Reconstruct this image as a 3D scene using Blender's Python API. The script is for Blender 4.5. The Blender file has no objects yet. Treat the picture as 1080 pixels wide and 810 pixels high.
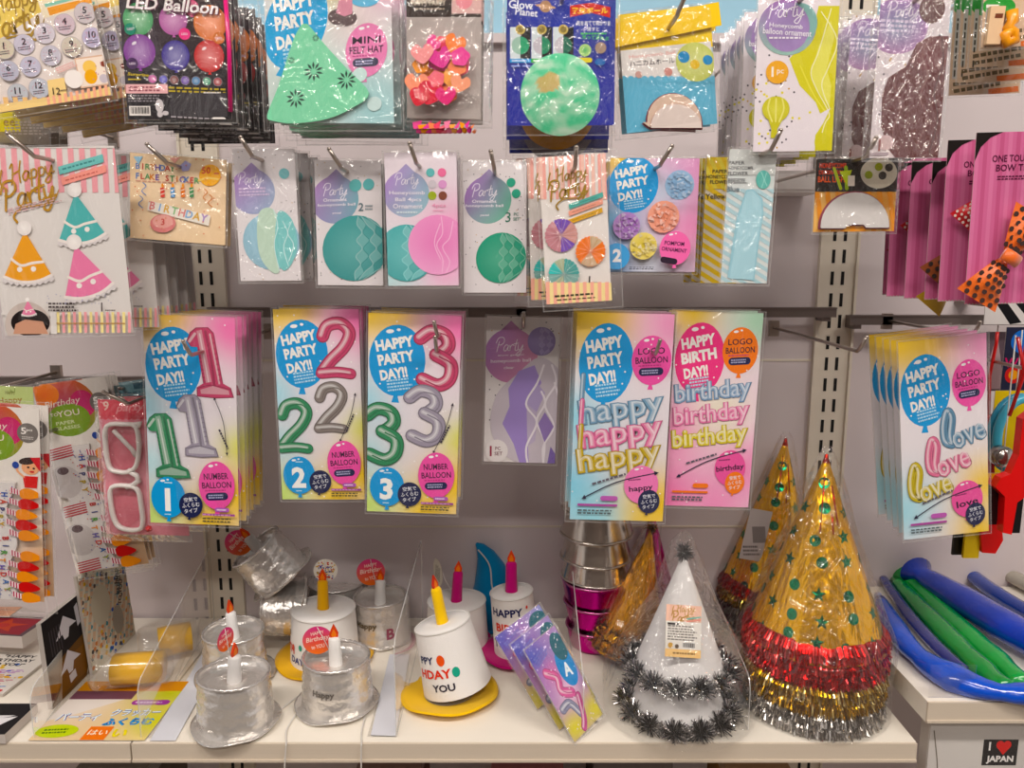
import bpy, math, random
from mathutils import Vector, Matrix, noise

SC = bpy.context.scene
COLL = SC.collection
# ---------------------------------------------------------------- camera, world, lights, exposure
F = 820.0
PITCH = math.radians(9.5)
CAM = Vector((0.0, -1.13, 1.40))
cd = bpy.data.cameras.new('camera')
cd.sensor_width = 36.0
cd.lens = F * 36.0 / 1080.0
cd.clip_start = 0.02
co = bpy.data.objects.new('camera', cd)
COLL.objects.link(co)
co.location = CAM
co.rotation_euler = (math.pi / 2 - PITCH, 0, 0)
SC.camera = co

W = bpy.data.worlds.new('shop_air')
SC.world = W
W.use_nodes = True
W.node_tree.nodes['Background'].inputs[0].default_value = (1.0, 0.93, 0.90, 1)
W.node_tree.nodes['Background'].inputs[1].default_value = 0.55

SC.view_settings.view_transform = 'Standard'
SC.view_settings.look = 'None'
SC.view_settings.exposure = 0.13
SC.view_settings.gamma = 1.0
SC.view_settings.use_curve_mapping = False
SC.cycles.transparent_max_bounces = 32
SC.cycles.max_bounces = 8

def area(name, loc, sx, sy, power, col=(1, .93, .86), aim=None):
    l = bpy.data.lights.new(name, 'AREA')
    l.shape = 'RECTANGLE'; l.size = sx; l.size_y = sy; l.energy = power; l.color = col
    o = bpy.data.objects.new(name, l); COLL.objects.link(o); o.location = loc
    if aim is not None:
        o.rotation_euler = (Vector(aim) - Vector(loc)).to_track_quat('-Z', 'Y').to_euler()
    return o
LAMPS = [(-0.75, -1.35), (0.95, -1.35), (0.1, -2.6)]
for i, (lx, ly) in enumerate(LAMPS):
    area('ceiling_tube_light', (lx, ly, 2.735), 1.2, 0.16, 21)

# ---------------------------------------------------------------- helpers
def ray(px, py):
    x = (px - 540) / F; z = -(py - 405) / F
    return Vector((x, math.cos(PITCH) + z * math.sin(PITCH), -math.sin(PITCH) + z * math.cos(PITCH)))
def at(px, py, Y):
    d = ray(px, py); return CAM + d * ((Y - CAM.y) / d.y)
def on(px, py, Z):
    d = ray(px, py); return CAM + d * ((Z - CAM.z) / d.z)
_cc = {}
def C(h):
    if isinstance(h, tuple): return h
    if h not in _cc:
        s = h.lstrip('#')
        if len(s) == 3: s = ''.join(q * 2 for q in s)
        r = []
        for i in (0, 2, 4):
            v = int(s[i:i + 2], 16) / 255
            r.append(v / 12.92 if v <= .04045 else ((v + .055) / 1.055) ** 2.4)
        r = [q ** 1.10 for q in r]; m_ = .3 * r[0] + .6 * r[1] + .1 * r[2]
        _cc[h] = tuple(max(0, min(.93, m_ + (q - m_) * 1.14)) for q in r)
    return _cc[h]
def mix(a, b, t):
    a = C(a); b = C(b)
    return tuple(a[i] + (b[i] - a[i]) * t for i in range(3))

def nodes(name):
    m = bpy.data.materials.new(name); m.use_nodes = True
    nt = m.node_tree; nt.nodes.clear()
    out = nt.nodes.new('ShaderNodeOutputMaterial')
    return m, nt, out
def N(nt, t, **kw):
    n = nt.nodes.new(t)
    for k, v in kw.items():
        if k in n.inputs: n.inputs[k].default_value = v
        else: setattr(n, k, v)
    return n
def surf(name, color=None, rough=.5, metal=0, bump=0, bscale=80, bdist=.001, stretch=(1, 1, 1), coat=0, spec=.5, detail=3, trans=0, sheen=0, var=0, vscale=8):
    """procedural principled material; color None reads the printed / dyed colour stored on the mesh"""
    m, nt, out = nodes(name)
    p = N(nt, 'ShaderNodeBsdfPrincipled')
    nt.links.new(p.outputs[0], out.inputs[0])
    p.inputs['Roughness'].default_value = rough; p.inputs['Metallic'].default_value = metal
    p.inputs['Coat Weight'].default_value = coat; p.inputs['Specular IOR Level'].default_value = spec
    p.inputs['Coat Roughness'].default_value = .12
    p.inputs['Transmission Weight'].default_value = trans
    p.inputs['Sheen Weight'].default_value = sheen
    tc = N(nt, 'ShaderNodeTexCoord'); mp = N(nt, 'ShaderNodeMapping')
    mp.inputs['Scale'].default_value = stretch
    nt.links.new(tc.outputs['Object'], mp.inputs[0])
    if color is None:
        a = N(nt, 'ShaderNodeAttribute', attribute_name='Col'); src = a.outputs['Color']
    else:
        r = N(nt, 'ShaderNodeRGB'); r.outputs[0].default_value = (*C(color), 1); src = r.outputs[0]
    if var:
        n2 = N(nt, 'ShaderNodeTexNoise', Scale=vscale, Detail=5.0)
        nt.links.new(mp.outputs[0], n2.inputs['Vector'])
        mr = N(nt, 'ShaderNodeMapRange'); mr.inputs[3].default_value = 1 - var; mr.inputs[4].default_value = 1 + var
        nt.links.new(n2.outputs[0], mr.inputs[0])
        mm = N(nt, 'ShaderNodeVectorMath', operation='SCALE')
        nt.links.new(src, mm.inputs[0]); nt.links.new(mr.outputs[0], mm.inputs['Scale']); src = mm.outputs[0]
    nt.links.new(src, p.inputs['Base Color'])
    if bump:
        n1 = N(nt, 'ShaderNodeTexNoise', Scale=bscale, Detail=float(detail))
        nt.links.new(mp.outputs[0], n1.inputs['Vector'])
        b = N(nt, 'ShaderNodeBump', Strength=bump, Distance=bdist)
        nt.links.new(n1.outputs[0], b.inputs['Height']); nt.links.new(b.outputs[0], p.inputs['Normal'])
    return m

def film(name, amount=.05, tint=(1, 1, 1), rough=.10, bscale=45, bdist=.004, haze=.015, stretch=(1, 1, .45), ridge=False):
    """clear crinkled plastic film"""
    m, nt, out = nodes(name)
    tc = N(nt, 'ShaderNodeTexCoord'); oi = N(nt, 'ShaderNodeObjectInfo')
    mp = N(nt, 'ShaderNodeMapping'); mp.inputs['Scale'].default_value = stretch
    ad = N(nt, 'ShaderNodeVectorMath', operation='ADD')
    nt.links.new(tc.outputs['Object'], mp.inputs[0])
    nt.links.new(mp.outputs[0], ad.inputs[0]); nt.links.new(oi.outputs['Location'], ad.inputs[1])
    n1 = N(nt, 'ShaderNodeTexNoise', Scale=float(bscale), Detail=2.5, Distortion=1.2)
    nt.links.new(ad.outputs[0], n1.inputs['Vector'])
    b = N(nt, 'ShaderNodeBump', Strength=1.0, Distance=bdist)
    if ridge:
        s1 = N(nt, 'ShaderNodeMath', operation='SUBTRACT'); s1.inputs[1].default_value = .5
        s2 = N(nt, 'ShaderNodeMath', operation='ABSOLUTE')
        s3 = N(nt, 'ShaderNodeMath', operation='POWER'); s3.inputs[1].default_value = .7
        nt.links.new(n1.outputs[0], s1.inputs[0]); nt.links.new(s1.outputs[0], s2.inputs[0]); nt.links.new(s2.outputs[0], s3.inputs[0]); nt.links.new(s3.outputs[0], b.inputs['Height'])
    else:
        nt.links.new(n1.outputs[0], b.inputs['Height'])
    tr = N(nt, 'ShaderNodeBsdfTransparent', Color=(*tint, 1))
    gl = N(nt, 'ShaderNodeBsdfGlossy', Roughness=rough)
    gl.inputs['Color'].default_value = (1, .98, .96, 1)
    nt.links.new(b.outputs[0], gl.inputs['Normal'])
    fr = N(nt, 'ShaderNodeFresnel', IOR=1.3)
    mr = N(nt, 'ShaderNodeMapRange'); mr.inputs[3].default_value = amount; mr.inputs[4].default_value = .35
    nt.links.new(fr.outputs[0], mr.inputs[0])
    df = N(nt, 'ShaderNodeBsdfDiffuse', Color=(.9, .88, .87, 1))
    m1 = N(nt, 'ShaderNodeMixShader', Fac=haze)
    nt.links.new(tr.outputs[0], m1.inputs[1]); nt.links.new(df.outputs[0], m1.inputs[2])
    m2 = N(nt, 'ShaderNodeMixShader')
    nt.links.new(mr.outputs[0], m2.inputs[0]); nt.links.new(m1.outputs[0], m2.inputs[1]); nt.links.new(gl.outputs[0], m2.inputs[2])
    nt.links.new(m2.outputs[0], out.inputs[0])
    return m

PRINT = surf('printed_card', None, rough=.5, bump=.1, bscale=300, bdist=.0002, spec=.18)
CARDW = surf('white_board', '#c9c2bd', rough=.7)
FELT = surf('dyed_felt', None, rough=.95, bump=.6, bscale=900, bdist=.0006, spec=.1, sheen=.2)
FOIL = surf('crinkled_foil', None, rough=.24, metal=.68, bump=.8, bscale=42, bdist=.006, detail=5)
FOILG = surf('pleated_gold_foil', None, rough=.24, metal=.78, bump=1.0, bscale=50, bdist=.008, detail=3, stretch=(1, 1, .10))
FOILS = surf('smooth_foil', None, rough=.22, metal=.9, bump=.35, bscale=30, bdist=.003)
TINSEL = surf('tinsel', None, rough=.2, metal=.9)
PLAS = surf('moulded_plastic', None, rough=.3, spec=.5, coat=.3)
SATIN = surf('satin_ribbon', None, rough=.4, sheen=.4, bump=.3, bscale=500, bdist=.0004)
TUBEP = surf('glossy_inflatable_plastic', None, rough=.16, coat=.6, bump=.7, bscale=28, bdist=.006, stretch=(1, 1, 1))
WIRE = surf('chromed_wire', '#b9aea6', rough=.28, metal=.95)
WIRED = surf('dull_steel', '#8a807c', rough=.4, metal=.8)
WALLM = surf('painted_steel_panel', '#d6cccd', rough=.55, bump=.08, bscale=300, bdist=.0003, var=.02, vscale=3)
POSTM = surf('cream_steel_post', '#ded5c8', rough=.5, bump=.05, bscale=300, bdist=.0003)
DARK = surf('slot_shadow_gap', '#1b1817', rough=.9)
BLUEP = surf('pale_blue_board', '#a9cfe2', rough=.6, var=.03)
SHELFM = surf('cream_laminate', '#efe8dd', rough=.45, bump=.1, bscale=60, bdist=.0003, stretch=(1, 12, 1), var=.025, vscale=14)
EDGEM = surf('shelf_edge_laminate', '#d3c7b8', rough=.5, bump=.1, bscale=60, bdist=.0003, stretch=(.3, 1, 14), var=.04, vscale=30)
FLOORM = surf('vinyl_floor', '#8f867c', rough=.35, var=.05)
OPPM = surf('dark_reflection_backdrop', '#5e5450', rough=.7, var=.5, vscale=3)  # mottled dark colour for the added wall mirrored in foil and film
CEILM = surf('ceiling_board', '#dcd8d2', rough=.8, bump=.2, bscale=200)
FILM = film('clear_bag_film')
FILMC = film('crinkly_bag_film', amount=.05, rough=.10, bscale=34, bdist=.010, haze=.02, stretch=(1, 1, .7), ridge=True)
SEAM = film('bag_welded_seam', amount=.08, rough=.2, haze=.14)
ACRYL = film('clear_divider_plastic', amount=.02, rough=.03, bscale=2, bdist=.001, haze=.012)
ACRYLE = film('divider_edge_plastic', amount=.2, rough=.1, haze=.5, tint=(.8, .86, .86))
CORD = surf('elastic_cord', '#d9d4cf', rough=.7)
LAMPM, _nt, _o = nodes('fluorescent_diffuser')
_e = N(_nt, 'ShaderNodeEmission', Strength=6.0); _e.inputs[0].default_value = (1, .95, .88, 1)
_nt.links.new(_e.outputs[0], _o.inputs[0])

class MB:
    """collects coloured polygons and links them as ONE mesh object"""
    def __init__(s): s.v = []; s.f = []; s.c = []; s.m = []; s.sm = []
    def add(s, vs, fs, col, mat=0, X=None, smooth=False):
        b = len(s.v)
        s.v += [tuple(X @ Vector(p)) if X else tuple(p) for p in vs]
        if not (isinstance(col, list)): col = C(col)
        for f in fs:
            s.f.append([i + b for i in f])
            s.c.append([C(col[i]) for i in f] if isinstance(col, list) else col)
            s.m.append(mat); s.sm.append(smooth)
    def box(s, x0, x1, y0, y1, z0, z1, col='#ffffff', mat=0, X=None):
        v = [(x, y, z) for x in (x0, x1) for y in (y0, y1) for z in (z0, z1)]
        s.add(v, [(0, 1, 3, 2), (4, 6, 7, 5), (0, 4, 5, 1), (2, 3, 7, 6), (0, 2, 6, 4), (1, 5, 7, 3)], col, mat, X)
    def tube(s, pts, r, col='#ffffff', mat=0, n=8, X=None, caps=True, flat=1.0):
        pts = [Vector(p) for p in pts]; rr = r if isinstance(r, (list, tuple)) else [r] * len(pts)
        vs = []; up = None
        for i, p in enumerate(pts):
            t = (pts[min(i + 1, len(pts) - 1)] - pts[max(i - 1, 0)]).normalized()
            if up is None:
                up = Vector((0, 0, 1)) if abs(t.z) < .9 else Vector((0, 1, 0))
            a = t.cross(up).normalized(); b = a.cross(t).normalized(); up = b
            for k in range(n):
                an = 2 * math.pi * k / n
                vs.append(p + a * (math.cos(an) * rr[i]) + b * (math.sin(an) * rr[i] * flat))
        fs = []
        for i in range(len(pts) - 1):
            for k in range(n):
                fs.append((i * n + k, i * n + (k + 1) % n, (i + 1) * n + (k + 1) % n, (i + 1) * n + k))
        if caps:
            fs.append(tuple(range(n))[::-1]); fs.append(tuple((len(pts) - 1) * n + k for k in range(n)))
        s.add(vs, fs, col, mat, X, True)
    def lathe(s, prof, n=40, col='#ffffff', mat=0, X=None, wob=None, smooth=True, cols=None):
        """prof: (r, z) list; wob(angle, i) multiplies the radius"""
        vs = []; cl = []
        for i, (r, z) in enumerate(prof):
            for k in range(n):
                a = 2 * math.pi * k / n
                q = r * (wob(a, i) if wob else 1)
                vs.append((q * math.cos(a), q * math.sin(a), z)); cl.append(cols[i] if cols else col)
        fs = [(i * n + k, i * n + (k + 1) % n, (i + 1) * n + (k + 1) % n, (i + 1) * n + k) for i in range(len(prof) - 1) for k in range(n)]
        s.add(vs, fs, cl if cols else col, mat, X, smooth)
    def disc(s, r, z, n=32, col='#fff', mat=0, X=None, ry=None):
        s.add([(r * math.cos(2 * math.pi * k / n), (ry or r) * math.sin(2 * math.pi * k / n), z) for k in range(n)], [tuple(range(n))], col, mat, X)
    def build(s, name, mats, parent=None, X=None):
        me = bpy.data.meshes.new(name)
        me.from_pydata(s.v, [], s.f)
        if not isinstance(mats, (list, tuple)): mats = [mats]
        for m in mats: me.materials.append(m)
        me.polygons.foreach_set('material_index', s.m)
        me.polygons.foreach_set('use_smooth', s.sm)
        at_ = me.color_attributes.new('Col', 'FLOAT_COLOR', 'CORNER')
        buf = []
        for f, c in zip(s.f, s.c):
            if isinstance(c, list):
                for q in c: buf += (q[0], q[1], q[2], 1.0)
            else: buf += (c[0], c[1], c[2], 1.0) * len(f)
        at_.data.foreach_set('color', buf)
        me.update()
        o = bpy.data.objects.new(name, me); COLL.objects.link(o)
        if parent: o.parent = parent
        if X is not None: o.matrix_basis = X
        return o
def tag(o, label=None, cat=None, group=None, kind=None):
    if label: o['label'] = label
    if cat: o['category'] = cat
    if group: o['group'] = group
    if kind: o['kind'] = kind
    return o
def empty(name, X, label, cat, group=None):
    o = bpy.data.objects.new(name, None); COLL.objects.link(o); o.empty_display_size = .02
    if isinstance(X, Matrix): o.matrix_world = X
    else: o.location = X
    return tag(o, label, cat, group)
def dup(root, X, label=None, group=None):
    r = root.copy(); COLL.objects.link(r); r.matrix_world = X
    if label: r['label'] = label
    if group: r['group'] = group
    for ch in [c for c in bpy.data.objects if c.parent == root]:
        c = ch.copy(); COLL.objects.link(c); c.parent = r
        for g in [q for q in bpy.data.objects if q.parent == ch]:
            d = g.copy(); COLL.objects.link(d); d.parent = c
    return r
def T3(x, y, z): return Matrix.Translation((x, y, z))
def R3(a, ax): return Matrix.Rotation(math.radians(a), 4, ax)

# ---------------------------------------------------------------- printed artwork as flat coloured polygons
_tc = {}
def glyphs(body, bold=0.0, shear=0.0, sp=1.0):
    k = (body, bold, shear, sp)
    if k not in _tc:
        cu = bpy.data.curves.new('lettering', 'FONT')
        cu.body = body; cu.resolution_u = 2; cu.offset = bold; cu.shear = shear; cu.space_character = sp
        cu.fill_mode = 'FRONT'
        o = bpy.data.objects.new('lettering', cu); COLL.objects.link(o)
        me = bpy.data.meshes.new_from_object(o)
        vs = [(v.co.x, v.co.y) for v in me.vertices]; fs = [tuple(p.vertices) for p in me.polygons]
        bpy.data.objects.remove(o); bpy.data.curves.remove(cu); bpy.data.meshes.remove(me)
        xs = [p[0] for p in vs]; ys = [p[1] for p in vs]
        _tc[k] = (vs, fs, min(xs), max(xs), min(ys), max(ys))
    return _tc[k]
def smoothpath(pts, closed=False, n=6):
    P = [Vector(p).to_2d() for p in pts]; out = []
    L = len(P); rng = range(L if closed else L - 1)
    for i in rng:
        p1 = P[i]; p2 = P[(i + 1) % L]
        p0 = P[(i - 1) % L] if (closed or i > 0) else p1; p3 = P[(i + 2) % L] if (closed or i + 2 < L) else p2
        for k in range(n):
            t = k / n
            out.append(.5 * ((2 * p1) + (p2 - p0) * t + (2 * p0 - 5 * p1 + 4 * p2 - p3) * t * t + (3 * p1 - p0 - 3 * p2 + p3) * t ** 3))
    if not closed: out.append(P[-1])
    return [(q.x, q.y) for q in out]

class Art:
    STEP = 0.00003
    def __init__(s, TL, TR, BL, Y, view=None):
        if view:
            x0, y0, k = view
            TL, TR, BL = [(x0 + p[0] / k, y0 + p[1] / k) for p in (TL, TR, BL)]
        s.TL, s.TR, s.BL, s.Y = TL, TR, BL, Y
        a, b, c = at(*TL, Y), at(*TR, Y), at(*BL, Y)
        s.w = (b - a).length; s.h = (c - a).length
        s.a, s.b = a, b
        s.roll = math.atan2((b - a).z, (b - a).x)
        s.X = Matrix.Translation((a + b) / 2) @ Matrix.Rotation(-s.roll, 4, 'Y')
        s.setup()
        if view: s.view(*view)
        else: s.view(0, 0, 1)
    @classmethod
    def sized(cls, w, h, X):
        s = cls.__new__(cls); s.w, s.h, s.X = w, h, X; s.TL, s.TR, s.BL = (0, 0), (1000 * w, 0), (0, 1000 * h)
        s.setup(); s.view(0, 0, 1); return s
    def setup(s):
        s.mb = MB(); s.layer = 0
        e1 = (s.TR[0] - s.TL[0], s.TR[1] - s.TL[1]); e2 = (s.BL[0] - s.TL[0], s.BL[1] - s.TL[1])
        s.e1, s.e2 = e1, e2; s.det = e1[0] * e2[1] - e1[1] * e2[0]
    def view(s, x0, y0, k): s.mode = ('v', x0, y0, k); return s
    def frame(s, Wf, Hf): s.mode = ('f', Wf, Hf); return s
    def uv(s, x, y):
        if s.mode[0] == 'f': return x / s.mode[1], y / s.mode[2]
        _, x0, y0, k = s.mode
        px, py = x0 + x / k - s.TL[0], y0 + y / k - s.TL[1]
        return (px * s.e2[1] - py * s.e2[0]) / s.det, (py * s.e1[0] - px * s.e1[1]) / s.det
    def raw(s, vs, fs, col, clip=True):
        """vs in art coordinates"""
        s.layer += 1
        y = -s.layer * s.STEP
        U = [s.uv(*p) for p in vs]
        cl = col if isinstance(col, list) else None
        inside = all(-1e-6 <= u <= 1.000001 and -1e-6 <= v <= 1.000001 for u, v in U)
        w, h = s.w, s.h
        if inside or not clip:
            s.mb.add([((u - .5) * w, y, -v * h) for u, v in U], fs, col)
            return
        cb = None if cl else C(col)
        V = []; Fs = []; Cs = []
        for f in fs:
            P = [(U[i][0], U[i][1]) + tuple(C(cl[i]) if cl else cb) for i in f]
            for ax, lim, sg in ((0, 0, 1), (0, 1, -1), (1, 0, 1), (1, 1, -1)):
                Q = []
                for i in range(len(P)):
                    a, b = P[i - 1], P[i]
                    da, db = (a[ax] - lim) * sg, (b[ax] - lim) * sg
                    if (da >= 0) != (db >= 0):
                        t = da / (da - db); Q.append(tuple(a[k] + (b[k] - a[k]) * t for k in range(5)))
                    if db >= 0: Q.append(b)
                P = Q
                if len(P) < 3: break
            if len(P) >= 3:
                b0 = len(V)
                V += [((p[0] - .5) * w, y, -p[1] * h) for p in P]; Cs += [p[2:] for p in P]
                Fs.append(tuple(range(b0, b0 + len(P))))
        if Fs: s.mb.add(V, Fs, Cs)
    def bg(s, base, blobs=(), nx=10, ny=22):
        m = s.mode; s.frame(1, 1)
        vs = []; cs = []
        for j in range(ny + 1):
            for i in range(nx + 1):
                u, v = i / nx, j / ny; c = C(base)
                for (bu, bv, br, bc) in blobs:
                    d = math.hypot((u - bu), (v - bv) * s.h / s.w) / br
                    c = mix(c, bc, math.exp(-d * d * 1.5))
                vs.append((u, v)); cs.append(c)
        s.raw(vs, [(j * (nx + 1) + i, j * (nx + 1) + i + 1, (j + 1) * (nx + 1) + i + 1, (j + 1) * (nx + 1) + i) for j in range(ny) for i in range(nx)], cs, False)
        s.mode = m
    def poly(s, pts, col, smooth=False):
        if smooth: pts = smoothpath(pts, True)
        s.raw(pts, [tuple(range(len(pts)))], col)
    def rect(s, x0, y0, x1, y1, col, rot=0):
        cx, cy = (x0 + x1) / 2, (y0 + y1) / 2; c, q = math.cos(math.radians(rot)), math.sin(math.radians(rot))
        P = [(x - cx, y - cy) for x, y in ((x0, y0), (x1, y0), (x1, y1), (x0, y1))]
        s.raw([(cx + x * c + y * q, cy - x * q + y * c) for x, y in P], [(0, 1, 2, 3)], col)
    def rrect(s, cx, cy, w, h, col, rot=0):
        c, q = math.cos(math.radians(rot)), math.sin(math.radians(rot)); P = []
        for sx, a0 in ((1, -90), (-1, 90)):
            for k in range(7):
                a = math.radians(a0 + k * 30)
                P.append((sx * (w / 2 - h / 2) + math.cos(a) * h / 2, math.sin(a) * h / 2))
        s.raw([(cx + x * c + y * q, cy - x * q + y * c) for x, y in P], [tuple(range(14))], col)
    def circ(s, cx, cy, r, col, ry=None, rot=0, col2=None, inner=None, n=28, a0=0, a1=360):
        ry = ry or r; c, q = math.cos(math.radians(rot)), math.sin(math.radians(rot))
        vs = [(cx, cy)]; cs = [C(inner) if inner else (mix(col, col2, .5) if col2 else C(col))]
        full = a1 - a0 >= 360; m = n if full else n + 1
        for k in range(m):
            a = math.radians(a0 + (a1 - a0) * k / n); x, y = r * math.cos(a), ry * math.sin(a)
            vs.append((cx + x * c + y * q, cy - x * q + y * c))
            cs.append(mix(col, col2, (math.sin(a) + 1) / 2) if col2 else C(col))
        s.raw(vs, [(0, k, k % m + 1) for k in range(1, m + 1 if full else m)], cs)
    def stroke(s, pts, w, col, smooth=True, closed=False, cap=True):
        P = smoothpath(pts, closed) if smooth else list(pts)
        n = len(P); vs = []
        for i, p in enumerate(P):
            a = P[(i - 1) % n] if (closed or i > 0) else P[i]; b = P[(i + 1) % n] if (closed or i < n - 1) else P[i]
            dx, dy = b[0] - a[0], b[1] - a[1]; l = math.hypot(dx, dy) or 1
            ww = (w[0] + (w[1] - w[0]) * i / (n - 1)) if isinstance(w, tuple) else w
            vs += [(p[0] - dy / l * ww / 2, p[1] + dx / l * ww / 2), (p[0] + dy / l * ww / 2, p[1] - dx / l * ww / 2)]
        m = n if closed else n - 1
        fs = [(2 * i, 2 * i + 1, 2 * ((i + 1) % n) + 1, 2 * ((i + 1) % n)) for i in range(m)]
        if cap and not closed:
            for (i, sg) in ((0, -1), (n - 1, 1)):
                a, b = (P[1], P[0]) if i == 0 else (P[-2], P[-1])
                dx, dy = b[0] - a[0], b[1] - a[1]; l = math.hypot(dx, dy) or 1
                ww = (w[0 if i == 0 else 1] if isinstance(w, tuple) else w) / 2
                an = math.atan2(dy, dx); b0 = len(vs)
                vs += [(P[i][0] + ww * math.cos(an - math.pi / 2 + math.pi * k / 6), P[i][1] + ww * math.sin(an - math.pi / 2 + math.pi * k / 6)) for k in range(7)]
                fs.append(tuple(range(b0, b0 + 7)))
        s.raw(vs, fs, col)
    def text(s, body, cx, cy, h, col, w=None, rot=0, bold=0.015, shear=0, sp=1.0):
        vs, fs, x0, x1, y0, y1 = glyphs(body, bold, shear, sp)
        ky = h / max(y1 - y0, 1e-6); kx = w / (x1 - x0) if w else ky
        c, q = math.cos(math.radians(rot)), math.sin(math.radians(rot)); mx, my = (x0 + x1) / 2, (y0 + y1) / 2
        V = []
        for x, y in vs:
            X_, Y_ = (x - mx) * kx, -(y - my) * ky
            V.append((cx + X_ * c + Y_ * q, cy - X_ * q + Y_ * c))
        s.raw(V, fs, col)
    def lines(s, cx, cy, w, h, n, col, rot=0, seed=1):
        """rows of print too small to read"""
        rn = random.Random(seed); c, q = math.cos(math.radians(rot)), math.sin(math.radians(rot))
        vs = []; fs = []
        for j in range(n):
            y = (j - (n - 1) / 2) * h / n; x = -w / 2; e = w / 2 * rn.uniform(.7, 1)
            while x < e:
                l = rn.uniform(.04, .12) * w; t = h / n * .27
                b = len(vs)
                for X_, Y_ in ((x, y - t), (min(x + l, e), y - t), (min(x + l, e), y + t), (x, y + t)):
                    vs.append((cx + X_ * c + Y_ * q, cy - X_ * q + Y_ * c))
                fs.append((b, b + 1, b + 2, b + 3)); x += l + .03 * w
        s.raw(vs, fs, col)
    def dots(s, pts, r, col):
        vs = []; fs = []
        for x, y in pts:
            b = len(vs); vs += [(x + r * math.cos(k * 1.0472), y + r * math.sin(k * 1.0472)) for k in range(6)]; fs.append(tuple(range(b, b + 6)))
        s.raw(vs, fs, col)
    def scatter(s, n, r, col, box, seed=3):
        rn = random.Random(seed)
        s.dots([(rn.uniform(box[0], box[2]), rn.uniform(box[1], box[3])) for _ in range(n)], r, col)
    def balloon(s, cx, cy, rx, ry, col, rot=0, hl=True, knot=1):
        c, q = math.cos(math.radians(rot)), math.sin(math.radians(rot))
        def L(x, y): return (cx + x * c + y * q, cy - x * q + y * c)
        s.poly([L(-rx * .06, ry * .95), L(rx * .06, ry * .95), L(rx * .14, ry * (1 + .18 * knot)), L(-rx * .14, ry * (1 + .18 * knot))], col)
        s.circ(cx, cy, rx, col, ry, rot)
        if hl:
            x, y = L(-rx * .3, -ry * .8); s.circ(x, y, rx * .14, '#f3f3f3', ry * .055, rot + 8)
            x, y = L(rx * .0, -ry * .86); s.circ(x, y, rx * .07, '#f3f3f3', ry * .04, rot)
    def foil(s, pts, w, col, closed=False):
        """shiny tube balloon as printed: dark rim, body, bright ridge, wrinkles"""
        d = mix(col, '#101018', .45); l = mix(col, '#ffffff', .55)
        s.stroke(pts, w, d, closed=closed); s.stroke(pts, w * .84, col, closed=closed)
        o = [(x - w * .14, y - w * .1) for x, y in pts]
        s.stroke(o, w * .34, mix(col, '#ffffff', .28), closed=closed); s.stroke(o, w * .12, l, closed=closed)
        o2 = [(x + w * .22, y + w * .1) for x, y in pts]; s.stroke(o2, w * .1, mix(col, '#101018', .3), closed=closed)
    def foiltext(s, body, cx, cy, h, w, col, rot=0):
        s.text(body, cx, cy, h * 1.06, mix(col, '#151520', .40), w * 1.03, rot, bold=.07)
        s.text(body, cx - .5, cy - .5, h * 1.02, col, w, rot, bold=.05)
        s.text(body, cx - 1.5, cy - 2, h * .98, mix(col, '#ffffff', .28), w * .98, rot, bold=.012)
        s.text(body, cx - 2, cy - 2.5, h * .96, mix(col, '#ffffff', .6), w * .975, rot, bold=-.018)
    def honey(s, cx, cy, r, col, seam=0.0, k=5, a0=0, a1=360, line=None):
        """tissue honeycomb ball: soft disc with a lattice of meridian folds"""
        s.circ(cx, cy, r, mix(col, '#303040', .10), col2=mix(col, '#303040', .22), inner=mix(col, '#ffffff', .08))
        seam = seam + .22; k = max(2, k - 2)
        def mer(i):
            out = []
            for j in range(9):
                t = -.985 + 1.97 * j / 8; a = (i + (.42 if (j + i) % 2 else -.42)) / (k + 1.6)
                out.append((cx + seam * r * math.sqrt(1 - t * t) + r * math.sqrt(1 - t * t) * a, cy + r * t))
            return smoothpath(out)
        for i in range(-1, k, 2): s.poly(mer(i) + mer(i + 1)[::-1], mix(col, '#ffffff', .13))
        l = line or mix(col, '#ffffff', .32); dk = mix(col, '#203038', .28)
        for i in range(-1, k + 1):
            pts = []; m = 9
            for j in range(m):
                t = -0.97 + 1.94 * j / (m - 1); a = (i + (.42 if (j + i) % 2 else -.42)) / (k + 1.6)
                pts.append((cx + seam * r * math.sqrt(1 - t * t) + r * math.sqrt(1 - t * t) * a, cy + r * t))
            s.stroke(pts, r * .022, l if i % 2 else dk, cap=False)
    def arrow(s, pts, w, col, hd=4):
        P = smoothpath(pts); s.stroke(pts, w, col)
        for a, b in ((P[3], P[0]), (P[-4], P[-1])):
            dx, dy = b[0] - a[0], b[1] - a[1]; l = math.hypot(dx, dy); dx /= l; dy /= l
            s.poly([(b[0] + dx * hd, b[1] + dy * hd), (b[0] - dx * hd - dy * hd, b[1] - dy * hd + dx * hd), (b[0] - dx * hd + dy * hd, b[1] - dy * hd - dx * hd)], col)

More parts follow.
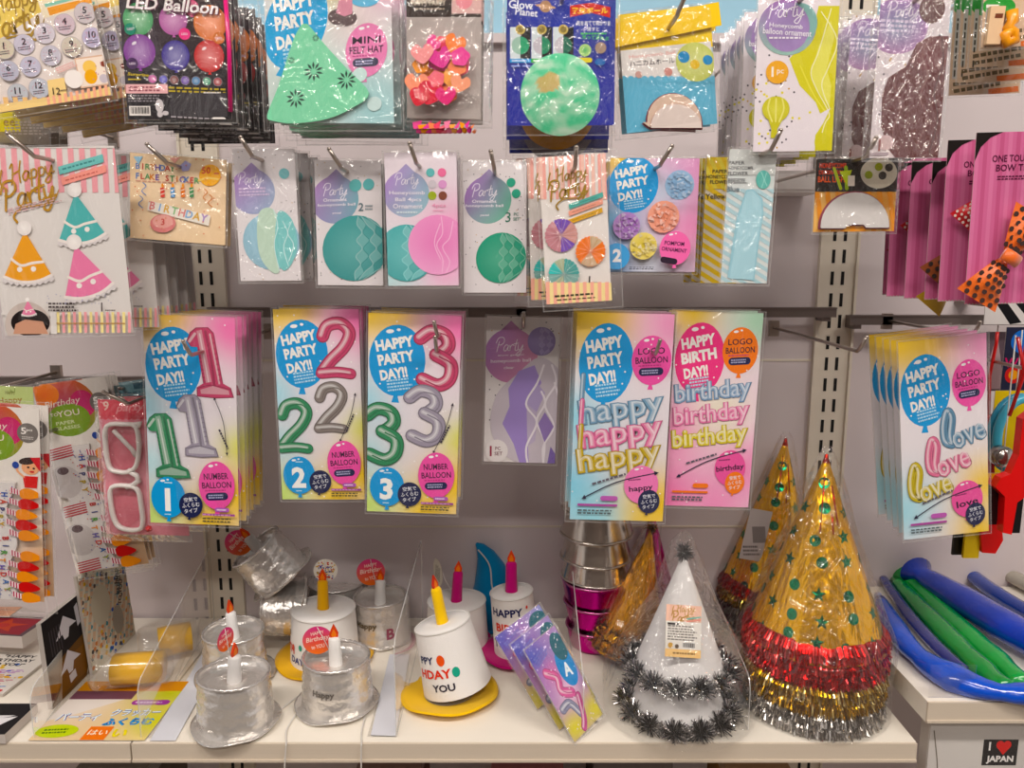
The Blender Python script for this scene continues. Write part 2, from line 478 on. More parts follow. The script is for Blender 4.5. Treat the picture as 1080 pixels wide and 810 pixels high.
GL = {'P': ([[(.14, -.72), (.06, -.3), (.0, .04)], [(-.1, -.62), (.08, -.98), (.44, -.98), (.5, -.66), (.26, -.46), (.08, -.5)]], .5),
 'a': ([[(.36, -.38), (.2, -.46), (.03, -.26), (.06, -.02), (.22, -.05), (.37, -.4), (.34, -.08), (.46, -.02)]], .44),
 'r': ([[(.02, -.42), (.08, 0), (.08, -.28), (.22, -.46), (.34, -.38)]], .34),
 't': ([[(.2, -.82), (.1, -.12), (.2, .0), (.32, -.08)], [(-.02, -.5), (.34, -.55)]], .3),
 'y': ([[(.02, -.42), (.05, -.1), (.2, -.06), (.38, -.42), (.3, .05), (.12, .4), (-.08, .3), (.12, .08), (.46, -.08)]], .46),
 'H': ([[(.0, -.8), (.16, -.98), (.1, -.4), (-.02, .05)], [(.62, -1.02), (.48, -.5), (.46, .04)], [(.08, -.42), (.3, -.5), (.5, -.56)]], .62),
 'p': ([[(.08, -.44), (.0, .38)], [(.05, -.28), (.2, -.46), (.36, -.32), (.26, -.04), (.06, -.06)]], .42)}
def script(A, word, cx, cy, w, col, rot=0, lw=.05):
    """brush lettering drawn letter by letter"""
    tot = sum(GL[ch][1] for ch in word); k = w / tot; c, q = math.cos(math.radians(rot)), math.sin(math.radians(rot)); x = -tot / 2
    for ch in word:
        for st in GL[ch][0]:
            P = [((x + a - b * .12) * k, (b + .3) * k) for a, b in st]
            A.stroke([(cx + a * c + b * q, cy - a * q + b * c) for a, b in P], lw * k, col)
        x += GL[ch][1]
rnd = random.Random(7)
def bag_mesh(w, h, off=.003, ml=.0025, mt=.002, mr=.0025, mb=.003, seed=0, wr=.0012, mat=None, depth=None):
    """front sheet of a clear bag, pinched to the card plane along its welded rim"""
    g = MB(); nx, ny = 12, 20; vs = []
    x0, x1 = -w / 2 - ml, w / 2 + mr; z0, z1 = mt, -h - mb
    for j in range(ny + 1):
        for i in range(nx + 1):
            u, v = i / nx, j / ny
            e = min(1, min(u, 1 - u) * nx / 1.2, min(v, 1 - v) * ny / 1.4)
            if depth: d = off + depth(x0 + (x1 - x0) * u, z0 + (z1 - z0) * v)
            else: d = off
            q = noise.noise(Vector((u * 3.1 + seed * 7.7, v * 6.3, seed)))
            vs.append((x0 + (x1 - x0) * u, -(.0002 + d * e + wr * q * e) - (0 if e > .5 else .0006), z0 + (z1 - z0) * v))
    g.add(vs, [(j * (nx + 1) + i, j * (nx + 1) + i + 1, (j + 1) * (nx + 1) + i + 1, (j + 1) * (nx + 1) + i) for j in range(ny) for i in range(nx)], '#ffffff', 0, None, True)
    t = .0013
    for a, b, c_, d_ in ((x0, x0 + t, z1, z0), (x1 - t, x1, z1, z0), (x0, x1, z1, z1 + t), (x0, x1, z0 - t, z0)):
        g.add([(a, -.0012, c_), (b, -.0012, c_), (b, -.0012, d_), (a, -.0012, d_)], [(0, 1, 2, 3)], '#ffffff', 1)
    return g
def card_obj(A, root, name='printed_card', hang=None, th=.0005):
    A.mb.box(-A.w / 2, A.w / 2, .00002, th, -A.h, 0, '#c8c0ba')
    return A.mb.build(name, PRINT, root)
HOOKS = []
def hook(p, Y_back, what, ext=.035, rise=.016, lean=.010, row='row', side=0.0):
    """wire prong from the rail to a raised tip; p = point where the card hangs"""
    x, y, z = p
    g = MB()
    yt = y - ext
    g.tube([(x, Y_back, z), (x, y + .02, z), (x, yt + .004, z), (x, yt, z + .002), (x + side * .5, yt - lean * .5, z + rise * .55), (x + side, yt - lean, z + rise)], .0021, mat=0, n=10)
    g.lathe([(0.0001, .0024), (.0018, .0020), (.0024, 0), (.0001, -.001)], 10, mat=0, X=T3(x + side, yt - lean, z + rise))
    g.box(x - .007, x + .007, Y_back - .004, Y_back + .002, z - .012, z + .010, mat=0)
    o = g.build('display_hook', [WIRE])
    return tag(o, 'bare chrome wire hook ' + what, 'hook', 'chrome display hooks')

def pack(name, A, label, cat='party pack', n=0, dy=.014, behind=None, group=None, bag=True, off=.003, mg=(.0022, .002, .0028, .003), gap0=0,
         dx=0.0, dz=0.0, jit=(.0015, .0015, .6), hk=None, back=0.0, what=None, film_mat=None, yaw=0, wr=.0012, depth=None, ext=.035, side=0, seed=0, rolls=None, rise=.016):
    X = A.X @ R3(yaw, 'Z')
    root = empty(name, X, label, cat, group if n else None)
    root['_a'] = 0; del root['_a']
    card_obj(A, root)
    if bag:
        bag_mesh(A.w, A.h, off, *mg, seed=seed or rnd.random() * 10, wr=wr, depth=depth).build('clear_bag', [film_mat or FILM, SEAM], root)
    copies = []
    root['_n'] = n; del root['_n']
    A.root = root
    A.stack = (n, dy, dx, dz, jit, behind, group, rolls, gap0)
    if hk:
        u, v = A.uv(*hk); p = X @ Vector(((u - .5) * A.w, 0, -v * A.h))
        hook(p, back, what or 'holding a ' + name.replace('_', ' '), ext=ext, side=side, rise=rise)
    return root
def stack(A):
    n, dy, dx, dz, jit, behind, group, rolls, gap0 = A.stack
    for i in range(n):
        k = i + 1
        ro = rolls[i] if rolls else rnd.uniform(-1, 1) * jit[2]
        M_ = Matrix.Translation((dx * k + rnd.uniform(-1, 1) * jit[0], gap0 + dy * k, dz * k + rnd.uniform(-1, 1) * jit[1])) @ A.root.matrix_world @ R3(ro, 'Y')
        lb = behind if n == 1 else behind + ', ' + ('rearmost in its stack' if i == n - 1 else ('second', 'third', 'fourth', 'fifth', 'sixth', 'seventh')[i] + ' in its stack')
        dup(A.root, M_, lb, group)

# ================================================================ THE SETTING
ZS = 0.8456                 # top of the main shelf board
YF = -0.315                 # its front edge
POST_X = (-0.439, 0.467)
def struct(name, g, mats):
    return tag(g.build(name, mats), kind='structure')
def simple(name, boxes, mat, kind='structure'):
    g = MB()
    for b in boxes: g.box(*b)
    return tag(g.build(name, mat), kind=kind)
simple('floor', [(-3, 3, -4.2, .1, -.05, 0)], FLOORM)
simple('wall_unseen_reflected', [(-3, 3, -3.1, -3.0, .001, 2.35)], OPPM)  # unseen dark wall added behind the camera to give foil reflections contrast
simple('ceiling', [(-3, 3, -4.2, .1, 2.8, 2.85)], CEILM)
ZP = at(640, 47, 0).z      # where the pale blue upper board begins
zb = 0.0
simple('wall_back', [(-2.2, POST_X[0] - .0265, -.0, .02, 0, ZP), (POST_X[0] + .0265, POST_X[1] - .0265, -.0, .02, 0, ZP), (POST_X[1] + .0265, 2.2, 0, .02, 0, ZP),
                     (-2.2, 2.2, .02, .03, 0, 2.8)], WALLM)
simple('wall_upper', [(-2.2, POST_X[0] - .029, .006, .0199, ZP + .002, 2.8), (POST_X[0] + .029, POST_X[1] - .029, .006, .0199, ZP + .002, 2.8), (POST_X[1] + .029, 2.2, .006, .0199, ZP + .002, 2.8)], BLUEP)
simple('trim_1', [(-2.2, POST_X[0] - .029, -.012, .0059, ZP, ZP + .012), (POST_X[0] + .029, POST_X[1] - .029, -.012, .0059, ZP, ZP + .012), (POST_X[1] + .029, 2.2, -.012, .0059, ZP, ZP + .012)], WALLM)
# panel joints of the back wall
for i, zz in enumerate((1.245, .99)):
    simple('trim_%d' % (i + 2), [(POST_X[0] + .022, POST_X[1] - .022, -.0012, .001, zz, zz + .003)], POSTM)

for i, px in enumerate(POST_X):
    g = MB()
    g.box(px - .028, px + .028, -.004, .018, 0, 2.79)
    g.box(px - .028, px - .0245, -.008, -.004, 0, 2.79); g.box(px + .0245, px + .028, -.008, -.004, 0, 2.79)
    z = .55
    while z < 2.2:
        for sx in (-.0075, .0075):
            g.box(px + sx - .0022, px + sx + .0022, -.0046, -.0035, z, z + .019, mat=1)
        z += .031
    o = g.build('slotted_upright', [POSTM, DARK])
    tag(o, ['cream slotted upright behind the silver cake hats', 'cream slotted upright beside the pale half-ball pack and star cone hats'][i], 'shelf post', 'slotted uprights')
    o['kind'] = 'structure'; o.name = 'trim_%d' % (i + 4)

def shelf(name, x0, x1, zt, label, th=.024):
    g = MB(); g.box(x0, x1, YF, -.006, zt - th, zt)
    rt = empty(name, Vector(((x0 + x1) / 2, YF, zt - th)), label, 'shelf')
    off = Matrix.Translation(-rt.location)
    g.build('shelf_board', SHELFM, rt, off)
    g = MB(); g.box(x0, x1, YF - .003, YF, zt - th, zt - .0005); g.box(x0, x1, YF - .0045, YF - .003, zt - th + .001, zt - th + .004)
    g.build('front_edging', EDGEM, rt, off)
    return rt
shelf('display_shelf', -.437, .4655, ZS, 'long cream shelf carrying the cake hats and cone hats')
shelf('display_shelf', -1.35, -.439, ZS, 'cream shelf under the yellow tubs and the dark boxed packs')
shelf('display_shelf', .4735, 1.4, .897, 'slightly higher cream shelf under the blue balloon tubes', th=.026)
shelf('display_shelf', -1.2, .4655, .52, 'lower shelf glimpsed in the dark beneath the long shelf')

# cross rails that carry the hooks
def rail(x0, x1, y, z, label):
    g = MB()
    g.box(x0, x1, y - .004, y + .004, z - .006, z + .006)
    g.box(x0, x1, y - .006, y + .004, z + .006, z + .008)
    x = x0 + .02
    for xx in (x0 + .012, x1 - .012):
        g.box(xx - .006, xx + .006, y, -.004, z - .012, z + .006)
    return tag(g.build('cross_rail', WIRED), label, 'rail', 'cross rails')
zr3 = at(540, 330, -.03).z
rail(POST_X[0] + .01, POST_X[1] - .01, -.03, zr3, 'long steel cross rail behind the number balloon packs')
zr2 = at(540, 168, 0).z
zl = at(60, 403, -.06).z
rail(-1.3, POST_X[0] - .01, -.06, zl, 'steel cross rail above the paper glasses packs')
zr = at(1000, 338, -.03).z
rail(POST_X[1] + .01, 1.4, -.03, zr, 'steel cross rail behind the love balloon packs')

# fluorescent fittings on the ceiling
for i, (lx, ly) in enumerate(LAMPS):
    rt = empty('ceiling_light', Vector((lx, ly, 2.8)), ['fluorescent ceiling fitting over the left half of the display', 'fluorescent ceiling fitting over the right half of the display', 'fluorescent ceiling fitting behind the viewer'][i], 'ceiling light')
    g = MB(); g.box(-.62, .62, -.1, .1, -.03, -.0005); g.build('housing', CEILM, rt)
    g = MB(); g.box(-.6, .6, -.08, .08, -.045, -.03); g.build('diffuser', LAMPM, rt)

# ================================================================ PRINTED PACKS: shared artwork
YEL, PNK, BLU = '#f2cf2a', '#ee6cae', '#1f9fd8'
def party_balloon(A, cx, cy, rx, ry, col=BLU, words=('HAPPY', 'PARTY', 'DAY!!'), k=1.0, rot=-2, knot=1):
    A.balloon(cx, cy, rx, ry, col, rot, knot=knot)
    for i, wd in enumerate(words):
        ww = [1.36, 1.30, .98][i] * rx; dy = [-.48, -.08, .36][i] * ry
        if wd == 'BIRTH': ww = 1.42 * rx
        A.text(wd, cx + (-.10, -.04, -.12)[i] * rx, cy + dy, .31 * ry, '#f4f2ee', ww, 11, bold=.048)
    A.lines(cx + .1 * rx, cy + .66 * ry, .9 * rx, .36 * ry, 4, '#bfe2f2', 9)
    A.dots([(cx - .98 * rx, cy - .3 * ry), (cx + .7 * rx, cy + .2 * ry), (cx - .6 * rx, cy + .66 * ry), (cx + .62 * rx, cy + .5 * ry)], .035 * rx, '#f4f2ee')
def small_print(A, x, y):
    A.rrect(x + 12, y - 26, 50, 15, '#b06ab8'); A.lines(x + 12, y - 26, 36, 8, 1, '#f1e4f1')
    A.rect(x - 55, y - 12, x + 55, y - 5, '#9a4f9c'); A.lines(x, y - 8, 108, 6, 1, '#d9a4cf')
    A.lines(x, y + 10, 110, 18, 2, '#6b6446')
def navy(A, cx, cy, r, col='#242a52', rot=-8):
    A.balloon(cx, cy, r, r * 1.08, col, rot, hl=False)
    for i, t in enumerate(('空気で', 'ふくらむ', 'タイプ')):
        A.text(t, cx, cy - r * .5 + i * r * .48, r * .38, '#ececf2', r * (1.15, 1.5, 1.15)[i], 8, bold=.01)
def caption(A, cx, cy, rx, ry, l1, l2, col='#e866ac', pill='#272a55', rot=0):
    A.balloon(cx, cy, rx, ry, col, rot)
    A.text(l1, cx - 2, cy - ry * .38, ry * .26, '#3a1c3c', rx * 1.35, 4, bold=.012)
    A.text(l2, cx, cy - ry * .02, ry * .26, '#3a1c3c', rx * 1.62, 4, bold=.012)
    A.lines(cx, cy + ry * .2, rx * 1.3, ry * .09, 1, '#c04488', 4)
    A.rrect(cx, cy + ry * .45, rx * 1.25, ry * .32, pill, 4); A.lines(cx, cy + ry * .45, rx * .95, ry * .2, 2, '#b9b9d8', 4)

def D1(A, x, y, s, col):       # digit 1, leaning; about 0.6 s wide, s tall
    P = lambda u, v: (x + (u + .16 * (v - .5)) * s, y + v * s)
    o = [(-.27, -.30), (-.20, -.42), (-.10, -.49), (.08, -.50), (.15, -.42), (.155, .30), (.26, .36), (.28, .50), (.0, .52), (-.27, .50), (-.25, .37), (-.14, .31), (-.13, -.22), (-.23, -.22)]
    A.poly([P(*q) for q in o], mix(col, '#101018', .42)); A.poly([P(u * .93, v * .975) for u, v in o], col)
    A.poly([P(-.10, -.44), P(-.02, -.46), P(-.01, .28), P(-.10, .30)], mix(col, '#ffffff', .26)); A.stroke([P(-.06, -.40), P(-.055, .28)], .022 * s, mix(col, '#ffffff', .6))
    A.stroke([P(.03, -.44), P(.04, 0), P(.02, .34)], .035 * s, mix(col, '#101018', .38)); A.stroke([P(.09, -.40), P(.10, .30)], .028 * s, mix(col, '#ffffff', .42))
    A.poly([P(-.20, .40), P(.0, .34), P(.22, .40), P(.22, .46), P(-.2, .46)], mix(col, '#ffffff', .3)); A.stroke([P(-.24, .38), P(-.02, .33), P(.24, .38)], .014 * s, mix(col, '#101018', .4))
    A.stroke([P(-.23, -.29), P(-.13, -.40)], .04 * s, mix(col, '#ffffff', .45))
    for k in range(9): A.stroke([P(.15, -.36 + k * .075), P(.11, -.35 + k * .075)], .010 * s, mix(col, '#101018', .35)); A.stroke([P(-.13, -.18 + k * .056), P(-.10, -.17 + k * .056)], .010 * s, mix(col, '#101018', .35))
def D2(A, x, y, s, col):
    P = lambda u, v: (x + (u - .08 * v) * s, y + v * s)
    A.foil([P(-.24, -.22), P(-.16, -.40), P(.06, -.44), P(.22, -.28), P(.14, -.04), P(-.08, .2), P(-.22, .40)], .225 * s, col)
    A.foil([P(-.24, .42), P(.04, .40), P(.28, .43)], .195 * s, col)
def D3(A, x, y, s, col):
    P = lambda u, v: (x + (u + .04 * v) * s, y + v * s)
    A.foil([P(-.24, -.32), P(-.06, -.44), P(.15, -.38), P(.19, -.2), P(.02, -.05)], .225 * s, col)
    A.foil([P(.0, -.06), P(.22, .08), P(.2, .32), P(.02, .43), P(-.22, .34)], .225 * s, col)

def numbercard(A, d, spots):
    A.bg('#e6dfe4', [(0, 0, .42, YEL), (.30, 0, .3, YEL), (.95, .06, .5, '#ef7fb6'), (0, .42, .35, '#a8dcea'), (1.05, .62, .3, '#dfe07a'), (1, .86, .42, YEL), (.65, 1, .45, YEL), (0, .97, .42, '#cfe58c'), (0, .7, .3, '#bfe0e6'), (.5, .3, .5, '#ebe4ea')])
    A.frame(303, 690)
    A.scatter(34, 3, '#f6f1f0', (5, 5, 298, 680), d)
    party_balloon(A, 96, 158, 93, 122)
    (D1, D2, D3)[d - 1](A, *spots[0], '#c65678'); (D1, D2, D3)[d - 1](A, *spots[1], '#a39cab' if d != 2 else '#8d8480'); (D1, D2, D3)[d - 1](A, *spots[2], '#458f68')
    A.arrow([(232, 262), (260, 340), (270, 445)] if d == 1 else [(282, 300), (262, 380), (222, 470)], 2.2, '#3a3440', 5)
    A.lines(262 if d == 1 else 262, 400, 80, 12, 1, '#4a4450', 66 if d != 1 else -66)
    caption(A, 233, 552, 61, 82, 'NUMBER', 'BALLOON')
    A.balloon(68, 598, 58, 70, BLU); A.text(str(d), 66, 606, 78, '#f7f7f4', bold=.04); A.lines(72, 548, 30, 8, 1, '#d8eef8'); A.lines(66, 656, 24, 7, 1, '#d8eef8')
    navy(A, 144, 622, 40)
    small_print(A, 238, 660)
def card_edges(A, top=YEL):
    pass

def logocard(A, word, kind='party', col=BLU):
    if kind == 'party':
        A.bg('#e9e3e8', [(0, 0, .5, YEL), (.3, 0, .4, YEL), (1, .04, .5, '#f0a8cc'), (0, .5, .4, '#a9dcec'), (0, .85, .5, '#93d3ea'), (1, .92, .45, YEL), (.75, 1, .4, YEL), (.25, 1, .4, '#a7dce8')])
        A.frame(330, 700); party_balloon(A, 105, 165, 94, 132, BLU)
        caption(A, 260, 152, 68, 82, 'LOGO', 'BALLOON')
    elif kind == 'love':
        A.bg('#ece6ea', [(0, 0, .5, YEL), (.35, 0, .4, YEL), (1, .04, .5, '#f0a8cc'), (0, .85, .5, '#b4e0ec'), (1, .75, .4, YEL), (.9, 1, .4, YEL)])
        A.frame(330, 700); party_balloon(A, 98, 175, 94, 125, BLU)
        caption(A, 262, 165, 64, 82, 'LOGO', 'BALLOON')
    else:
        A.bg('#efdbe6', [(.2, 0, .4, YEL), (.95, .04, .5, '#b9dcc4'), (0, .6, .5, '#f09cc4'), (0, .95, .6, '#ee86b8'), (1, .8, .5, '#f2a0c8'), (.6, 1, .5, '#f0a0c8'), (.6, .5, .4, '#f0ead8')])
        A.frame(330, 700); party_balloon(A, 100, 165, 95, 128, '#ea4f8e', ('HAPPY', 'BIRTH', 'DAY!!'))
        caption(A, 252, 132, 68, 82, 'LOGO', 'BALLOON', '#f08a2c')
    A.scatter(26, 3, '#f6f1f0', (5, 5, 320, 690), len(word))
    if kind == 'love':
        for (x, y, c) in ((225, 330, '#6f95b0'), (165, 425, '#dd7fa0'), (95, 510, '#cdbb3e')):
            A.foil([(x - 30, y + 44), (x - 56, y + 30), (x - 62, y - 20), (x - 48, y - 74), (x - 30, y - 50), (x - 36, y + 10), (x - 30, y + 40)], 30, c)
            A.foiltext('ove', x + 34, y + 20, 58, 128, c, 16)
    else:
        cs = ('#7fa3bd', '#e07fa8', '#c9b048') if kind == 'party' else ('#8aa6c4', '#e88ab4', '#dfcf45')
        for i, c in enumerate(cs):
            if kind == 'party':
                A.foil([(28, 205 + i * 85), (26, 300 + i * 83), (28, 335 + i * 82)], 17, c)
            A.foiltext(word, 166 if kind == 'party' else 160, 312 + i * 82 - (28 if kind != 'party' else 0) + (10 if kind == 'party' else 0), 104 if kind == 'party' else 84, 292, c, 9 if kind == 'party' else 7)
    y0 = 560 if kind != 'birth' else 530
    sub = {'happy': 'happy', 'birthday': 'birthday', 'love': 'love'}[word]
    A.balloon(246, y0 + 12 if kind != 'birth' else 555, 60, 66, '#e86aa8' if kind != 'party' else '#ee8cc0', hl=True)
    A.lines(225, y0 - 5, 50, 8, 1, '#7b2f63', 6); A.text(sub, 246, y0 + 26, 24 if word != 'birthday' else 26, '#3a1c3c', 84 if word != 'birthday' else 108, 8, bold=.02)
    A.arrow([(45, 622 if kind != 'birth' else 590), (160, 565 if kind != 'birth' else 530), (298, 530 if kind != 'birth' else 488)], 4, '#2c2a44', 8)
    A.lines(140, 552 if kind != 'birth' else 520, 140, 13, 1, '#6a6470', 18)
    navy(A, 276 if kind != 'birth' else 268, 630 if kind != 'birth' else 608, 38, '#242a52' if kind != 'birth' else '#f08a2c')
    A.rrect(135, 622, 62, 17, '#c06ab8' if kind != 'birth' else '#f08a2c'); A.rect(25, 642, 165, 650, '#b35aa4' if kind != 'birth' else '#e8832c'); A.lines(95, 670, 138, 20, 2, '#5b6a70')

def teardrop(A, cx, cy, r, c1, c2, c3, lines=4):
    """round balloon with a pointed top, lilac running into a second colour"""
    pts = [(cx, cy - r * 1.28)]
    for k in range(33):
        a = math.radians(-68 + k * (316 / 32)); pts.append((cx + r * math.cos(a), cy + r * math.sin(a)))
    n = len(pts); vs = [(cx, cy)] + pts; cs = [mix(c1, c2, .45)]
    for x, y in pts:
        t = ((x - cx) / r * .75 + (y - cy) / r * .35 + 1) / 2
        c = mix(c1, c2, max(0, min(1, t))); c = mix(c, c3, max(0, min(1, (y - cy) / r * .5)) * .5)
        cs.append(c)
    A.raw(vs, [(0, i, i % n + 1) for i in range(1, n + 1)], cs)
def script_party(A, cx, cy, w, col='#f3eef5', rot=3):
    A.text('Party', cx, cy, w * .42, col, w, rot, bold=.004, shear=.45)
    A.stroke([(cx - w * .52, cy + w * .1), (cx - w * .42, cy + w * .2), (cx - w * .2, cy + w * .17)], w * .02, col)
def confetti(A, n, box, seed=1, c='#5b5560', r=None):
    A.scatter(n, r or (box[2] - box[0]) * .009, c, box, seed)
    A.scatter(n // 3, (r or (box[2] - box[0]) * .009) * .9, '#c9a24b', box, seed + 20)

def happy_party_script(A, cx, cy, w, col='#b7902f', rot=14, two=True):
    c, q = math.cos(math.radians(rot)), math.sin(math.radians(rot))
    def L(x, y): return (cx + (x * c + y * q) * w, cy + (-x * q + y * c) * w)
    script(A, 'Happy', *L(.10, -.16), w * .80, col, rot, .085)
    script(A, 'Party', *L(-.06, .22), w * .96, col, rot, .095)
    A.stroke([L(-.42, -.32), L(-.50, -.12), L(-.42, .02)], w * .035, col)
    A.stroke([L(.5, .25), L(.3, .44), L(-.2, .40), L(-.42, .5), L(-.40, .62)], (w * .015, w * .05), col)

# ================================================================ ROW 3: number and word balloon packs
Y3 = -.27
w1, w2, w3, w4 = (140, 310, 3.116), (370, 310, 3.24), (590, 310, 3.24), (830, 310, 2.892)
A = Art((32, 66), (336, 78), (40, 750), Y3, w1)
numbercard(A, 1, [(232, 146, 225), (183, 354, 205), (86, 424, 215)])
pack('number_balloon_pack', A, 'front foil balloon pack with pink, silver and green numeral one', 'balloon pack', 5, .019, 'numeral one balloon pack hanging behind the front one', 'numeral one balloon packs', hk=(195, 112), back=-.03, what='through the numeral one balloon packs', jit=(.002, .001, .5), side=-.002)
stack(A)
A = Art((460, 50), (742, 50), (478, 675), Y3, w1)
numbercard(A, 2, [(218, 140, 205), (192, 352, 175), (58, 418, 190)])
pack('number_balloon_pack', A, 'front foil balloon pack with pink, silver and green numeral two', 'balloon pack', 3, .022, 'numeral two balloon pack hanging behind the front one', 'numeral two balloon packs', hk=(590, 85), back=-.03, what='through the numeral two balloon packs', side=-.002)
stack(A)
A = Art((60, 64), (378, 76), (58, 742), Y3 - .01, w2)
numbercard(A, 3, [(224, 146, 210), (190, 346, 200), (50, 414, 205)])
pack('number_balloon_pack', A, 'front foil balloon pack with pink, silver and green numeral three', 'balloon pack', 4, .022, 'numeral three balloon pack hanging behind the front one', 'numeral three balloon packs', hk=(228, 115), back=-.03, what='through the numeral three balloon packs', ext=.015)
stack(A)

# lilac honeycomb pack
A = Art((465, 75), (716, 82), (455, 572), -.22, w2)
A.bg('#e4dede')
confetti(A, 60, (465, 75, 715, 580), 4, r=2.6)
teardrop(A, 548, 208, 92, '#a97fb8', '#d89cb4', '#c27f9f')
script(A, 'Party', 545, 178, 92, '#efe6ee', 2, .055)
A.text('honeycomb ball', 548, 226, 15, '#efe6ee', 138, 2); A.text('snow garden', 548, 206, 8, '#efe6ee', 90, 2); A.text('clear', 542, 248, 10, '#efe6ee', 36, 2)
A.honey(653, 160, 48, '#a596c8', k=3)
big = [(640, 215), (700, 240), (716, 300), (716, 590), (600, 585), (520, 540), (478, 450), (500, 340), (570, 270)]
A.poly(big, '#cfc6cf', smooth=True)
A.poly([(575, 260), (630, 240), (655, 300), (610, 370), (640, 440), (610, 510), (615, 590), (585, 590), (560, 510), (520, 440), (545, 380), (540, 320)], '#a995cf')
A.poly([(640, 300), (668, 335), (640, 400), (604, 372)], '#b7a9cf'); A.poly([(604, 372), (640, 400), (640, 440), (636, 500), (608, 520)], '#c4b8cf')
for pts in ([(662, 240), (640, 300), (602, 372), (640, 435), (605, 520), (612, 590)], [(690, 240), (705, 300), (668, 372), (700, 450), (664, 520), (668, 590)], [(655, 330), (668, 370), (640, 430), (668, 500), (664, 580)], [(700, 300), (716, 350)]):
    A.stroke(pts, 7, '#eee8ee')
A.poly([(668, 400), (700, 450), (668, 505), (645, 440)], '#9c86bd'); A.poly([(690, 520), (716, 560), (716, 600), (675, 600)], '#8570b0')
A.circ(500, 535, 40, '#e9e3e3'); A.text('1', 480, 535, 36, '#9a3350', bold=.02); A.text('PC', 505, 526, 12, '#7c4453'); A.text('SET', 507, 544, 13, '#7c4453')
pack('honeycomb_ball_pack', A, 'lone white pack with lilac honeycomb ball hanging in the lower hook row', 'decoration pack', hk=(590, 108), back=-.03, what='through the lone lilac honeycomb pack', ext=.012, bag=True)

A = Art((62, 62), (394, 70), (56, 770), Y3 - .01, w3)
logocard(A, 'happy')
pack('word_balloon_pack', A, 'front foil balloon pack with the word happy in three colours', 'balloon pack', 3, .022, 'happy balloon pack hanging behind the front one', 'happy balloon packs', hk=(262, 125), back=-.03, what='through the happy balloon packs', mg=(.006, .003, .003, .003), side=.002, ext=.02)
stack(A)
A = Art((400, 58), (698, 66), (398, 722), Y3, w3)
logocard(A, 'birthday', 'birth')
pack('word_balloon_pack', A, 'pink foil balloon pack with the word birthday and an orange balloon', 'balloon pack', 2, .02, 'birthday balloon pack hanging behind the front one', 'birthday balloon packs', hk=(650, 112), back=-.03, what='through the birthday balloon packs', side=.003)
stack(A)
A = Art((338, 148), (608, 118), (338, 752), Y3 - .02, w4)
logocard(A, 'love', 'love')
pack('word_balloon_pack', A, 'front foil balloon pack with the word love in three colours', 'balloon pack', 4, .022, 'love balloon pack hanging behind the front one', 'love balloon packs', hk=(560, 163), back=-.03, what='through the love balloon packs', yaw=0, side=.004, rolls=[-.6, -1, -1.5, -1], dx=.002)
stack(A)

# ================================================================ ROW 2
Y2 = -.30
v5, v6, v7, v8 = (0, 140, 3.683), (230, 150, 4), (480, 150, 4), (730, 150, 3.0857)

# -- felt hat stickers
def bunting_hat(A, x, y, s, col, rot):
    c, q = math.cos(math.radians(rot)), math.sin(math.radians(rot))
    P = lambda u, v: (x + (u * c + v * q) * s, y + (-u * q + v * c) * s)
    fr = []
    for k in range(19):
        t = k / 18; fr.append(P(-.55 + 1.1 * t, .52 + .10 * math.sin(t * math.pi) + (.03 if k % 2 else -.02)))
    A.poly([P(-.5, .4)] + fr + [P(.5, .4)], '#dcd6d6')
    A.poly([P(0, -.5), P(.5, .42), P(.25, .52), P(0, .55), P(-.25, .52), P(-.5, .42)], col)
    A.stroke([P(-.5, .42), P(-.25, .52), P(0, .55), P(.25, .52), P(.5, .42)], .06 * s, '#eee6e2')
    A.stroke([P(-.32, .06), P(-.12, .2), P(.1, .16), P(.34, .14)], .055 * s, '#efe6e0')
    for u, v in ((-.16, .24), (.13, .24)): A.circ(*P(u, v + .04), .055 * s, '#f2ece8')
    A.circ(*P(0, -.56), .15 * s, '#e9e3e1', inner='#f6f2ef')
A = Art((-75, 62), (444, 50), (-12, 788), Y2 - .04, v5)
A.bg('#dfdad7')
for k in range(15): A.poly([(-90 + k * 44, 50), (-68 + k * 44, 50), (-62 + k * 44, 226), (-84 + k * 44, 228)], '#e7a7ae')
A.rect(-80, 40, 460, 60, '#dfdad7')
happy_party_script(A, 108, 190, 215, '#b98f2c', 14)
A.poly([(225, 130), (400, 82), (404, 112), (230, 160)], '#7fc3c0'); A.poly([(235, 172), (410, 122), (414, 150), (240, 200)], '#eea398')
A.lines(315, 120, 150, 12, 1, '#4f8f90', 15); A.lines(325, 162, 150, 10, 1, '#c9736a', 15)
A.lines(130, 275, 220, 26, 3, '#d3b3b5', 14)
bunting_hat(A, 302, 320, 185, '#62b5b4', 8); bunting_hat(A, 90, 470, 190, '#e9a91f', 2); bunting_hat(A, 312, 525, 200, '#e589ae', 16)
for k in range(24): A.circ(-15 + k * 21, 700 + (k % 2) * 3, 6, '#dfdad7')
for k in range(16): A.rect(205 + k * 22, 692, 216 + k * 22, 775, '#eba9ae' if k % 2 else '#efe0a6')
A.rect(180, 690, 205, 780, '#dfdad7')
A.circ(90, 745, 92, '#c9bdb7'); A.circ(100, 735, 78, '#241a1a', ry=55); A.poly([(30, 780), (170, 780), (150, 730), (80, 722), (40, 740)], '#c99c86')
bunting_hat(A, 94, 675, 58, '#e58fae', 4)
A.text('1', 388, 672, 36, '#4a4040', bold=.0); A.lines(425, 685, 46, 10, 1, '#5a5050')
A.lines(235, 672, 120, 40, 3, '#4a4040', 0); A.scatter(24, 2, '#8a8ab0', (170, 620, 430, 660), 5)
A.rect(205, 735, 480, 739, '#b78f5a')
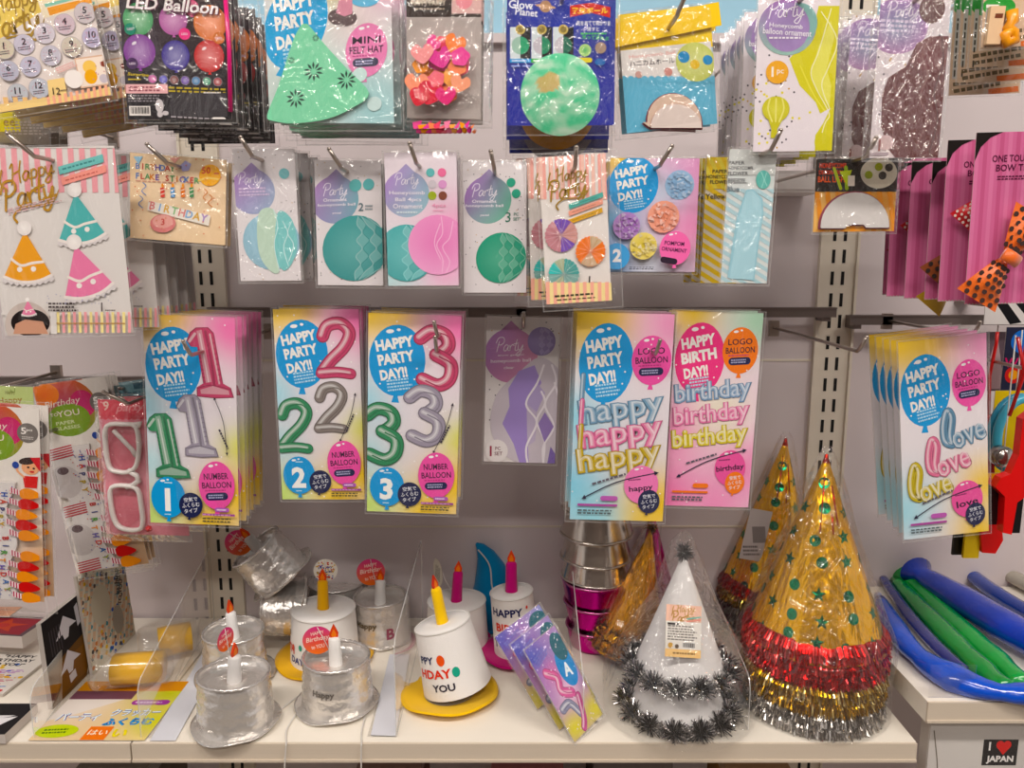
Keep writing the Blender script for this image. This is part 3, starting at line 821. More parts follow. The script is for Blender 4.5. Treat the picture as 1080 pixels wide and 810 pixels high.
pack('hat_sticker_pack', A, 'white striped-top pack with teal, yellow and pink felt party hats, foremost', 'sticker pack', 5, .026, 'hat sticker pack receding behind the foremost one', 'felt hat sticker packs', gap0=.035, hk=(205, 105), what='through the felt hat sticker packs', side=-.014, jit=(.001, .001, .3), rise=.018)
stack(A)

# -- flake stickers
A = Art((505, 76), (880, 106), (510, 408), Y2, v5)
A.bg('#ecd0ac', [(.5, .5, .6, '#f1dcc0')])
for i, (t, y, w_) in enumerate((('BIRTHDAY', 128, 150), ('FLAKE STICKER', 166, 250))):
    x = 527; cs = ['#4f86c6', '#c9504a', '#5aa06a', '#d98b2b', '#7a5fb0']
    k = 0
    for ch in t:
        if ch != ' ': A.text(ch, x + 9, y + (k * 1.6), 23, cs[k % 5], bold=.02)
        x += 19.3; k += 1
A.circ(818, 165, 42, '#efb53a'); A.text('50', 803, 146, 26, '#d3473d', bold=.02); A.stroke([(775, 185), (810, 175), (850, 180)], 8, '#f0cf7c'); A.lines(845, 158, 22, 10, 1, '#c9504a')
A.poly([(520, 92), (556, 92), (540, 124)], '#9ec7e0'); A.poly([(660, 98), (700, 96), (680, 118)], '#f2b3a8'); A.poly([(722, 108), (745, 122), (735, 146), (712, 150), (700, 128)], '#b5b3e0')
A.lines(620, 190, 180, 6, 1, '#c98d80', -3)
for x, c in ((635, '#d9574c'), (675, '#5b97c9'), (715, '#e8892f'), (749, '#5a9b6a')):
    A.rect(x - 8, 212, x + 8, 250, c, 4); A.stroke([(x - 8, 224), (x + 8, 218)], 3, '#f2e6da', False); A.stroke([(x - 8, 240), (x + 8, 234)], 3, '#f2e6da', False); A.circ(x, 204, 5, '#f1a52f', 8)
A.poly([(582, 262), (826, 322), (820, 362), (578, 300)], '#f1ebe2')
for k, (ch, c) in enumerate(zip('BIRTHDAY', ['#dd8f8f', '#8fb5dd', '#e0b560', '#98c490', '#dd8f8f', '#8fb5dd', '#e0b560', '#b79acf'])):
    A.text(ch, 598 + k * 29, 282 + k * 7, 30, c, bold=.02, rot=-13)
A.circ(640, 352, 50, '#dd8e8e', ry=36); A.circ(640, 345, 40, '#e8b0a8', ry=26); A.text('3', 640, 346, 26, '#c9504a')
for x, y, q in ((548, 265, 1), (820, 262, 0), (560, 215, 1), (800, 240, 0)): A.stroke([(x, y - 22), (x + 12, y - 8), (x - 4, y + 10), (x + 12, y + 26)], 3, ['#d98b2b', '#4f86c6'][q])
A.scatter(40, 3, '#d98b6b', (520, 100, 870, 400), 6)
pack('flake_sticker_pack', A, 'small cream pack of birthday flake stickers with printed candles', 'sticker pack', 1, .02, 'flake sticker pack just behind the small cream one', 'flake sticker packs', hk=(700, 132), what='through the birthday flake sticker packs', side=-.012, film_mat=FILMC)
stack(A)

# -- pastel honeycomb packs
def hc_base(A, box, seed, n=46):
    A.bg('#e5dfe1'); confetti(A, n, box, seed, r=2.4)
A = Art((60, 30), (322, 28), (70, 585), Y2, v6)
hc_base(A, (60, 30, 320, 580), 11)
teardrop(A, 138, 205, 95, '#b18ac2', '#a7b9d0', '#9fb9cf')
script(A, 'Party', 130, 155, 98, '#f1ecf4', 3, .055); A.lines(145, 205, 130, 40, 3, '#dccbe4', 2)
A.circ(275, 130, 22, '#86bfc4')
A.honey(210, 415, 122, '#a9cfe0', k=4, line='#d5e6ea')
A.poly([(165, 290), (215, 275), (245, 330), (225, 440), (240, 540), (205, 545), (160, 480), (150, 380)], '#c7dccc', smooth=True)
A.poly([(245, 290), (300, 320), (322, 420), (300, 500), (262, 540), (232, 500), (225, 420)], '#8ccbcb', smooth=True)
for p in ([(225, 280), (240, 350), (222, 430), (240, 540)], [(262, 330), (282, 380), (262, 440), (280, 520)], [(300, 330), (282, 380), (305, 430), (282, 500)]): A.stroke(p, 3, '#d8eeee')
pack('honeycomb_ball_pack', A, 'white pack with pale blue and green striped honeycomb ball', 'decoration pack', 4, .022, 'honeycomb pack seen edge-on behind the pale blue striped one', 'pale blue honeycomb packs', hk=(185, 75), what='through the pale blue honeycomb packs', side=-.006, film_mat=FILMC, jit=(.003, .002, 1.2))
stack(A)
A = Art((405, 75), (688, 78), (440, 602), Y2, v6)
hc_base(A, (405, 75, 690, 600), 12)
teardrop(A, 500, 240, 100, '#b287bd', '#7fb9c0', '#a97fbf')
script(A, 'Party', 500, 205, 100, '#f1ecf4', 3, .055); A.text('Ornament', 500, 240, 14, '#f1ecf4', 100, 2); A.text('honeycomb ball', 508, 262, 15, '#f1ecf4', 160, 2); A.text('pastel', 510, 296, 11, '#f1ecf4', 36)
A.circ(584, 180, 26, '#74bcbc'); A.circ(640, 176, 24, '#6fb6b8')
A.text('2', 612, 270, 34, '#6c8088'); A.lines(648, 272, 36, 26, 2, '#8d9aa0')
A.honey(595, 445, 140, '#57a9a8', k=5, seam=.12)
pack('honeycomb_ball_pack', A, 'white 2-piece pack with one large teal honeycomb ball', 'decoration pack', 2, .022, 'honeycomb pack behind the large teal ball pack', 'large teal honeycomb packs', hk=(548, 122), what='through the large teal honeycomb packs', side=-.008, film_mat=FILM)
stack(A)
A = Art((700, 44), (1005, 42), (708, 606), Y2 - .015, v6)
A.bg('#e9dfe6', [(1, .6, .6, '#efb0d2'), (.8, .85, .4, '#efb6d6'), (0, .9, .5, '#c3e0e2')]); 
teardrop(A, 792, 215, 98, '#b493cb', '#9ec4cf', '#b5d5d6')
script(A, 'Party', 795, 160, 98, '#f1ecf4', 3, .055); A.text('Honeycomb', 795, 212, 20, '#f1ecf4', 152); A.text('Ball 4pcs', 800, 240, 20, '#f1ecf4', 112); A.text('Ornament', 797, 266, 20, '#f1ecf4', 126); A.lines(800, 292, 100, 10, 1, '#e5f0f2')
for x, y, c in ((895, 126, '#74bcbc'), (944, 126, '#e87fa6'), (903, 175, '#d7cfd6'), (946, 175, '#dba3cf'), (902, 222, '#a6b52c'), (947, 222, '#8a5140')): A.circ(x, y, 18, c)
A.text('4pcs', 930, 265, 20, '#e9a8c4', 60); A.lines(930, 285, 50, 8, 1, '#e9a8c4')
A.honey(790, 465, 122, '#68bcbd', k=4, line='#a5dcdc'); A.circ(925, 430, 128, '#eca0cd', inner='#e58cc2', col2='#efb0d6')
for p in ([(940, 310), (945, 380), (920, 430), (945, 490), (942, 545)], [(990, 330), (975, 400), (945, 440), (975, 500), (960, 545)], [(935, 340), (910, 420), (935, 490)]): A.stroke(p, 4, '#f4c6e0')
pack('honeycomb_ball_pack', A, 'pack of teal and pink honeycomb balls with a chart of six colour dots', 'decoration pack', 2, .02, 'honeycomb pack behind the teal and pink ball pack', 'teal and pink honeycomb packs', hk=(850, 100), what='through the teal and pink honeycomb packs', side=-.004, jit=(.003, .001, .8))
stack(A)
A = Art((32, 82), (302, 82), (58, 634), Y2, v7)
hc_base(A, (32, 82, 302, 634), 14, 60)
teardrop(A, 145, 240, 100, '#aa78bd', '#6db79c', '#9ecfba')
script(A, 'Party', 130, 208, 104, '#f1ecf4', 3, .055); A.text('Ornament', 130, 246, 14, '#f1ecf4', 104); A.text('honeycomb ball', 132, 266, 15, '#f1ecf4', 160); A.text('pastel', 134, 305, 11, '#f1ecf4', 36)
A.circ(240, 168, 19, '#3fa489'); A.circ(264, 214, 19, '#3fa489'); A.text('3', 234, 312, 42, '#3d7c68', bold=.0); A.text('PC', 268, 300, 13, '#5b8b7b'); A.text('SET', 270, 320, 13, '#5b8b7b')
A.honey(212, 485, 108, '#38a98a', k=5)
pack('honeycomb_ball_pack', A, 'white 3-piece pack with a green honeycomb ball and two green dots', 'decoration pack', 1, .02, 'honeycomb pack behind the green 3-piece one', 'green honeycomb packs', hk=(170, 130), what='through the green honeycomb packs', side=-.003)
stack(A)

# -- paper fan packs
def fan(A, cx, cy, r, cols):
    n = 24; vs = [(cx, cy)]; m = 48
    for k in range(m):
        a = 2 * math.pi * k / m; rr = r * (1 if k % 2 else .93); vs.append((cx + rr * math.cos(a), cy + rr * math.sin(a)))
    A.raw(vs, [(0, k, k % m + 1) for k in range(1, m + 1)], [C(cols[0])] * (m + 1))
    for i, (a0, a1, c) in enumerate(cols[1:]):
        P = [(cx, cy)]
        for k in range(13):
            a = math.radians(a0 + (a1 - a0) * k / 12); rr = r * (1 if k % 2 else .93); P.append((cx + rr * math.cos(a), cy + rr * math.sin(a)))
        A.raw(P, [(0, k, k + 1) for k in range(1, 13)], [C(c)] * 14)
    for k in range(m // 2):
        a = 2 * math.pi * k / (m // 2); A.stroke([(cx, cy), (cx + r * .93 * math.cos(a), cy + r * .93 * math.sin(a))], r * .018, mix(cols[0], '#ffffff' if k % 2 else '#604040', .35), False, cap=False)
A = Art((352, 64), (634, 46), (402, 682), Y2 - .03, v7)
A.bg('#e9e3df')
for k in range(12): A.poly([(340 + k * 26, 40), (353 + k * 26, 40), (365 + k * 26, 236), (352 + k * 26, 238)], '#efb3aa')
for k in range(7): A.poly([(352 + k * 44, 40), (366 + k * 44, 40), (378 + k * 44, 236), (364 + k * 44, 238)], '#f0c9bd')
happy_party_script(A, 482, 165, 165, '#a78a3c', 13)
for y, c in ((246, '#62b2a8'), (275, '#ecab98'), (310, '#dcae3e')):
    A.poly([(485, y + 12), (628, y - 40), (632, y - 20), (489, y + 32)], c); A.lines(558, y - 4, 120, 9, 1, mix(c, '#303030', .4), 19)
fan(A, 457, 388, 72, ['#c98f98', (-120, -55, '#7a55b8'), (30, 90, '#7a55b8'), (-55, 30, '#d3a29c')])
fan(A, 585, 455, 66, ['#ef8a3c', (-95, -40, '#cdbb9c'), (60, 130, '#cdb79c')])
fan(A, 473, 552, 68, ['#8fb5b0', (-90, 0, '#5aa8a4'), (180, 240, '#5bc4c0'), (90, 140, '#b9bda2'), (-130, -90, '#b9bda2')])
A.text('1', 584, 578, 36, '#4a4040'); A.lines(612, 588, 36, 9, 1, '#6a5a5a')
for k in range(9): A.rect(398 + k * 32, 600, 414 + k * 32, 670, '#efb3a6', 3)
A.rect(396, 640, 700, 700, '#efc9a2')
for k in range(10): A.rect(398 + k * 32, 585, 414 + k * 32, 690, '#eeb5a4', 3); A.rect(414 + k * 32, 588, 430 + k * 32, 690, '#efdca8', 3)
A.lines(530, 640, 190, 14, 1, '#4a4a3c', 4); A.lines(540, 656, 190, 8, 1, '#4a4a3c', 4)
pack('paper_fan_pack', A, 'foremost peach striped pack with purple, orange and teal paper fans', 'decoration pack', 2, .03, 'paper fan pack tucked behind the foremost one', 'paper fan packs', hk=(497, 118), what='through the paper fan packs', dx=-.011, dz=.002, mg=(.004, .004, .012, .008), film_mat=FILMC, side=0, jit=(0, 0, 0), rolls=[1.5, 3])
stack(A)

# -- pompom pack
def pompom(A, cx, cy, r, col, seed):
    rn = random.Random(seed)
    A.circ(cx, cy, r, mix(col, '#ffffff', .15), inner=mix(col, '#403040', .15), n=18)
    for k in range(60):
        a = rn.uniform(0, 6.28); d = r * math.sqrt(rn.random()) * .85; s = r * rn.uniform(.1, .2); x, y = cx + d * math.cos(a), cy + d * math.sin(a)
        A.poly([(x + s * math.cos(a), y + s * math.sin(a)), (x + s * math.cos(a + 2), y + s * math.sin(a + 2)), (x + s * math.cos(a + 4), y + s * math.sin(a + 4))], mix(mix(col, '#ffffff', rn.uniform(0, .5)), '#503050', rn.uniform(0, .2)))
A = Art((655, 66), (1032, 68), (662, 545), Y2, v7)
A.bg('#dbc4d8', [(.1, 0, .3, YEL), (1, .1, .5, '#e2a3cc'), (.9, .6, .4, '#ef9fca'), (.05, .55, .35, '#7db4d6'), (0, 1, .4, '#6fb2e0'), (.5, .9, .4, '#d8dce8'), (.6, .3, .3, '#cfd4e6')])
party_balloon(A, 758, 178, 105, 118, '#3fa3dc', rot=-8)
pompom(A, 953, 178, 62, '#8fb9dc', 1); pompom(A, 890, 312, 68, '#f0a184', 2); pompom(A, 733, 350, 58, '#ab77c2', 3); pompom(A, 808, 436, 58, '#e6d265', 4)
A.circ(694, 480, 56, '#5fa9de'); A.text('2', 696, 476, 56, '#f4f2f4', bold=.04)
A.balloon(942, 445, 66, 72, '#ee7cb4', hl=True); A.text('POMPOM', 938, 425, 18, '#4c2348', 84, -4); A.text('ORNAMENT', 938, 452, 17, '#4c2348', 108, -6); A.rrect(918, 498, 74, 26, '#3a2c3c', -10)
A.lines(810, 530, 120, 14, 2, '#4a4a58')
pack('pompom_ornament_pack', A, 'colourful balloon-print pack with blue, peach, purple and yellow pompoms', 'decoration pack', 3, .018, 'pompom pack hanging behind the colourful pompom pack', 'pompom packs', hk=(845, 110), what='through the pompom packs', side=.008)
stack(A)
del A
# -- paper honeycomb flower packs, yellow behind blue
def stripes(A, box, n, c, w=.5, slant=1.2):
    x0, y0, x1, y1 = box; s = (x1 - x0 + (y1 - y0) / slant) / n
    for k in range(n + 2):
        x = x0 - (y1 - y0) / slant + k * s; A.poly([(x, y0), (x + s * w, y0), (x + s * w + (y1 - y0) / slant, y1), (x + (y1 - y0) / slant, y1)], c)
A = Art((48, 48), (190, 50), (38, 458), Y2 + .015, v8)
A.bg('#e6dfd0'); stripes(A, (30, 150, 200, 460), 13, '#e9cb3c', .55, .62)
A.rect(30, 40, 200, 150, '#e7d86a'); stripes(A, (30, 40, 200, 150), 8, '#e9cb3c', .5, 2)
for i, t in enumerate(('PAPER', 'HONEYCOMB', 'FLOWER')): A.text(t, 92, 94 + i * 17, 12, '#3a3428', (50, 90, 64)[i], bold=.02)
A.text('Yellow', 80, 174, 17, '#5a5030')
pack('honeycomb_flower_pack', A, 'yellow striped paper flower pack half hidden behind the pale blue one', 'decoration pack', 2, .02, 'paper flower pack edge behind the yellow striped one', 'yellow paper flower packs', hk=(120, 62), what='behind the pale blue paper flower pack', side=0, dx=-.004, ext=.0, rise=.004)
stack(A)
A = Art((122, 22), (276, 26), (98, 456), Y2 - .03, v8)
A.bg('#d9dedd'); stripes(A, (90, 150, 290, 470), 15, '#b7d3da', .5, .62)
A.rect(90, 15, 290, 105, '#cfd2d0')
for i, t in enumerate(('PAPER', 'HONEYCOMB', 'FLOWER')): A.text(t, (145, 158, 150)[i], 66 + i * 17, 12, '#4b4c50', (54, 82, 66)[i], bold=.02)
A.lines(150, 124, 64, 18, 3, '#6c6d70'); A.text('Blue', 134, 150, 18, '#6c7b84')
A.circ(233, 120, 24, '#6fb9b0', ry=30); A.stroke([(225, 95), (235, 120), (228, 145)], 2, '#a9dcd4'); A.stroke([(243, 98), (238, 122), (246, 140)], 2, '#a9dcd4')
A.poly([(120, 440), (135, 330), (148, 240), (178, 152), (200, 150), (232, 180), (236, 230), (222, 330), (210, 450)], '#a4ccd8')
A.poly([(128, 445), (144, 330), (156, 240), (182, 158), (198, 156), (226, 185), (230, 230), (216, 330), (206, 445)], '#b3d6e0')
pack('honeycomb_flower_pack', A, 'pale blue paper flower pack with grey diagonal stripes', 'decoration pack', 0, hk=(222, 40), what='through the pale blue paper flower pack', side=.004, film_mat=FILMC)

# -- light-up half ball pack with black header
A = Art((405, 55), (672, 52), (398, 292), Y2, v8)
A.bg('#efc078'); stripes(A, (395, 160, 680, 300), 13, '#e8a23c', .5, -.9)
for k in range(9): A.poly([(400 + k * 34, 160), (416 + k * 34, 160), (438 + k * 34, 300), (422 + k * 34, 300)], '#eba03a')
A.rect(398, 40, 680, 160, '#2a2320')
A.text('HONEYCOMB', 458, 76, 17, '#e4563a', 88, bold=.02); A.text('BALL LIGHT', 460, 120, 20, '#ea6a34', 100, bold=.02); A.text('DECORATION', 455, 98, 14, '#e4563a', 84)
A.stroke([(462, 85), (485, 150)], 10, '#b9c94a', False); A.stroke([(500, 82), (505, 150)], 12, '#9fb83e', False); A.poly([(480, 95), (520, 90), (505, 140)], '#c9d84e'); A.rect(508, 108, 530, 142, '#e9dfd4')
A.circ(608, 100, 60, '#d9d2c2', ry=50); 
for x, y, c in ((575, 106, '#9aa63a'), (607, 80, '#a0a83e'), (620, 108, '#4a4440'), (640, 82, '#4a4440')): A.circ(x, y, 13, c)
root = pack('light_ball_pack', A, 'orange striped pack with black header and a white half-round ball', 'decoration pack', 0, hk=(520, 60), what='above the black-headed half-round ball pack', film_mat=FILMC, off=.006, side=.003)
def half_round(root, A, pts, th, col, edge, name='folded_paper_ball'):
    g = MB(); P = [A.uv(*p) for p in pts]; P = [((u - .5) * A.w, -v * A.h) for u, v in P]; n = len(P)
    g.add([(x, -th, z) for x, z in P] + [(x, -.0012, z) for x, z in P], [tuple(range(n))], col)
    g.add([(x, -th, z) for x, z in P] + [(x, -.0012, z) for x, z in P], [(i, (i + 1) % n, n + (i + 1) % n, n + i) for i in range(n)], edge)
    cx, cz = sum(p[0] for p in P) / n, sum(p[1] for p in P) / n
    Q = [(cx + (x - cx) * 1.05, cz + (z - cz) * 1.07) for x, z in P]
    g.add([(x, -.0014, z) for x, z in Q], [tuple(range(n))], edge)
    return g.build(name, PRINT, root)
arc = [(531 + 113 * math.cos(math.radians(a)), 275 - 112 * math.sin(math.radians(a))) for a in range(0, 181, 10)]
half_round(root, A, [(642, 278)] + arc + [(420, 280), (500, 280), (508, 268), (560, 268), (568, 278)], .004, '#d8d4d2', '#9c5262')

# -- bow tie cards on the next bay
def bowcard(A, seed, full=True):
    A.bg('#cf5b93')
    for k in range(9): A.poly([(k * 37, 0), (k * 37 + 18, 0), (k * 37 + 18, 750), (k * 37, 750)], '#dc74a6' if k % 2 else '#c24e86')
def bow_pack(px0, py0, px1, pybl, pxbl, Y, bow, label, corner=True, seed=0, txt=True):
    A = Art((px0, py0), (px1, py0 - 2), (pxbl, pybl), Y, None)
    A.frame(300, 750)
    A.bg('#c87298')
    for k in range(10): A.poly([(k * 34, 0), (k * 34 + 17, 0), (k * 34 + 17, 750), (k * 34, 750)], ('#cf7fa2', '#bd6489')[k % 2])
    A.poly([(0, 0), (110, 0), (60, 22), (22, 60), (0, 120)], '#1d1614')
    if txt:
        A.text('ONE TOUCH', 162, 112, 30, '#5c2140', 178); A.text('BOW TIE', 162, 152, 30, '#5c2140', 140); A.lines(165, 195, 130, 22, 2, '#5c2140')
    for k in range(22):
        x = 6 + k * 14; A.poly([(x, 742), (x + 7, 751), (x - 7, 751)], '#b7aaa6')
    X = A.X @ R3(0, 'Z')
    rt = empty('bow_tie_pack', X, label, 'bow tie', 'pink bow tie cards')
    card_obj(A, rt)
    c, dots, bpx, bpy, rot, s = bow
    A.view(0, 0, 1); bx, bz = A.uv(bpx, bpy); bx -= .5; A.frame(300, 750)
    g = MB(); M0 = T3(bx * A.w, -.006, -bz * A.h) @ R3(rot, 'Y')
    for sg in (-1, 1):
        vs = []; n = 9; m = 7
        for i in range(n + 1):
            t = i / n; hw = s * (.10 + .34 * t ** .8); 
            for j in range(m + 1):
                q = j / m - .5; vs.append((sg * s * (.06 + .86 * t), -.004 - .007 * math.sin(math.pi * min(1, t * 1.1)) * math.cos(q * 3) - .0015 * math.sin(q * 14) * (1 - t), q * 2 * hw))
        g.add(vs, [(i * (m + 1) + j, i * (m + 1) + j + 1, (i + 1) * (m + 1) + j + 1, (i + 1) * (m + 1) + j) for i in range(n) for j in range(m)], c, 0, M0, True)
        if dots:
            for i in range(6):
                for j in range(5):
                    t = .16 + i * .155; q = (j - 2) * .21 + (.1 if i % 2 else 0); hw = s * (.10 + .34 * t ** .8)
                    if abs(q) > .45: continue
                    y = -.0048 - .007 * math.sin(math.pi * min(1, t * 1.1)) * math.cos(q * 3) - .0015 * math.sin(q * 14) * (1 - t)
                    x = sg * s * (.06 + .86 * t); r = s * .05
                    g.add([(x + r * math.cos(k * .785), y, q * 2 * hw + r * math.sin(k * .785)) for k in range(8)], [tuple(range(8))], dots, 0, M0)
    g.tube([(0, -.012, -s * .16), (0, -.0135, 0), (0, -.012, s * .16)], s * .12, c, 0, 10, M0, flat=.6)
    b = g.build('bow', SATIN, rt)
    if not txt or bpx != 1057: return A, rt
    g = MB(); g.box(-.006, .006, -.0046, -.0006, -.03, .03, '#5f3034', 0, T3(bx * A.w * .95, 0, -(bz - .18) * A.h))
    g.box(-.0085, .0085, -.009, -.0046, .0, .033, c, 0, T3(bx * A.w * .95 + .004, 0, -(bz - .25) * A.h) @ R3(-8, 'Y'))
    if dots:
        for i in range(8):
            x = (i % 2 - .5) * .008; z = .005 + (i // 2) * .0075; g.box(x - .0013, x + .0013, -.0094, -.009, z - .0013, z + .0013, dots, 0, T3(bx * A.w * .95 + .004, 0, -(bz - .25) * A.h) @ R3(-8, 'Y'))
    g.build('neck_strap', SATIN, rt)
    return A, rt
Yb = -.30
A, _ = bow_pack(1030, 140, 1106, 321, 1001, Yb - .06, ('#e2762c', '#3a1f18', 1043, 270, -58, .052), 'foremost pink card with an orange black-dotted bow tie')
hook(A.X @ Vector((.02, 0, -.016)), 0, 'above the foremost orange bow tie card', side=.01)
bow_pack(1000, 148, 1075, 318, 982, Yb - .03, ('#c93238', '#f0e2da', 1024, 210, -50, .030), 'pink card with a red white-dotted bow tie, second from the front')
bow_pack(984, 170, 1060, 316, 966, Yb - .005, ('#8a4a28', '#2a1712', 1008, 258, -50, .050), 'pink card with a dark orange dotted bow tie behind the red one')
bow_pack(962, 170, 1040, 315, 943, Yb + .02, ('#b9963e', None, 990, 294, -50, .040), 'pink card with a dull gold bow tie low on it')
bow_pack(942, 172, 1010, 313, 934, Yb + .045, ('#c23438', '#f0e2da', 972, 224, -50, .030), 'pink card with a small red spotted bow tie near the half-round ball pack')
bow_pack(938, 168, 1010, 311, 926, Yb + .065, ('#a83438', None, 955, 250, -50, .03), 'rearmost pink bow tie card, mostly hidden', txt=False)

# ================================================================ ROW 1 (top)
Y1 = -.31
v1, v2, v3, v4 = (0, 0, 3.857), (270, 0, 3.857), (530, 0, 3.857), (760, 0, 3.375)
# -- numbered sticker pack, tilted
A = Art((-150, -40), (345, -120), (-80, 470), Y1 - .02, v1)
A.bg('#e7ddd8')
A.poly([(-170, 20), (-60, 180), (165, 40), (400, -60), (340, -160), (-170, -60)], '#ecd27a')
A.rect(150, -30, 430, 40, '#efe3cb', 14)
A.poly([(180, 30), (360, -12), (366, 8), (188, 62)], '#e9a338'); A.poly([(170, 15), (300, -15), (300, -5), (175, 28)], '#8fc6b8')
happy_party_script(A, 40, 50, 230, '#a98a3a', 15)
for i, (x, y, t, c) in enumerate(((75, 180, '2', '#cdc8d6'), (162, 135, '3', '#d6cfd8'), (247, 97, '4', '#d5c3cc'), (332, 52, '5', '#cfc6c9'), (93, 272, '7', '#c6c3d4'), (180, 226, '8', '#c8c4cf'), (268, 190, '9', '#d3cabd'), (356, 152, '10', '#c3bbd2'), (32, 385, '11', '#c4c6cc'), (122, 362, '12', '#c3c6d0'), (-5, 200, '1', '#d4cbb8'), (5, 290, '6', '#bdbccb'))):
    A.circ(x, y, 43, '#b6aeb4'); A.circ(x, y, 41, c); A.text(t, x, y - 12, 28, '#2a2530', bold=.03); A.lines(x, y + 16, 52, 18, 2, '#4a4450', 8, i); A.scatter(16, 2, '#c98d9a', (x - 28, y - 25, x + 28, y + 30), i)
for k in range(14): A.poly([(-110 + k * 40, 400), (-90 + k * 40, 400), (-82 + k * 40, 480), (-102 + k * 40, 480)], '#ecc58e')
A.poly([(-110, 470), (-110, 440), (160, 400), (160, 330), (230, 318), (236, 400), (450, 345), (450, 500)], '#eed29a')
for k in range(14): A.poly([(150 + k * 24, 400 - k * 5), (162 + k * 24, 397 - k * 5), (166 + k * 24, 470), (154 + k * 24, 470)], '#efb59a')
A.rect(286, 230, 418, 355, '#d9b8a2', 8); A.rect(291, 236, 413, 349, '#efe0d4', 8)
A.circ(338, 275, 28, '#eec878'); A.circ(340, 315, 26, '#e9b03c', ry=30); A.circ(395, 262, 12, '#8a4a3a'); A.circ(392, 322, 18, '#c9bfc6'); A.scatter(8, 3, '#c99', (350, 250, 405, 340), 3)
A.circ(270, 325, 38, '#efe8e4'); A.lines(245, 275, 90, 26, 3, '#dca8a4', 22)
A.text('12', 195, 375, 28, '#3a3530', bold=.0); A.lines(228, 370, 34, 8, 1, '#5a5048', 8)
pack('number_sticker_pack', A, 'tilted pastel sticker pack with numbers in round grey badges', 'sticker pack', 5, .022, 'number sticker pack receding behind the tilted front one', 'number sticker packs', hk=(110, -70), what='up at the tilted number sticker packs', dx=.005, dz=-.001, mg=(.004, .004, .006, .006), film_mat=FILMC, rolls=[-2, -1, 1, 0, -1.5])
stack(A)
# yellow-ended bundle below it
A = Art((-60, 440), (195, 455), (-60, 575), Y1 + .09, v1)
A.bg('#8f857c', [(.2, .1, .4, '#c9b23a')]); A.rect(-60, 440, 80, 535, '#e6d63a'); A.lines(100, 520, 170, 60, 5, '#b7aaa0'); A.text('ee', 35, 500, 26, '#b79a1c')
pack('yellow_label_pack', A, 'low pack with a yellow label end peeking below the number stickers', 'party pack', 2, .02, 'dull pack behind the yellow-labelled one', 'yellow-labelled packs', hk=(60, 445), what='above the yellow-labelled pack')
stack(A)

# -- LED balloon pack
A = Art((478, -60), (912, -60), (486, 485), Y1 - .03, v1)
A.bg('#241f26', [(.2, .3, .5, '#3a2d3a'), (.7, .2, .4, '#3c2a2c')])
for x, y, r, c in ((553, 75, 62, '#5cb277'), (697, 78, 58, '#c46fb3'), (848, 90, 68, '#ec8a32'), (775, 30, 30, '#e55d8d'), (552, 205, 66, '#8f3fa4'), (700, 222, 58, '#44309c'), (838, 225, 62, '#d02a30')):
    A.circ(x, y, r, mix(c, '#101018', .25), ry=r * 1.06, inner=mix(c, '#ffffff', .28)); A.poly([(x - 8, y + r * 1.2), (x + 8, y + r * 1.2), (x, y + r)], c); A.circ(x - r * .3, y - r * .5, r * .16, mix(c, '#ffffff', .75), ry=r * .09, rot=30)
for x, y, c in ((520, 115, '#2e8f76'), (742, 135, '#e64f8f'), (882, 152, '#c8762c'), (520, 255, '#4b2a5c')): A.circ(x, y, 24, c); A.text('LED', x, y, 9, '#e9d9e9', 26)
for i, c in enumerate(('#c24f9c', '#4a46b8', '#7c2f2a', '#6a3fa4', '#3f7fae', '#2f9470', '#a02a34')): A.circ(600 + i * 45, 318 + i * 2, 19, '#8a8088'); A.circ(600 + i * 45, 318 + i * 2, 16, c, inner=mix(c, '#ffffff', .35))
A.text('Surprise', 542, 302, 16, '#d9c43c', 88, -4, shear=.2); A.lines(530, 320, 60, 10, 1, '#d9c43c')
A.rect(488, 340, 662, 378, '#e7b9bb'); A.lines(575, 359, 150, 26, 2, '#8f4a58'); A.lines(790, 365, 250, 28, 2, '#b8a532', -2, 5)
A.rect(668, 375, 905, 475, '#3d393e'); A.lines(570, 398, 150, 34, 3, '#8f888e'); A.lines(850, 375, 80, 10, 1, '#e9e4e4')
A.rect(497, 430, 585, 470, '#ece6e2')
for k in range(18): A.rect(502 + k * 4.4, 434, 502 + k * 4.4 + (1 + k % 3), 462, '#2a2628')
A.circ(625, 430, 17, '#cfc9cb', ry=28); A.circ(625, 465, 12, '#cfc9cb'); A.rrect(648, 460, 26, 18, '#cfc9cb'); A.rrect(868, 490, 64, 26, '#ece6e2'); A.lines(770, 480, 200, 12, 1, '#a7a0a4', -3)
A.text('LED Balloon', 702, 24, 52, '#5c1c3c', 380, -4, bold=.05, shear=.15); A.text('LED Balloon', 700, 22, 50, '#efe8e8', 376, -4, bold=.022, shear=.15)
pack('led_balloon_pack', A, 'foremost black light-up balloon pack with seven glowing balloons printed', 'balloon pack', 7, .021, 'black light-up balloon pack receding behind the foremost one', 'black light-up balloon packs', hk=(700, -30), what='up at the black light-up balloon packs', mg=(.003, .003, .006, .004), film_mat=FILMC, jit=(.003, .003, 1.5))
stack(A)
g = MB(); P_ = [((A.uv(*q)[0] - .5) * A.w, -A.uv(*q)[1] * A.h) for q in ((918, -40), (926, 200), (920, 455))]; g.tube([(x, -.003, z) for x, z in P_], .0022, '#d2347c', 0, 8); g.build('balloon_stick', PLAS, A.root)['label'] = 'magenta plastic stick'


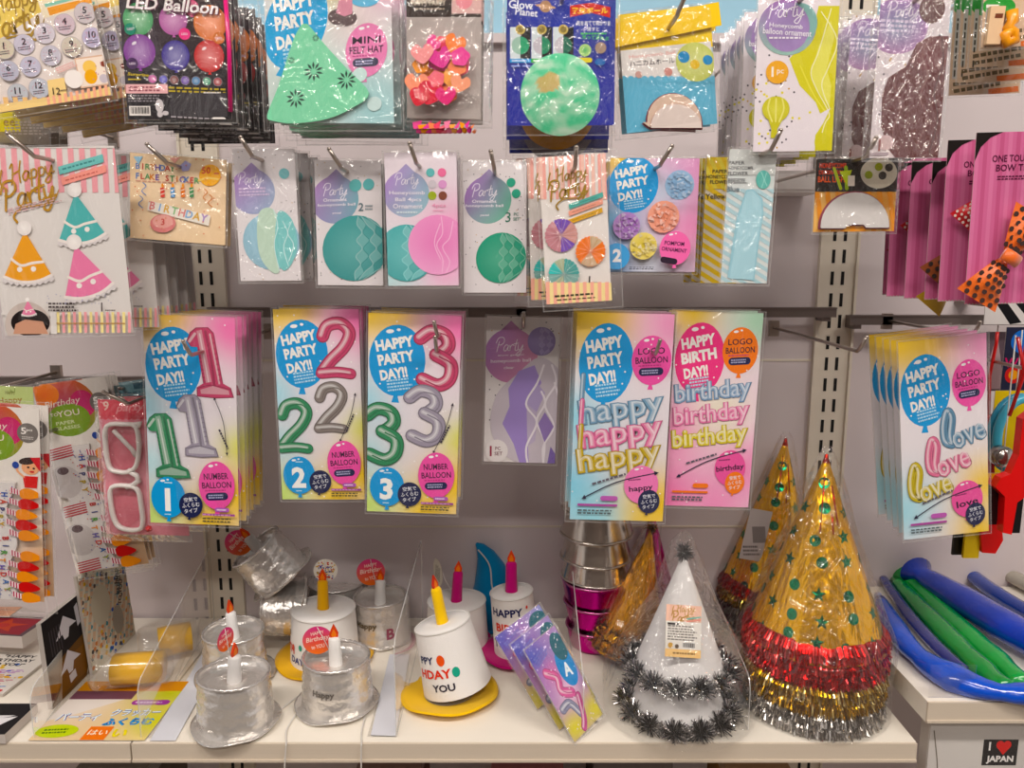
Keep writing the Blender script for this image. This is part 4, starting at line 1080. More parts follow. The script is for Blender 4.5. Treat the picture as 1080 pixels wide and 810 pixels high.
# -- felt hat pack
A = Art((28, -80), (548, -80), (88, 500), Y1 - .03, v2)
A.bg('#d9dcdc', [(.5, 0, .3, '#d8d49a'), (.75, .35, .3, '#e9dada'), (.85, .9, .5, '#a9cfd2'), (.15, .8, .3, '#c9d8d4'), (.95, 0, .25, '#e2aac8')])
party_balloon(A, 172, 95, 125, 185, '#3fa7d8', rot=-14)
A.circ(448, -10, 62, '#6fb7d8', ry=36); A.circ(362, 68, 60, '#6a5a5c', ry=36, rot=-5); A.poly([(335, 50), (352, -60), (392, -60), (402, 52), (370, 64)], '#d99aac')
caption(A, 470, 200, 86, 110, 'MINI', 'FELT HAT', '#e58fbb', '#4c4a62')
for b in ((450, 300), (250, 480), (520, 420)): A.circ(b[0], b[1], 30, '#cfe3e2')
root = pack('felt_hat_pack', A, 'balloon-print pack holding a flat mint green felt party hat', 'hat pack', 5, .022, 'felt hat pack receding behind the mint green one', 'mini felt hat packs', hk=(300, -60), what='up at the mint felt hat packs', off=.006, mg=(.006, .004, .010, .008), film_mat=FILMC, jit=(.003, .002, 1.2), dx=.002)
g = MB()
def px_local(A, pts): return [((A.uv(*p)[0] - .5) * A.w, -A.uv(*p)[1] * A.h) for p in pts]
P = px_local(A, smoothpath([(80, 470), (120, 350), (165, 180), (195, 110), (215, 98), (235, 108), (300, 180), (400, 280), (496, 378), (430, 440), (330, 485), (200, 503), (110, 494)], True, 4))
n = len(P); g.add([(x, -.004, z) for x, z in P] + [(x, -.0018, z) for x, z in P], [tuple(range(n))] + [(i, (i + 1) % n, n + (i + 1) % n, n + i) for i in range(n)], '#8fd6b2')
for fx, fy in ((262, 290), (400, 325), (195, 400), (262, 155), (168, 245)):
    big = fy > 250
    for k in range(10):
        a = math.radians(k * 36 + 12); q = 26 if big else 10
        pts = px_local(A, [(fx + q * .35 * math.cos(a), fy + q * .35 * math.sin(a)), (fx + q * math.cos(a - .2), fy + q * math.sin(a - .2)), (fx + q * 1.6 * math.cos(a), fy + q * 1.6 * math.sin(a)), (fx + q * math.cos(a + .2), fy + q * math.sin(a + .2))])
        g.add([(x, -.0041, z) for x, z in pts], [(0, 1, 2, 3)], '#3c5a50')
g.build('felt_hat', FELT, root)['label'] = 'mint green felt hat with cut-out daisies'
stack(A)

# -- confetti pack
A = Art((610, -120), (918, -115), (625, 480), Y1 - .02, v2)
A.bg('#b9b0ac'); A.rect(600, -130, 930, 66, '#3a2c26'); A.lines(705, 5, 150, 20, 1, '#cfc2b4'); A.text('HAPPY PARTY', 705, 8, 22, '#d9ccbc', 140); A.rect(640, 22, 798, 44, '#2a1f1a'); A.lines(718, 33, 140, 12, 1, '#b9a99a'); A.rect(800, -40, 925, 52, '#dcb8b4'); A.circ(850, 0, 34, '#e79aa4')
A.circ(765, 290, 90, '#c9b3ae', ry=130)
root = pack('confetti_pack', A, 'dark-headed clear pack of pink, orange and red paper hearts', 'confetti pack', 2, .02, 'confetti pack hanging behind the heart-filled one', 'paper confetti packs', hk=(760, -60), what='up at the pink confetti packs', off=.014, mg=(.006, .004, .010, .004), film_mat=FILMC)
g = MB(); rn = random.Random(5)
def blob(kind, fx, fy, r, rot, c, y):
    if kind == 'h': base = [(0, .75), (-.85, -.05), (-.75, -.6), (-.35, -.78), (0, -.45), (.35, -.78), (.75, -.6), (.85, -.05)]
    else: base = [(math.cos(k * .6283) * (1 if k % 2 == 0 else .86), math.sin(k * .6283) * (1 if k % 2 == 0 else .86)) for k in range(10)]
    cc, q = math.cos(rot), math.sin(rot)
    P = px_local(A, smoothpath([(fx + r * (x * cc + z * q), fy + r * (-x * q + z * cc)) for x, z in base], True, 4)); n = len(P)
    g.add([(x, y - .0006, z) for x, z in P] + [(x, y, z) for x, z in P], [tuple(range(n))] + [(i, (i + 1) % n, n + (i + 1) % n, n + i) for i in range(n)], c)
cl = ['#e8639f', '#f0926a', '#ef8fae', '#f5a24e', '#e95a74', '#f3b06a', '#e34fa0', '#ee7f8c']
for k in range(26):
    a = rn.uniform(0, 6.28); d = math.sqrt(rn.random()); blob('hc'[k % 2], 765 + 95 * d * math.cos(a), 285 + 110 * d * math.sin(a), rn.uniform(34, 48), rn.uniform(-1, 1), cl[k % 8], -.002 - k * .00035)
for a in ((690, 230, 52, '#efa3a4'), (668, 350, 55, '#f2a184'), (820, 190, 50, '#f0915a'), (845, 350, 48, '#f2aa8c'), (765, 245, 55, '#dd4f9c'), (845, 240, 40, '#e75ca2'), (790, 400, 48, '#dd3f82'), (725, 390, 62, '#d6334c'), (680, 405, 48, '#d33a4a')):
    blob('h' if a[2] > 45 else 'c', a[0], a[1], a[2], rn.uniform(-.4, .4), a[3], -.0115 - rn.random() * .001)
g.build('paper_confetti', PRINT, root)
g = MB()
for k in range(12):
    blob_pts = px_local(A, [(650 + k * 22, 500 + (k % 3) * 12), (690 + k * 20, 492 + (k % 2) * 16), (684 + k * 20, 525), (655 + k * 22, 528)])
    g.add([(x, -.003 - k * .0003, z) for x, z in blob_pts], [(0, 1, 2, 3)], cl[(k * 3) % 8])
g.build('fallen_confetti', PRINT, root)
stack(A)

# -- glow planet pack
A = Art((18, -30), (462, -32), (18, 512), Y1 - .01, v3)
A.bg('#26348f', [(.5, .2, .5, '#2d3fa8'), (.5, 1, .5, '#2a2f86')])
A.scatter(70, 1.8, '#dfe6ff', (18, -30, 462, 300), 8)
A.text('Glow', 75, 18, 34, '#eef0ff', 100, -4, shear=.0); A.text('Planet', 98, 48, 30, '#eef0ff', 92, -6)
A.circ(175, 25, 24, '#b08a6a'); A.circ(175, 25, 42, '#c9a27e', ry=7, rot=-8)
A.poly([(275, 22), (360, 10), (440, 28), (440, 70), (360, 50), (275, 68)], '#c9372e'); A.text('発光ボール', 355, 42, 26, '#f3d23a', 150, bold=.03)
A.text('光をあてて明かりを', 372, 92, 20, '#e9ecff', 140); A.text('消すと', 370, 116, 18, '#e9ecff', 50); A.text('光って浮かぶ', 380, 150, 18, '#67d06a', 110, -4); A.lines(380, 134, 120, 12, 1, '#67d06a')
for k, (c, t) in enumerate((('#3fa57a', '#2b9bd8'), ('#2f8f6a', '#3cb552'), ('#256f5a', '#d3362f'))):
    x = 72 + k * 88; A.rect(x - 42, 108, x + 42, 236, '#d9e2e6'); A.rect(x, 108, x + 42, 236, '#10161c'); A.circ(x, 182, 36, '#c9c3cc' if k else '#a9c9ba'); A.circ(x, 182, 36, c, a0=-90, a1=90); A.rect(x - 44, 236, x + 44, 252, t); A.lines(x, 244, 70, 8, 1, '#eef'); A.circ(x, 118, 20, '#c6b26a'); A.circ(x, 118, 13, '#8c7a3c')
A.circ(338, 202, 25, '#b9dc8f', inner='#58b06c'); A.circ(402, 192, 23, '#a58f80'); A.rrect(335, 242, 66, 20, '#e2d43a'); A.circ(400, 250, 22, '#2f6fb4', ry=14)
A.lines(200, 266, 330, 10, 1, '#9fb0ee')
A.rect(18, 282, 462, 520, '#27319a'); 
root = pack('glow_planet_pack', A, 'blue starry pack with a pale green marbled planet disc', 'decoration pack', 2, .03, 'blue glow planet pack hanging lower behind the front one', 'blue glow planet packs', hk=(240, 8), what='up at the blue glow planet packs', off=.01, mg=(.004, .004, .004, .010), film_mat=FILMC, dz=-.010, jit=(.002, .001, .5))
g = MB(); (px_, pz_), = px_local(A, [(236, 385)]); r = 148 / 3.857 / F * .84 * 1.0
A2 = []
vs = [];cs = []; m = 40; rings = 14
for i in range(rings + 1):
    for k in range(m):
        rr = r * i / rings; a = 2 * math.pi * k / m; x, z = rr * math.cos(a), rr * math.sin(a)
        q = noise.noise(Vector((x * 60 + 3, z * 130, 1.7))) + .5 * noise.noise(Vector((x * 120, z * 200 + noise.noise(Vector((x * 60, z * 60, 0))) * 3, 4)))
        c = mix('#62c79a', '#c4dfcb', max(0, min(1, .35 + q * 1.1)))
        if math.hypot(x + .012, z - .012) < .011 + .004 * q: c = mix(c, '#d9a562', .7)
        vs.append((px_ + x, -.002 - .006 * (1 - (rr / r) ** 2), pz_ + z)); cs.append(c)
g.add(vs, [(i * m + k, i * m + (k + 1) % m, (i + 1) * m + (k + 1) % m, (i + 1) * m + k) for i in range(rings) for k in range(m)], cs, 0, None, True)
g.build('planet_disc', PRINT, root)
stack(A)
for k, ch in enumerate([o for o in bpy.data.objects if o.name.startswith('planet_disc') and o.parent != root]):
    me = ch.data.copy(); ch.data = me; ca = me.color_attributes['Col']
    t = ('#b98a4a', '#8d8690')[k % 2]
    for d in ca.data:
        c = d.color; l = c[1]; b = C(t); d.color = (b[0] * (.4 + l), b[1] * (.4 + l), b[2] * (.4 + l), 1)

# -- mini honeycomb ball with yellow header
A = Art((468, 60), (845, 18), (478, 545), Y1, v3)
A.bg('#b9ccd4'); A.rect(440, 0, 860, 205, '#f0d24a', 5)
A.poly([(466, 205), (840, 165), (850, 300), (470, 320)], '#e3dedb')
A.text('Honeycomb Ball', 600, 222, 18, '#e6b9b4', 190, 6); A.text('ハニカムボール', 598, 250, 24, '#4c474c', 185, 5, bold=.01)
A.rect(466, 322, 860, 560, '#6fb4cf'); A.rect(466, 322, 560, 360, '#6fb4cf')
for k in range(14): A.circ(480 + k * 28, 322, 15, '#6fb4cf')
A.circ(540, 302, 14, '#c9a29a'); A.circ(662, 290, 17, '#c9928a')
A.circ(775, 250, 80, '#c9cf7a', inner='#d9dca0'); A.circ(728, 230, 24, '#2f8fc4'); A.circ(825, 242, 20, '#2f8fc4'); A.circ(772, 260, 19, '#e2c03a')
root = pack('mini_honeycomb_pack', A, 'blue pack under a yellow header with cream folded half ball', 'decoration pack', 1, .02, 'half-ball pack behind the one with the yellow header', 'yellow-headed packs', hk=(668, 118), what='over the yellow-headed half-ball pack', off=.007, mg=(.008, .002, .004, .006), film_mat=FILMC, rolls=[1], side=.012, ext=.05, rise=.03)
g = MB(); pts = px_local(A, [(440, 100), (876, 12), (884, 105), (446, 195)])
g.add([(x, -.0035 - (0), z) for x, z in pts] + [(x, -.003, z) for x, z in pts], [(0, 1, 2, 3), (0, 1, 5, 4), (1, 2, 6, 5), (2, 3, 7, 6), (3, 0, 4, 7)], '#f2cf33')
g.build('paper_header', PRINT, root)
a1 = [(675 + 112 * math.cos(math.radians(a)), 500 - 118 * math.sin(math.radians(a))) for a in range(-12, 181, 12)]
half_round(root, A, [(785, 525)] + a1[1:] + [(545, 500), (570, 520)], .0035, '#d6bfae', '#8a3a4a', 'folded_back_ball')
a1 = [(680 + 105 * math.cos(math.radians(a)), 525 - 98 * math.sin(math.radians(a))) for a in range(0, 181, 12)]
half_round(root, A, a1, .006, '#dccfc9', '#9c4a58')
stack(A)

# -- tall balloon ornament packs
def ornament(A, col, name):
    A.bg('#e5dde3'); confetti(A, 30, (130, -20, 420, 540), len(name), r=4)
A = Art((135, -10), (425, -14), (125, 540), Y1 - .03, v4)
A.bg('#e7dfe4'); confetti(A, 26, (130, 150, 330, 535), 9, r=4); A.scatter(20, 5, '#e6dc6a', (130, 180, 420, 540), 12)
A.poly([(250, 205), (330, 120), (350, 20), (430, 20), (430, 560), (345, 560), (350, 480), (380, 430), (350, 360), (290, 300)], '#d6cf2c', smooth=False)
A.poly([(395, 70), (355, 160), (330, 250), (345, 300), (400, 380), (405, 300), (385, 240), (410, 130)], '#e3df7c'); A.stroke([(395, 30), (355, 180), (330, 250), (350, 310), (400, 400), (385, 440), (360, 540)], 4, '#efeec0'); A.stroke([(360, 40), (420, 140), (390, 240), (370, 300), (400, 380)], 4, '#efeec0'); A.stroke([(290, 230), (340, 330), (390, 400)], 5, '#e6e06a')
A.poly([(405, 380), (380, 435), (352, 480), (352, 560), (300, 560), (300, 440)], '#e7dfe4'); A.poly([(372, 470), (350, 500), (362, 535), (395, 530), (405, 490)], '#d2cc34', smooth=True)
A.circ(240, 95, 104, '#a273b4', col2='#9dbfb5', ry=98); A.circ(285, 80, 62, '#8fb8b6', inner='#94c0b8', ry=70)
A.circ(240, 95, 80, '#a58cbc', ry=86, inner='#a48fbd')
script(A, 'Party', 235, 40, 125, '#f3eef5', 3, .055); A.text('Honeycomb', 235, 92, 20, '#f1ecf4', 120, -4); A.text('balloon ornament', 240, 112, 21, '#f1ecf4', 175, -4); A.lines(240, 132, 130, 12, 1, '#f1ecf4')
A.circ(207, 253, 41, '#e8b04a'); A.text('1', 190, 252, 36, '#f7efe4', bold=.03); A.text('pc', 218, 254, 20, '#f7efe4', bold=.01)
A.circ(205, 385, 50, '#cbc53a', ry=46, inner='#dcd86a'); A.poly([(178, 420), (232, 420), (212, 458), (214, 490), (188, 490), (190, 458)], '#cbc53a')
for dx in (-22, 0, 22): A.stroke([(205 + dx, 348), (205 + dx * 1.3, 385), (205 + dx * .6, 430)], 6, '#e6e28a')
pack('balloon_ornament_pack', A, 'tall white pack with a lime hot-air-balloon honeycomb, foremost', 'decoration pack', 6, .02, 'lime balloon ornament pack edge behind the foremost one', 'lime balloon ornament packs', gap0=.02, hk=(280, 5), what='up at the lime balloon ornament packs', jit=(.002, .002, .6))
stack(A)
A = Art((572, -20), (824, -20), (572, 560), Y1 - .03, v4)
A.bg('#e3dade', [(.3, .95, .3, '#efe4e4')]); confetti(A, 30, (572, -20, 820, 560), 19, r=4)
A.circ(640, 90, 108, '#a680b8', ry=98, inner='#9fa8c4', col2='#b78fb8'); script(A, 'Party', 655, 40, 110, '#f3eef5', 3, .055); A.lines(650, 90, 150, 50, 3, '#e2d6ea', -3)
A.circ(757, 30, 46, '#6c4444', ry=52)
A.poly([(600, 330), (620, 270), (680, 230), (712, 150), (760, 125), (826, 125), (826, 560), (680, 575), (640, 530), (606, 450)], '#6e3c3e', smooth=False)
A.poly([(712, 150), (760, 125), (826, 125), (826, 240), (740, 250), (715, 210)], '#7f5052'); A.stroke([(760, 130), (735, 190), (760, 260), (740, 340), (770, 420), (740, 520)], 5, '#8f6664'); A.stroke([(640, 290), (670, 380), (650, 470), (680, 550)], 5, '#8a605f'); A.stroke([(800, 130), (812, 220), (790, 320), (810, 420), (790, 540)], 5, '#5f3a3d')
A.circ(628, 505, 28, '#dcc4c4'); A.text('1', 605, 515, 42, '#9a5a58', bold=.02); A.rect(572, 540, 640, 552, '#b9aab0')
pack('balloon_ornament_pack', A, 'tall pack with a dark brown honeycomb balloon under shiny film', 'decoration pack', 5, .022, 'brown balloon ornament pack edge behind the shiny front one', 'brown balloon ornament packs', gap0=.04, hk=(690, 5), what='up at the brown balloon ornament packs', film_mat=film('heavily_crinkled_film', amount=.17, rough=.12, bscale=120, bdist=.011, haze=.03), jit=(.002, .002, .6), mg=(.008, .004, .003, .004), side=0)
stack(A)
# green-headed cream card packs at the far top corner
for i, (x0, yb, yy) in enumerate(((945, 168, 0), (905, 238, .03), (866, 292, .06), (838, 338, .09))):
    A = Art((x0, -150), (x0 + 260, -160), (x0 + 6, yb), Y1 + yy, v4)
    A.bg('#d9bfa6'); A.rect(x0 - 10, -170, x0 + 270, -20 if i == 0 else 28, '#2f9e3f'); A.circ(x0 + 60, 20, 60, '#2f9e3f', ry=34)
    A.rect(x0 + 14, 30, x0 + 30, yb - 60, '#c9c6bf'); A.lines(x0 + 22, 150, 240, 12, 1, '#4a463c', 90); A.lines(x0 + 120, yb - 45, 200, 50, 2, '#6a5a3c', 10); A.rect(x0 + 150, yb - 30, x0 + 260, yb - 10, '#d9762c', 6)
    if i == 0: A.rect(x0 + 14, 14, x0 + 60, 26, '#f0ece6')
    X = A.X
    rt = empty('cream_figure_pack', X, ['foremost cream pack with green header and a yellow curled piece', 'cream pack with green header, second from the front', 'cream pack with green header, third from the front', 'rearmost cream pack with green header beside the brown ornament pack'][i], 'party pack', 'green-headed cream packs')
    card_obj(A, rt); bag_mesh(A.w, A.h, .004, seed=i + 20).build('clear_bag', [FILMC, SEAM], rt)
    if i == 0:
        A4 = A; g = MB(); P = px_local(A, [(980, 12), (1030, 12), (1016, 165), (960, 165)])
        P = px_local(A, [(965, 25), (1018, 25), (1008, 160), (958, 160)])
        g = MB(); n = 4; g.add([(x, -.006, z) for x, z in P] + [(x, -.001, z) for x, z in P], [(0, 1, 2, 3), (0, 1, 5, 4), (1, 2, 6, 5), (2, 3, 7, 6), (3, 0, 4, 7)], '#e2c4a4'); Q = px_local(A, [(982, 52), (1010, 52), (1008, 68), (980, 68)]); g.add([(x, -.0062, z) for x, z in Q], [(0, 1, 2, 3)], '#7a4632'); g.build('cream_block', PRINT, rt)
        g = MB(); P = px_local(A, [(1040, 40), (1046, 80), (1030, 100), (1052, 120), (1058, 145), (1030, 158), (1022, 130), (1040, 112)]); g.tube([(x, -.006, z) for x, z in P], .0055, '#f0a81e', 0, 8); g.build('yellow_curl', PLAS, rt)
    hook(X @ Vector((.0, 0, -.012)), 0, 'behind green-headed cream pack number %s from the front' % ('one', 'two', 'three', 'four')[i], ext=.0, rise=.003)

# ================================================================ LEFT BAY: paper glasses and white frames
g1, g2 = (0, 390, 5.786), (0, 520, 5.06)
def glassescard(A, f, seed):
    """f maps card frame; 300 x 1010 units"""
    A.bg('#e6e0da', [(1.1, .8, .6, '#d9b48a'), (.9, 1, .5, '#cfae8c')])
    A.frame(300, 1010)
    A.circ(115, 130, 128, '#c95a3a', ry=150, inner='#b05a78', col2='#7fa23a'); A.circ(40, 50, 60, '#e58a2c', inner='#e0762c'); A.circ(185, 120, 52, '#c4366a', inner='#c4407c', ry=70)
    A.circ(115, 190, 88, '#7fa03c', ry=80, inner='#8fa548')
    A.text('Birthday', 105, 105, 44, '#e9ddd2', 150, 3, shear=.25, bold=.0); A.text('TO', 60, 158, 17, '#e9ddd2'); A.text('YOU', 118, 158, 32, '#e9ddd2', bold=.01); A.text('PAPER', 98, 205, 18, '#d9e2b8', 78); A.text('GLASSES', 102, 232, 18, '#d9e2b8', 104)
    A.circ(255, 125, 40, '#7a7470', ry=50); A.text('5', 240, 115, 34, '#ece7e2', bold=.02); A.text('pcs', 262, 112, 13, '#ece7e2'); A.lines(258, 150, 50, 18, 2, '#cfc9c4')
    A.circ(262, 300, 34, '#e9b08a', ry=38); A.circ(252, 268, 34, '#3a2a26', ry=18, rot=15); A.poly([(262, 250), (300, 245), (300, 320), (288, 300)], '#c9303a'); A.circ(254, 300, 5, '#2a1c1c'); A.circ(275, 304, 5, '#2a1c1c'); A.circ(268, 322, 9, '#c9303a', ry=5)
    A.poly([(232, 345), (290, 345), (285, 405), (238, 405)], '#d0322c'); A.stroke([(236, 350), (215, 325), (208, 300)], 9, '#e9b08a'); A.circ(206, 292, 13, '#274a9c', ry=18)
def paper_specs(root, A, x0, y0, x1, y1, tem, seed):
    """party spectacles turned on end: scalloped die-cut card with two eye holes and candle fringe"""
    H = y1 - y0; Wd = x1 - x0
    g = MB()
    outl = []
    for k in range(25):
        t = k / 24; outl.append((x0 + Wd * (.06 + .12 * math.sin(t * math.pi * 2 - 1.2) * .5), y0 + H * t))
    for k in range(25):
        t = 1 - k / 24; outl.append((x0 + Wd * (.72 + .10 * math.cos(t * math.pi * 4)), y0 + H * t))
    B = Art.sized(A.w, A.h, A.X); B.__dict__.update({k: A.__dict__[k] for k in ('TL', 'TR', 'BL', 'e1', 'e2', 'det', 'mode')}); B.mb = MB(); B.layer = 0
    B.poly(outl, '#ddd8d6')
    for cy in (.27, .74):
        B.circ(x0 + Wd * .16, y0 + H * cy, Wd * .34, '#cbc4c3', ry=H * .13); B.circ(x0 + Wd * .16, y0 + H * (cy - .09), Wd * .12, '#6a5a5e', ry=H * .03)
    for k in range(5):
        for q, (y_, c) in enumerate(((.03, tem), (.49, tem), (.95, tem))):
            yy = y0 + H * (y_ + (k - 2) * .019); B.poly([(x0 + Wd * -.02, yy + 8), (x0 + Wd * .46, yy - 6), (x0 + Wd * .46, yy + H * .010 - 6), (x0 + Wd * -.02, yy + H * .010 + 8)], c)
    for i, (ch, c) in enumerate(zip('HAPPY BIRTHDAY', ['#3a5aa8', '#c9584a', '#3a3f78', '#b9a53c', '#c9a53c', '#000', '#b93a3a', '#3a4a88', '#5a9a4a', '#d9913a', '#6a5aa8', '#c9483a', '#3a6aa8', '#9aa53c'])):
        if ch != ' ': B.text(ch, x0 + Wd * (.56 + .05 * math.cos((i / 13) * math.pi * 4)), y0 + H * (.10 + i * .062), Wd * .13, c, rot=-90, bold=.03)
    B.scatter(46, Wd * .014, '#4a4aa0', (x0 + Wd * .35, y0 + 5, x0 + Wd * .78, y1 - 5), seed); B.scatter(20, Wd * .014, '#c9503a', (x0 + Wd * .35, y0 + 5, x0 + Wd * .78, y1 - 5), seed + 4)
    for k in range(11):
        y = y0 + H * (.03 + k * .088); q = Wd * (-.06 + .05 * math.cos(k * 1.2))
        if k == 5: continue
        B.poly([(x0 + Wd * .74 + q, y), (x0 + Wd * .98 + q, y + H * .03), (x0 + Wd * .98 + q, y + H * .075), (x0 + Wd * .74 + q, y + H * .05)], '#ead9da')
        for j in range(4): B.poly([(x0 + Wd * (.76 + j * .055) + q, y + H * .004 + j * H * .007), (x0 + Wd * (.785 + j * .055) + q, y + H * .007 + j * H * .007), (x0 + Wd * (.785 + j * .055) + q, y + H * .053 + j * H * .006), (x0 + Wd * (.76 + j * .055) + q, y + H * .05 + j * H * .006)], '#b0385a')
        B.poly([(x0 + Wd * .95 + q, y + H * .022), (x0 + Wd * 1.12 + q, y + H * .006), (x0 + Wd * 1.36 + q, y + H * .058), (x0 + Wd * 1.14 + q, y + H * .094), (x0 + Wd * .95 + q, y + H * .085)], '#c4302c' if k % 2 else '#e6962c', smooth=True)
    m2 = B.mb; m2.v = [(x, y - .004, z) for x, y, z in m2.v]
    P = px_local(A, outl); n = len(P)
    m2.add([(x, -.004, z) for x, z in P] + [(x, -.001, z) for x, z in P], [(i, (i + 1) % n, n + (i + 1) % n, n + i) for i in range(n)], '#c9c3c0')
    return m2.build('paper_spectacles', PRINT, root)
YL = -.30
A = Art((197, 105), (640, 40), (250, 1250), -.175, g1)
glassescard(A, None, 1)
root = pack('paper_glasses_pack', A, 'birthday paper glasses pack with red striped frame, beside the white-framed glasses', 'glasses pack', 2, .014, 'paper glasses pack behind the red striped one', 'red striped paper glasses packs', hk=(430, 170), back=-.06, what='through the red striped paper glasses packs', side=-.004, off=.006, rolls=[.5, 1], mg=(.003, .004, .006, .01))
A.frame(300, 1010); paper_specs(root, A, 15, 330, 215, 1000, '#b83a48', 3)
stack(A)
A = Art((-250, 205), (238, 240), (-190, 1385), YL - .03, g1)
glassescard(A, None, 2)
root = pack('paper_glasses_pack', A, 'birthday paper glasses pack with blue striped frame at the very edge', 'glasses pack', 1, .012, 'paper glasses pack behind the blue striped one', 'blue striped paper glasses packs', hk=(40, 290), back=-.06, what='through the blue striped paper glasses packs', side=-.01, off=.006, dx=.004, mg=(.003, .004, .004, .02))
A.frame(300, 1010); paper_specs(root, A, 50, 380, 245, 1000, '#4a58a8', 5)
stack(A)
A = Art((-150, 92), (200, 105), (-150, 300), YL + .10, g1)
A.bg('#cddb9a'); A.text('Happy', 55, 190, 50, '#a9853a', 150, 4); A.text('HAPPY', 60, 140, 22, '#7a7a3a', 60, -6); A.stroke([(60, 120), (75, 138)], 3, '#7a9a3a'); A.stroke([(88, 112), (88, 134)], 3, '#7a9a3a')
pack('green_card_pack', A, 'pale green happy card pack showing above the blue striped glasses', 'party pack', 0, hk=(-60, 120), back=-.06, what='over the pale green card pack')
w5 = (0, 390, 3.858)
A = Art((398, 120), (745, 128), (438, 668), -.215, w5)
A.bg('#dc8f9c', [(.6, .6, .6, '#e3a3ae')])
for k in range(16): A.circ(405 + k * 24, 186, 15, '#d9626f')
A.rect(390, 110, 760, 186, '#dc5f6c'); A.text('9', 432, 146, 38, '#f3cfc6', bold=.02); A.text('party', 530, 158, 34, '#efa9ae', 120, 4, shear=.3); A.scatter(14, 3, '#f0b9b9', (400, 130, 740, 175), 2)
for y0 in (262, 500): A.circ(515, y0 + 60, 70, '#d3818e', ry=78)
root = pack('spectacle_frame_pack', A, 'pink pack holding white plastic spectacle frames turned on end', 'glasses pack', 1, .03, 'pink spectacle pack edge behind the front one', 'pink spectacle packs', hk=(590, 112), back=-.06, what='through the pink spectacle packs', off=.012, side=-.02, mg=(.004, .004, .004, .008), film_mat=FILMC, ext=.045, rolls=[-3])
g = MB()
def ring(pts, r, y=-.007, c='#e9e4e0', fl=.7):
    P = px_local(A, smoothpath(pts, True, 4)); P = P + [P[0], P[1]]; g.tube([(x, y, z) for x, z in P], r, c, 0, 8, caps=False, flat=fl)
ring([(448, 222), (520, 214), (566, 225), (580, 300), (572, 372), (545, 402), (500, 405), (460, 385), (444, 300)], .0041)
ring([(470, 468), (540, 462), (578, 480), (592, 540), (600, 610), (585, 640), (530, 640), (490, 615), (468, 540)], .0041)
P = px_local(A, [(535, 398), (572, 420), (580, 440), (556, 460), (530, 466)]); g.tube([(x, -.007, z) for x, z in P], .0034, '#e9e4e0', 0, 8)
P = px_local(A, [(470, 240), (500, 270), (548, 318), (565, 345)]); g.tube([(x, -.0045, z) for x, z in P], .0028, '#d9d4d0', 0, 8)
P = px_local(A, [(575, 225), (585, 210), (560, 215)]); g.tube([(x, -.007, z) for x, z in P], .003, '#e9e4e0', 0, 8)
g.build('spectacle_frame', PLAS, root)['label'] = 'white plastic spectacle frame'
P = px_local(A, [(628, 636)]); g = MB(); g.lathe([(.0001, .004), (.004, .0015), (.004, -.001), (.0001, -.002)], 12, '#cf2f3c', 0, T3(P[0][0], -.009, P[0][1]) @ R3(90, 'X')); g.build('red_bead', PLAS, root)
stack(A)
A = Art((395, 75), (610, 45), (400, 180), -.15, w5)
A.bg('#8fbcc8'); A.lines(500, 110, 180, 40, 3, '#5f8fa4', 6); A.rect(540, 40, 620, 75, '#4f7f92', 6)
pack('light_blue_pack', A, 'pale blue pack top peeking above the pink spectacle pack', 'party pack', 1, .025, 'pale blue pack top further behind', 'pale blue packs', hk=(500, 80), back=-.06, what='inside the pale blue pack tops', ext=.0, rise=.003)
stack(A)

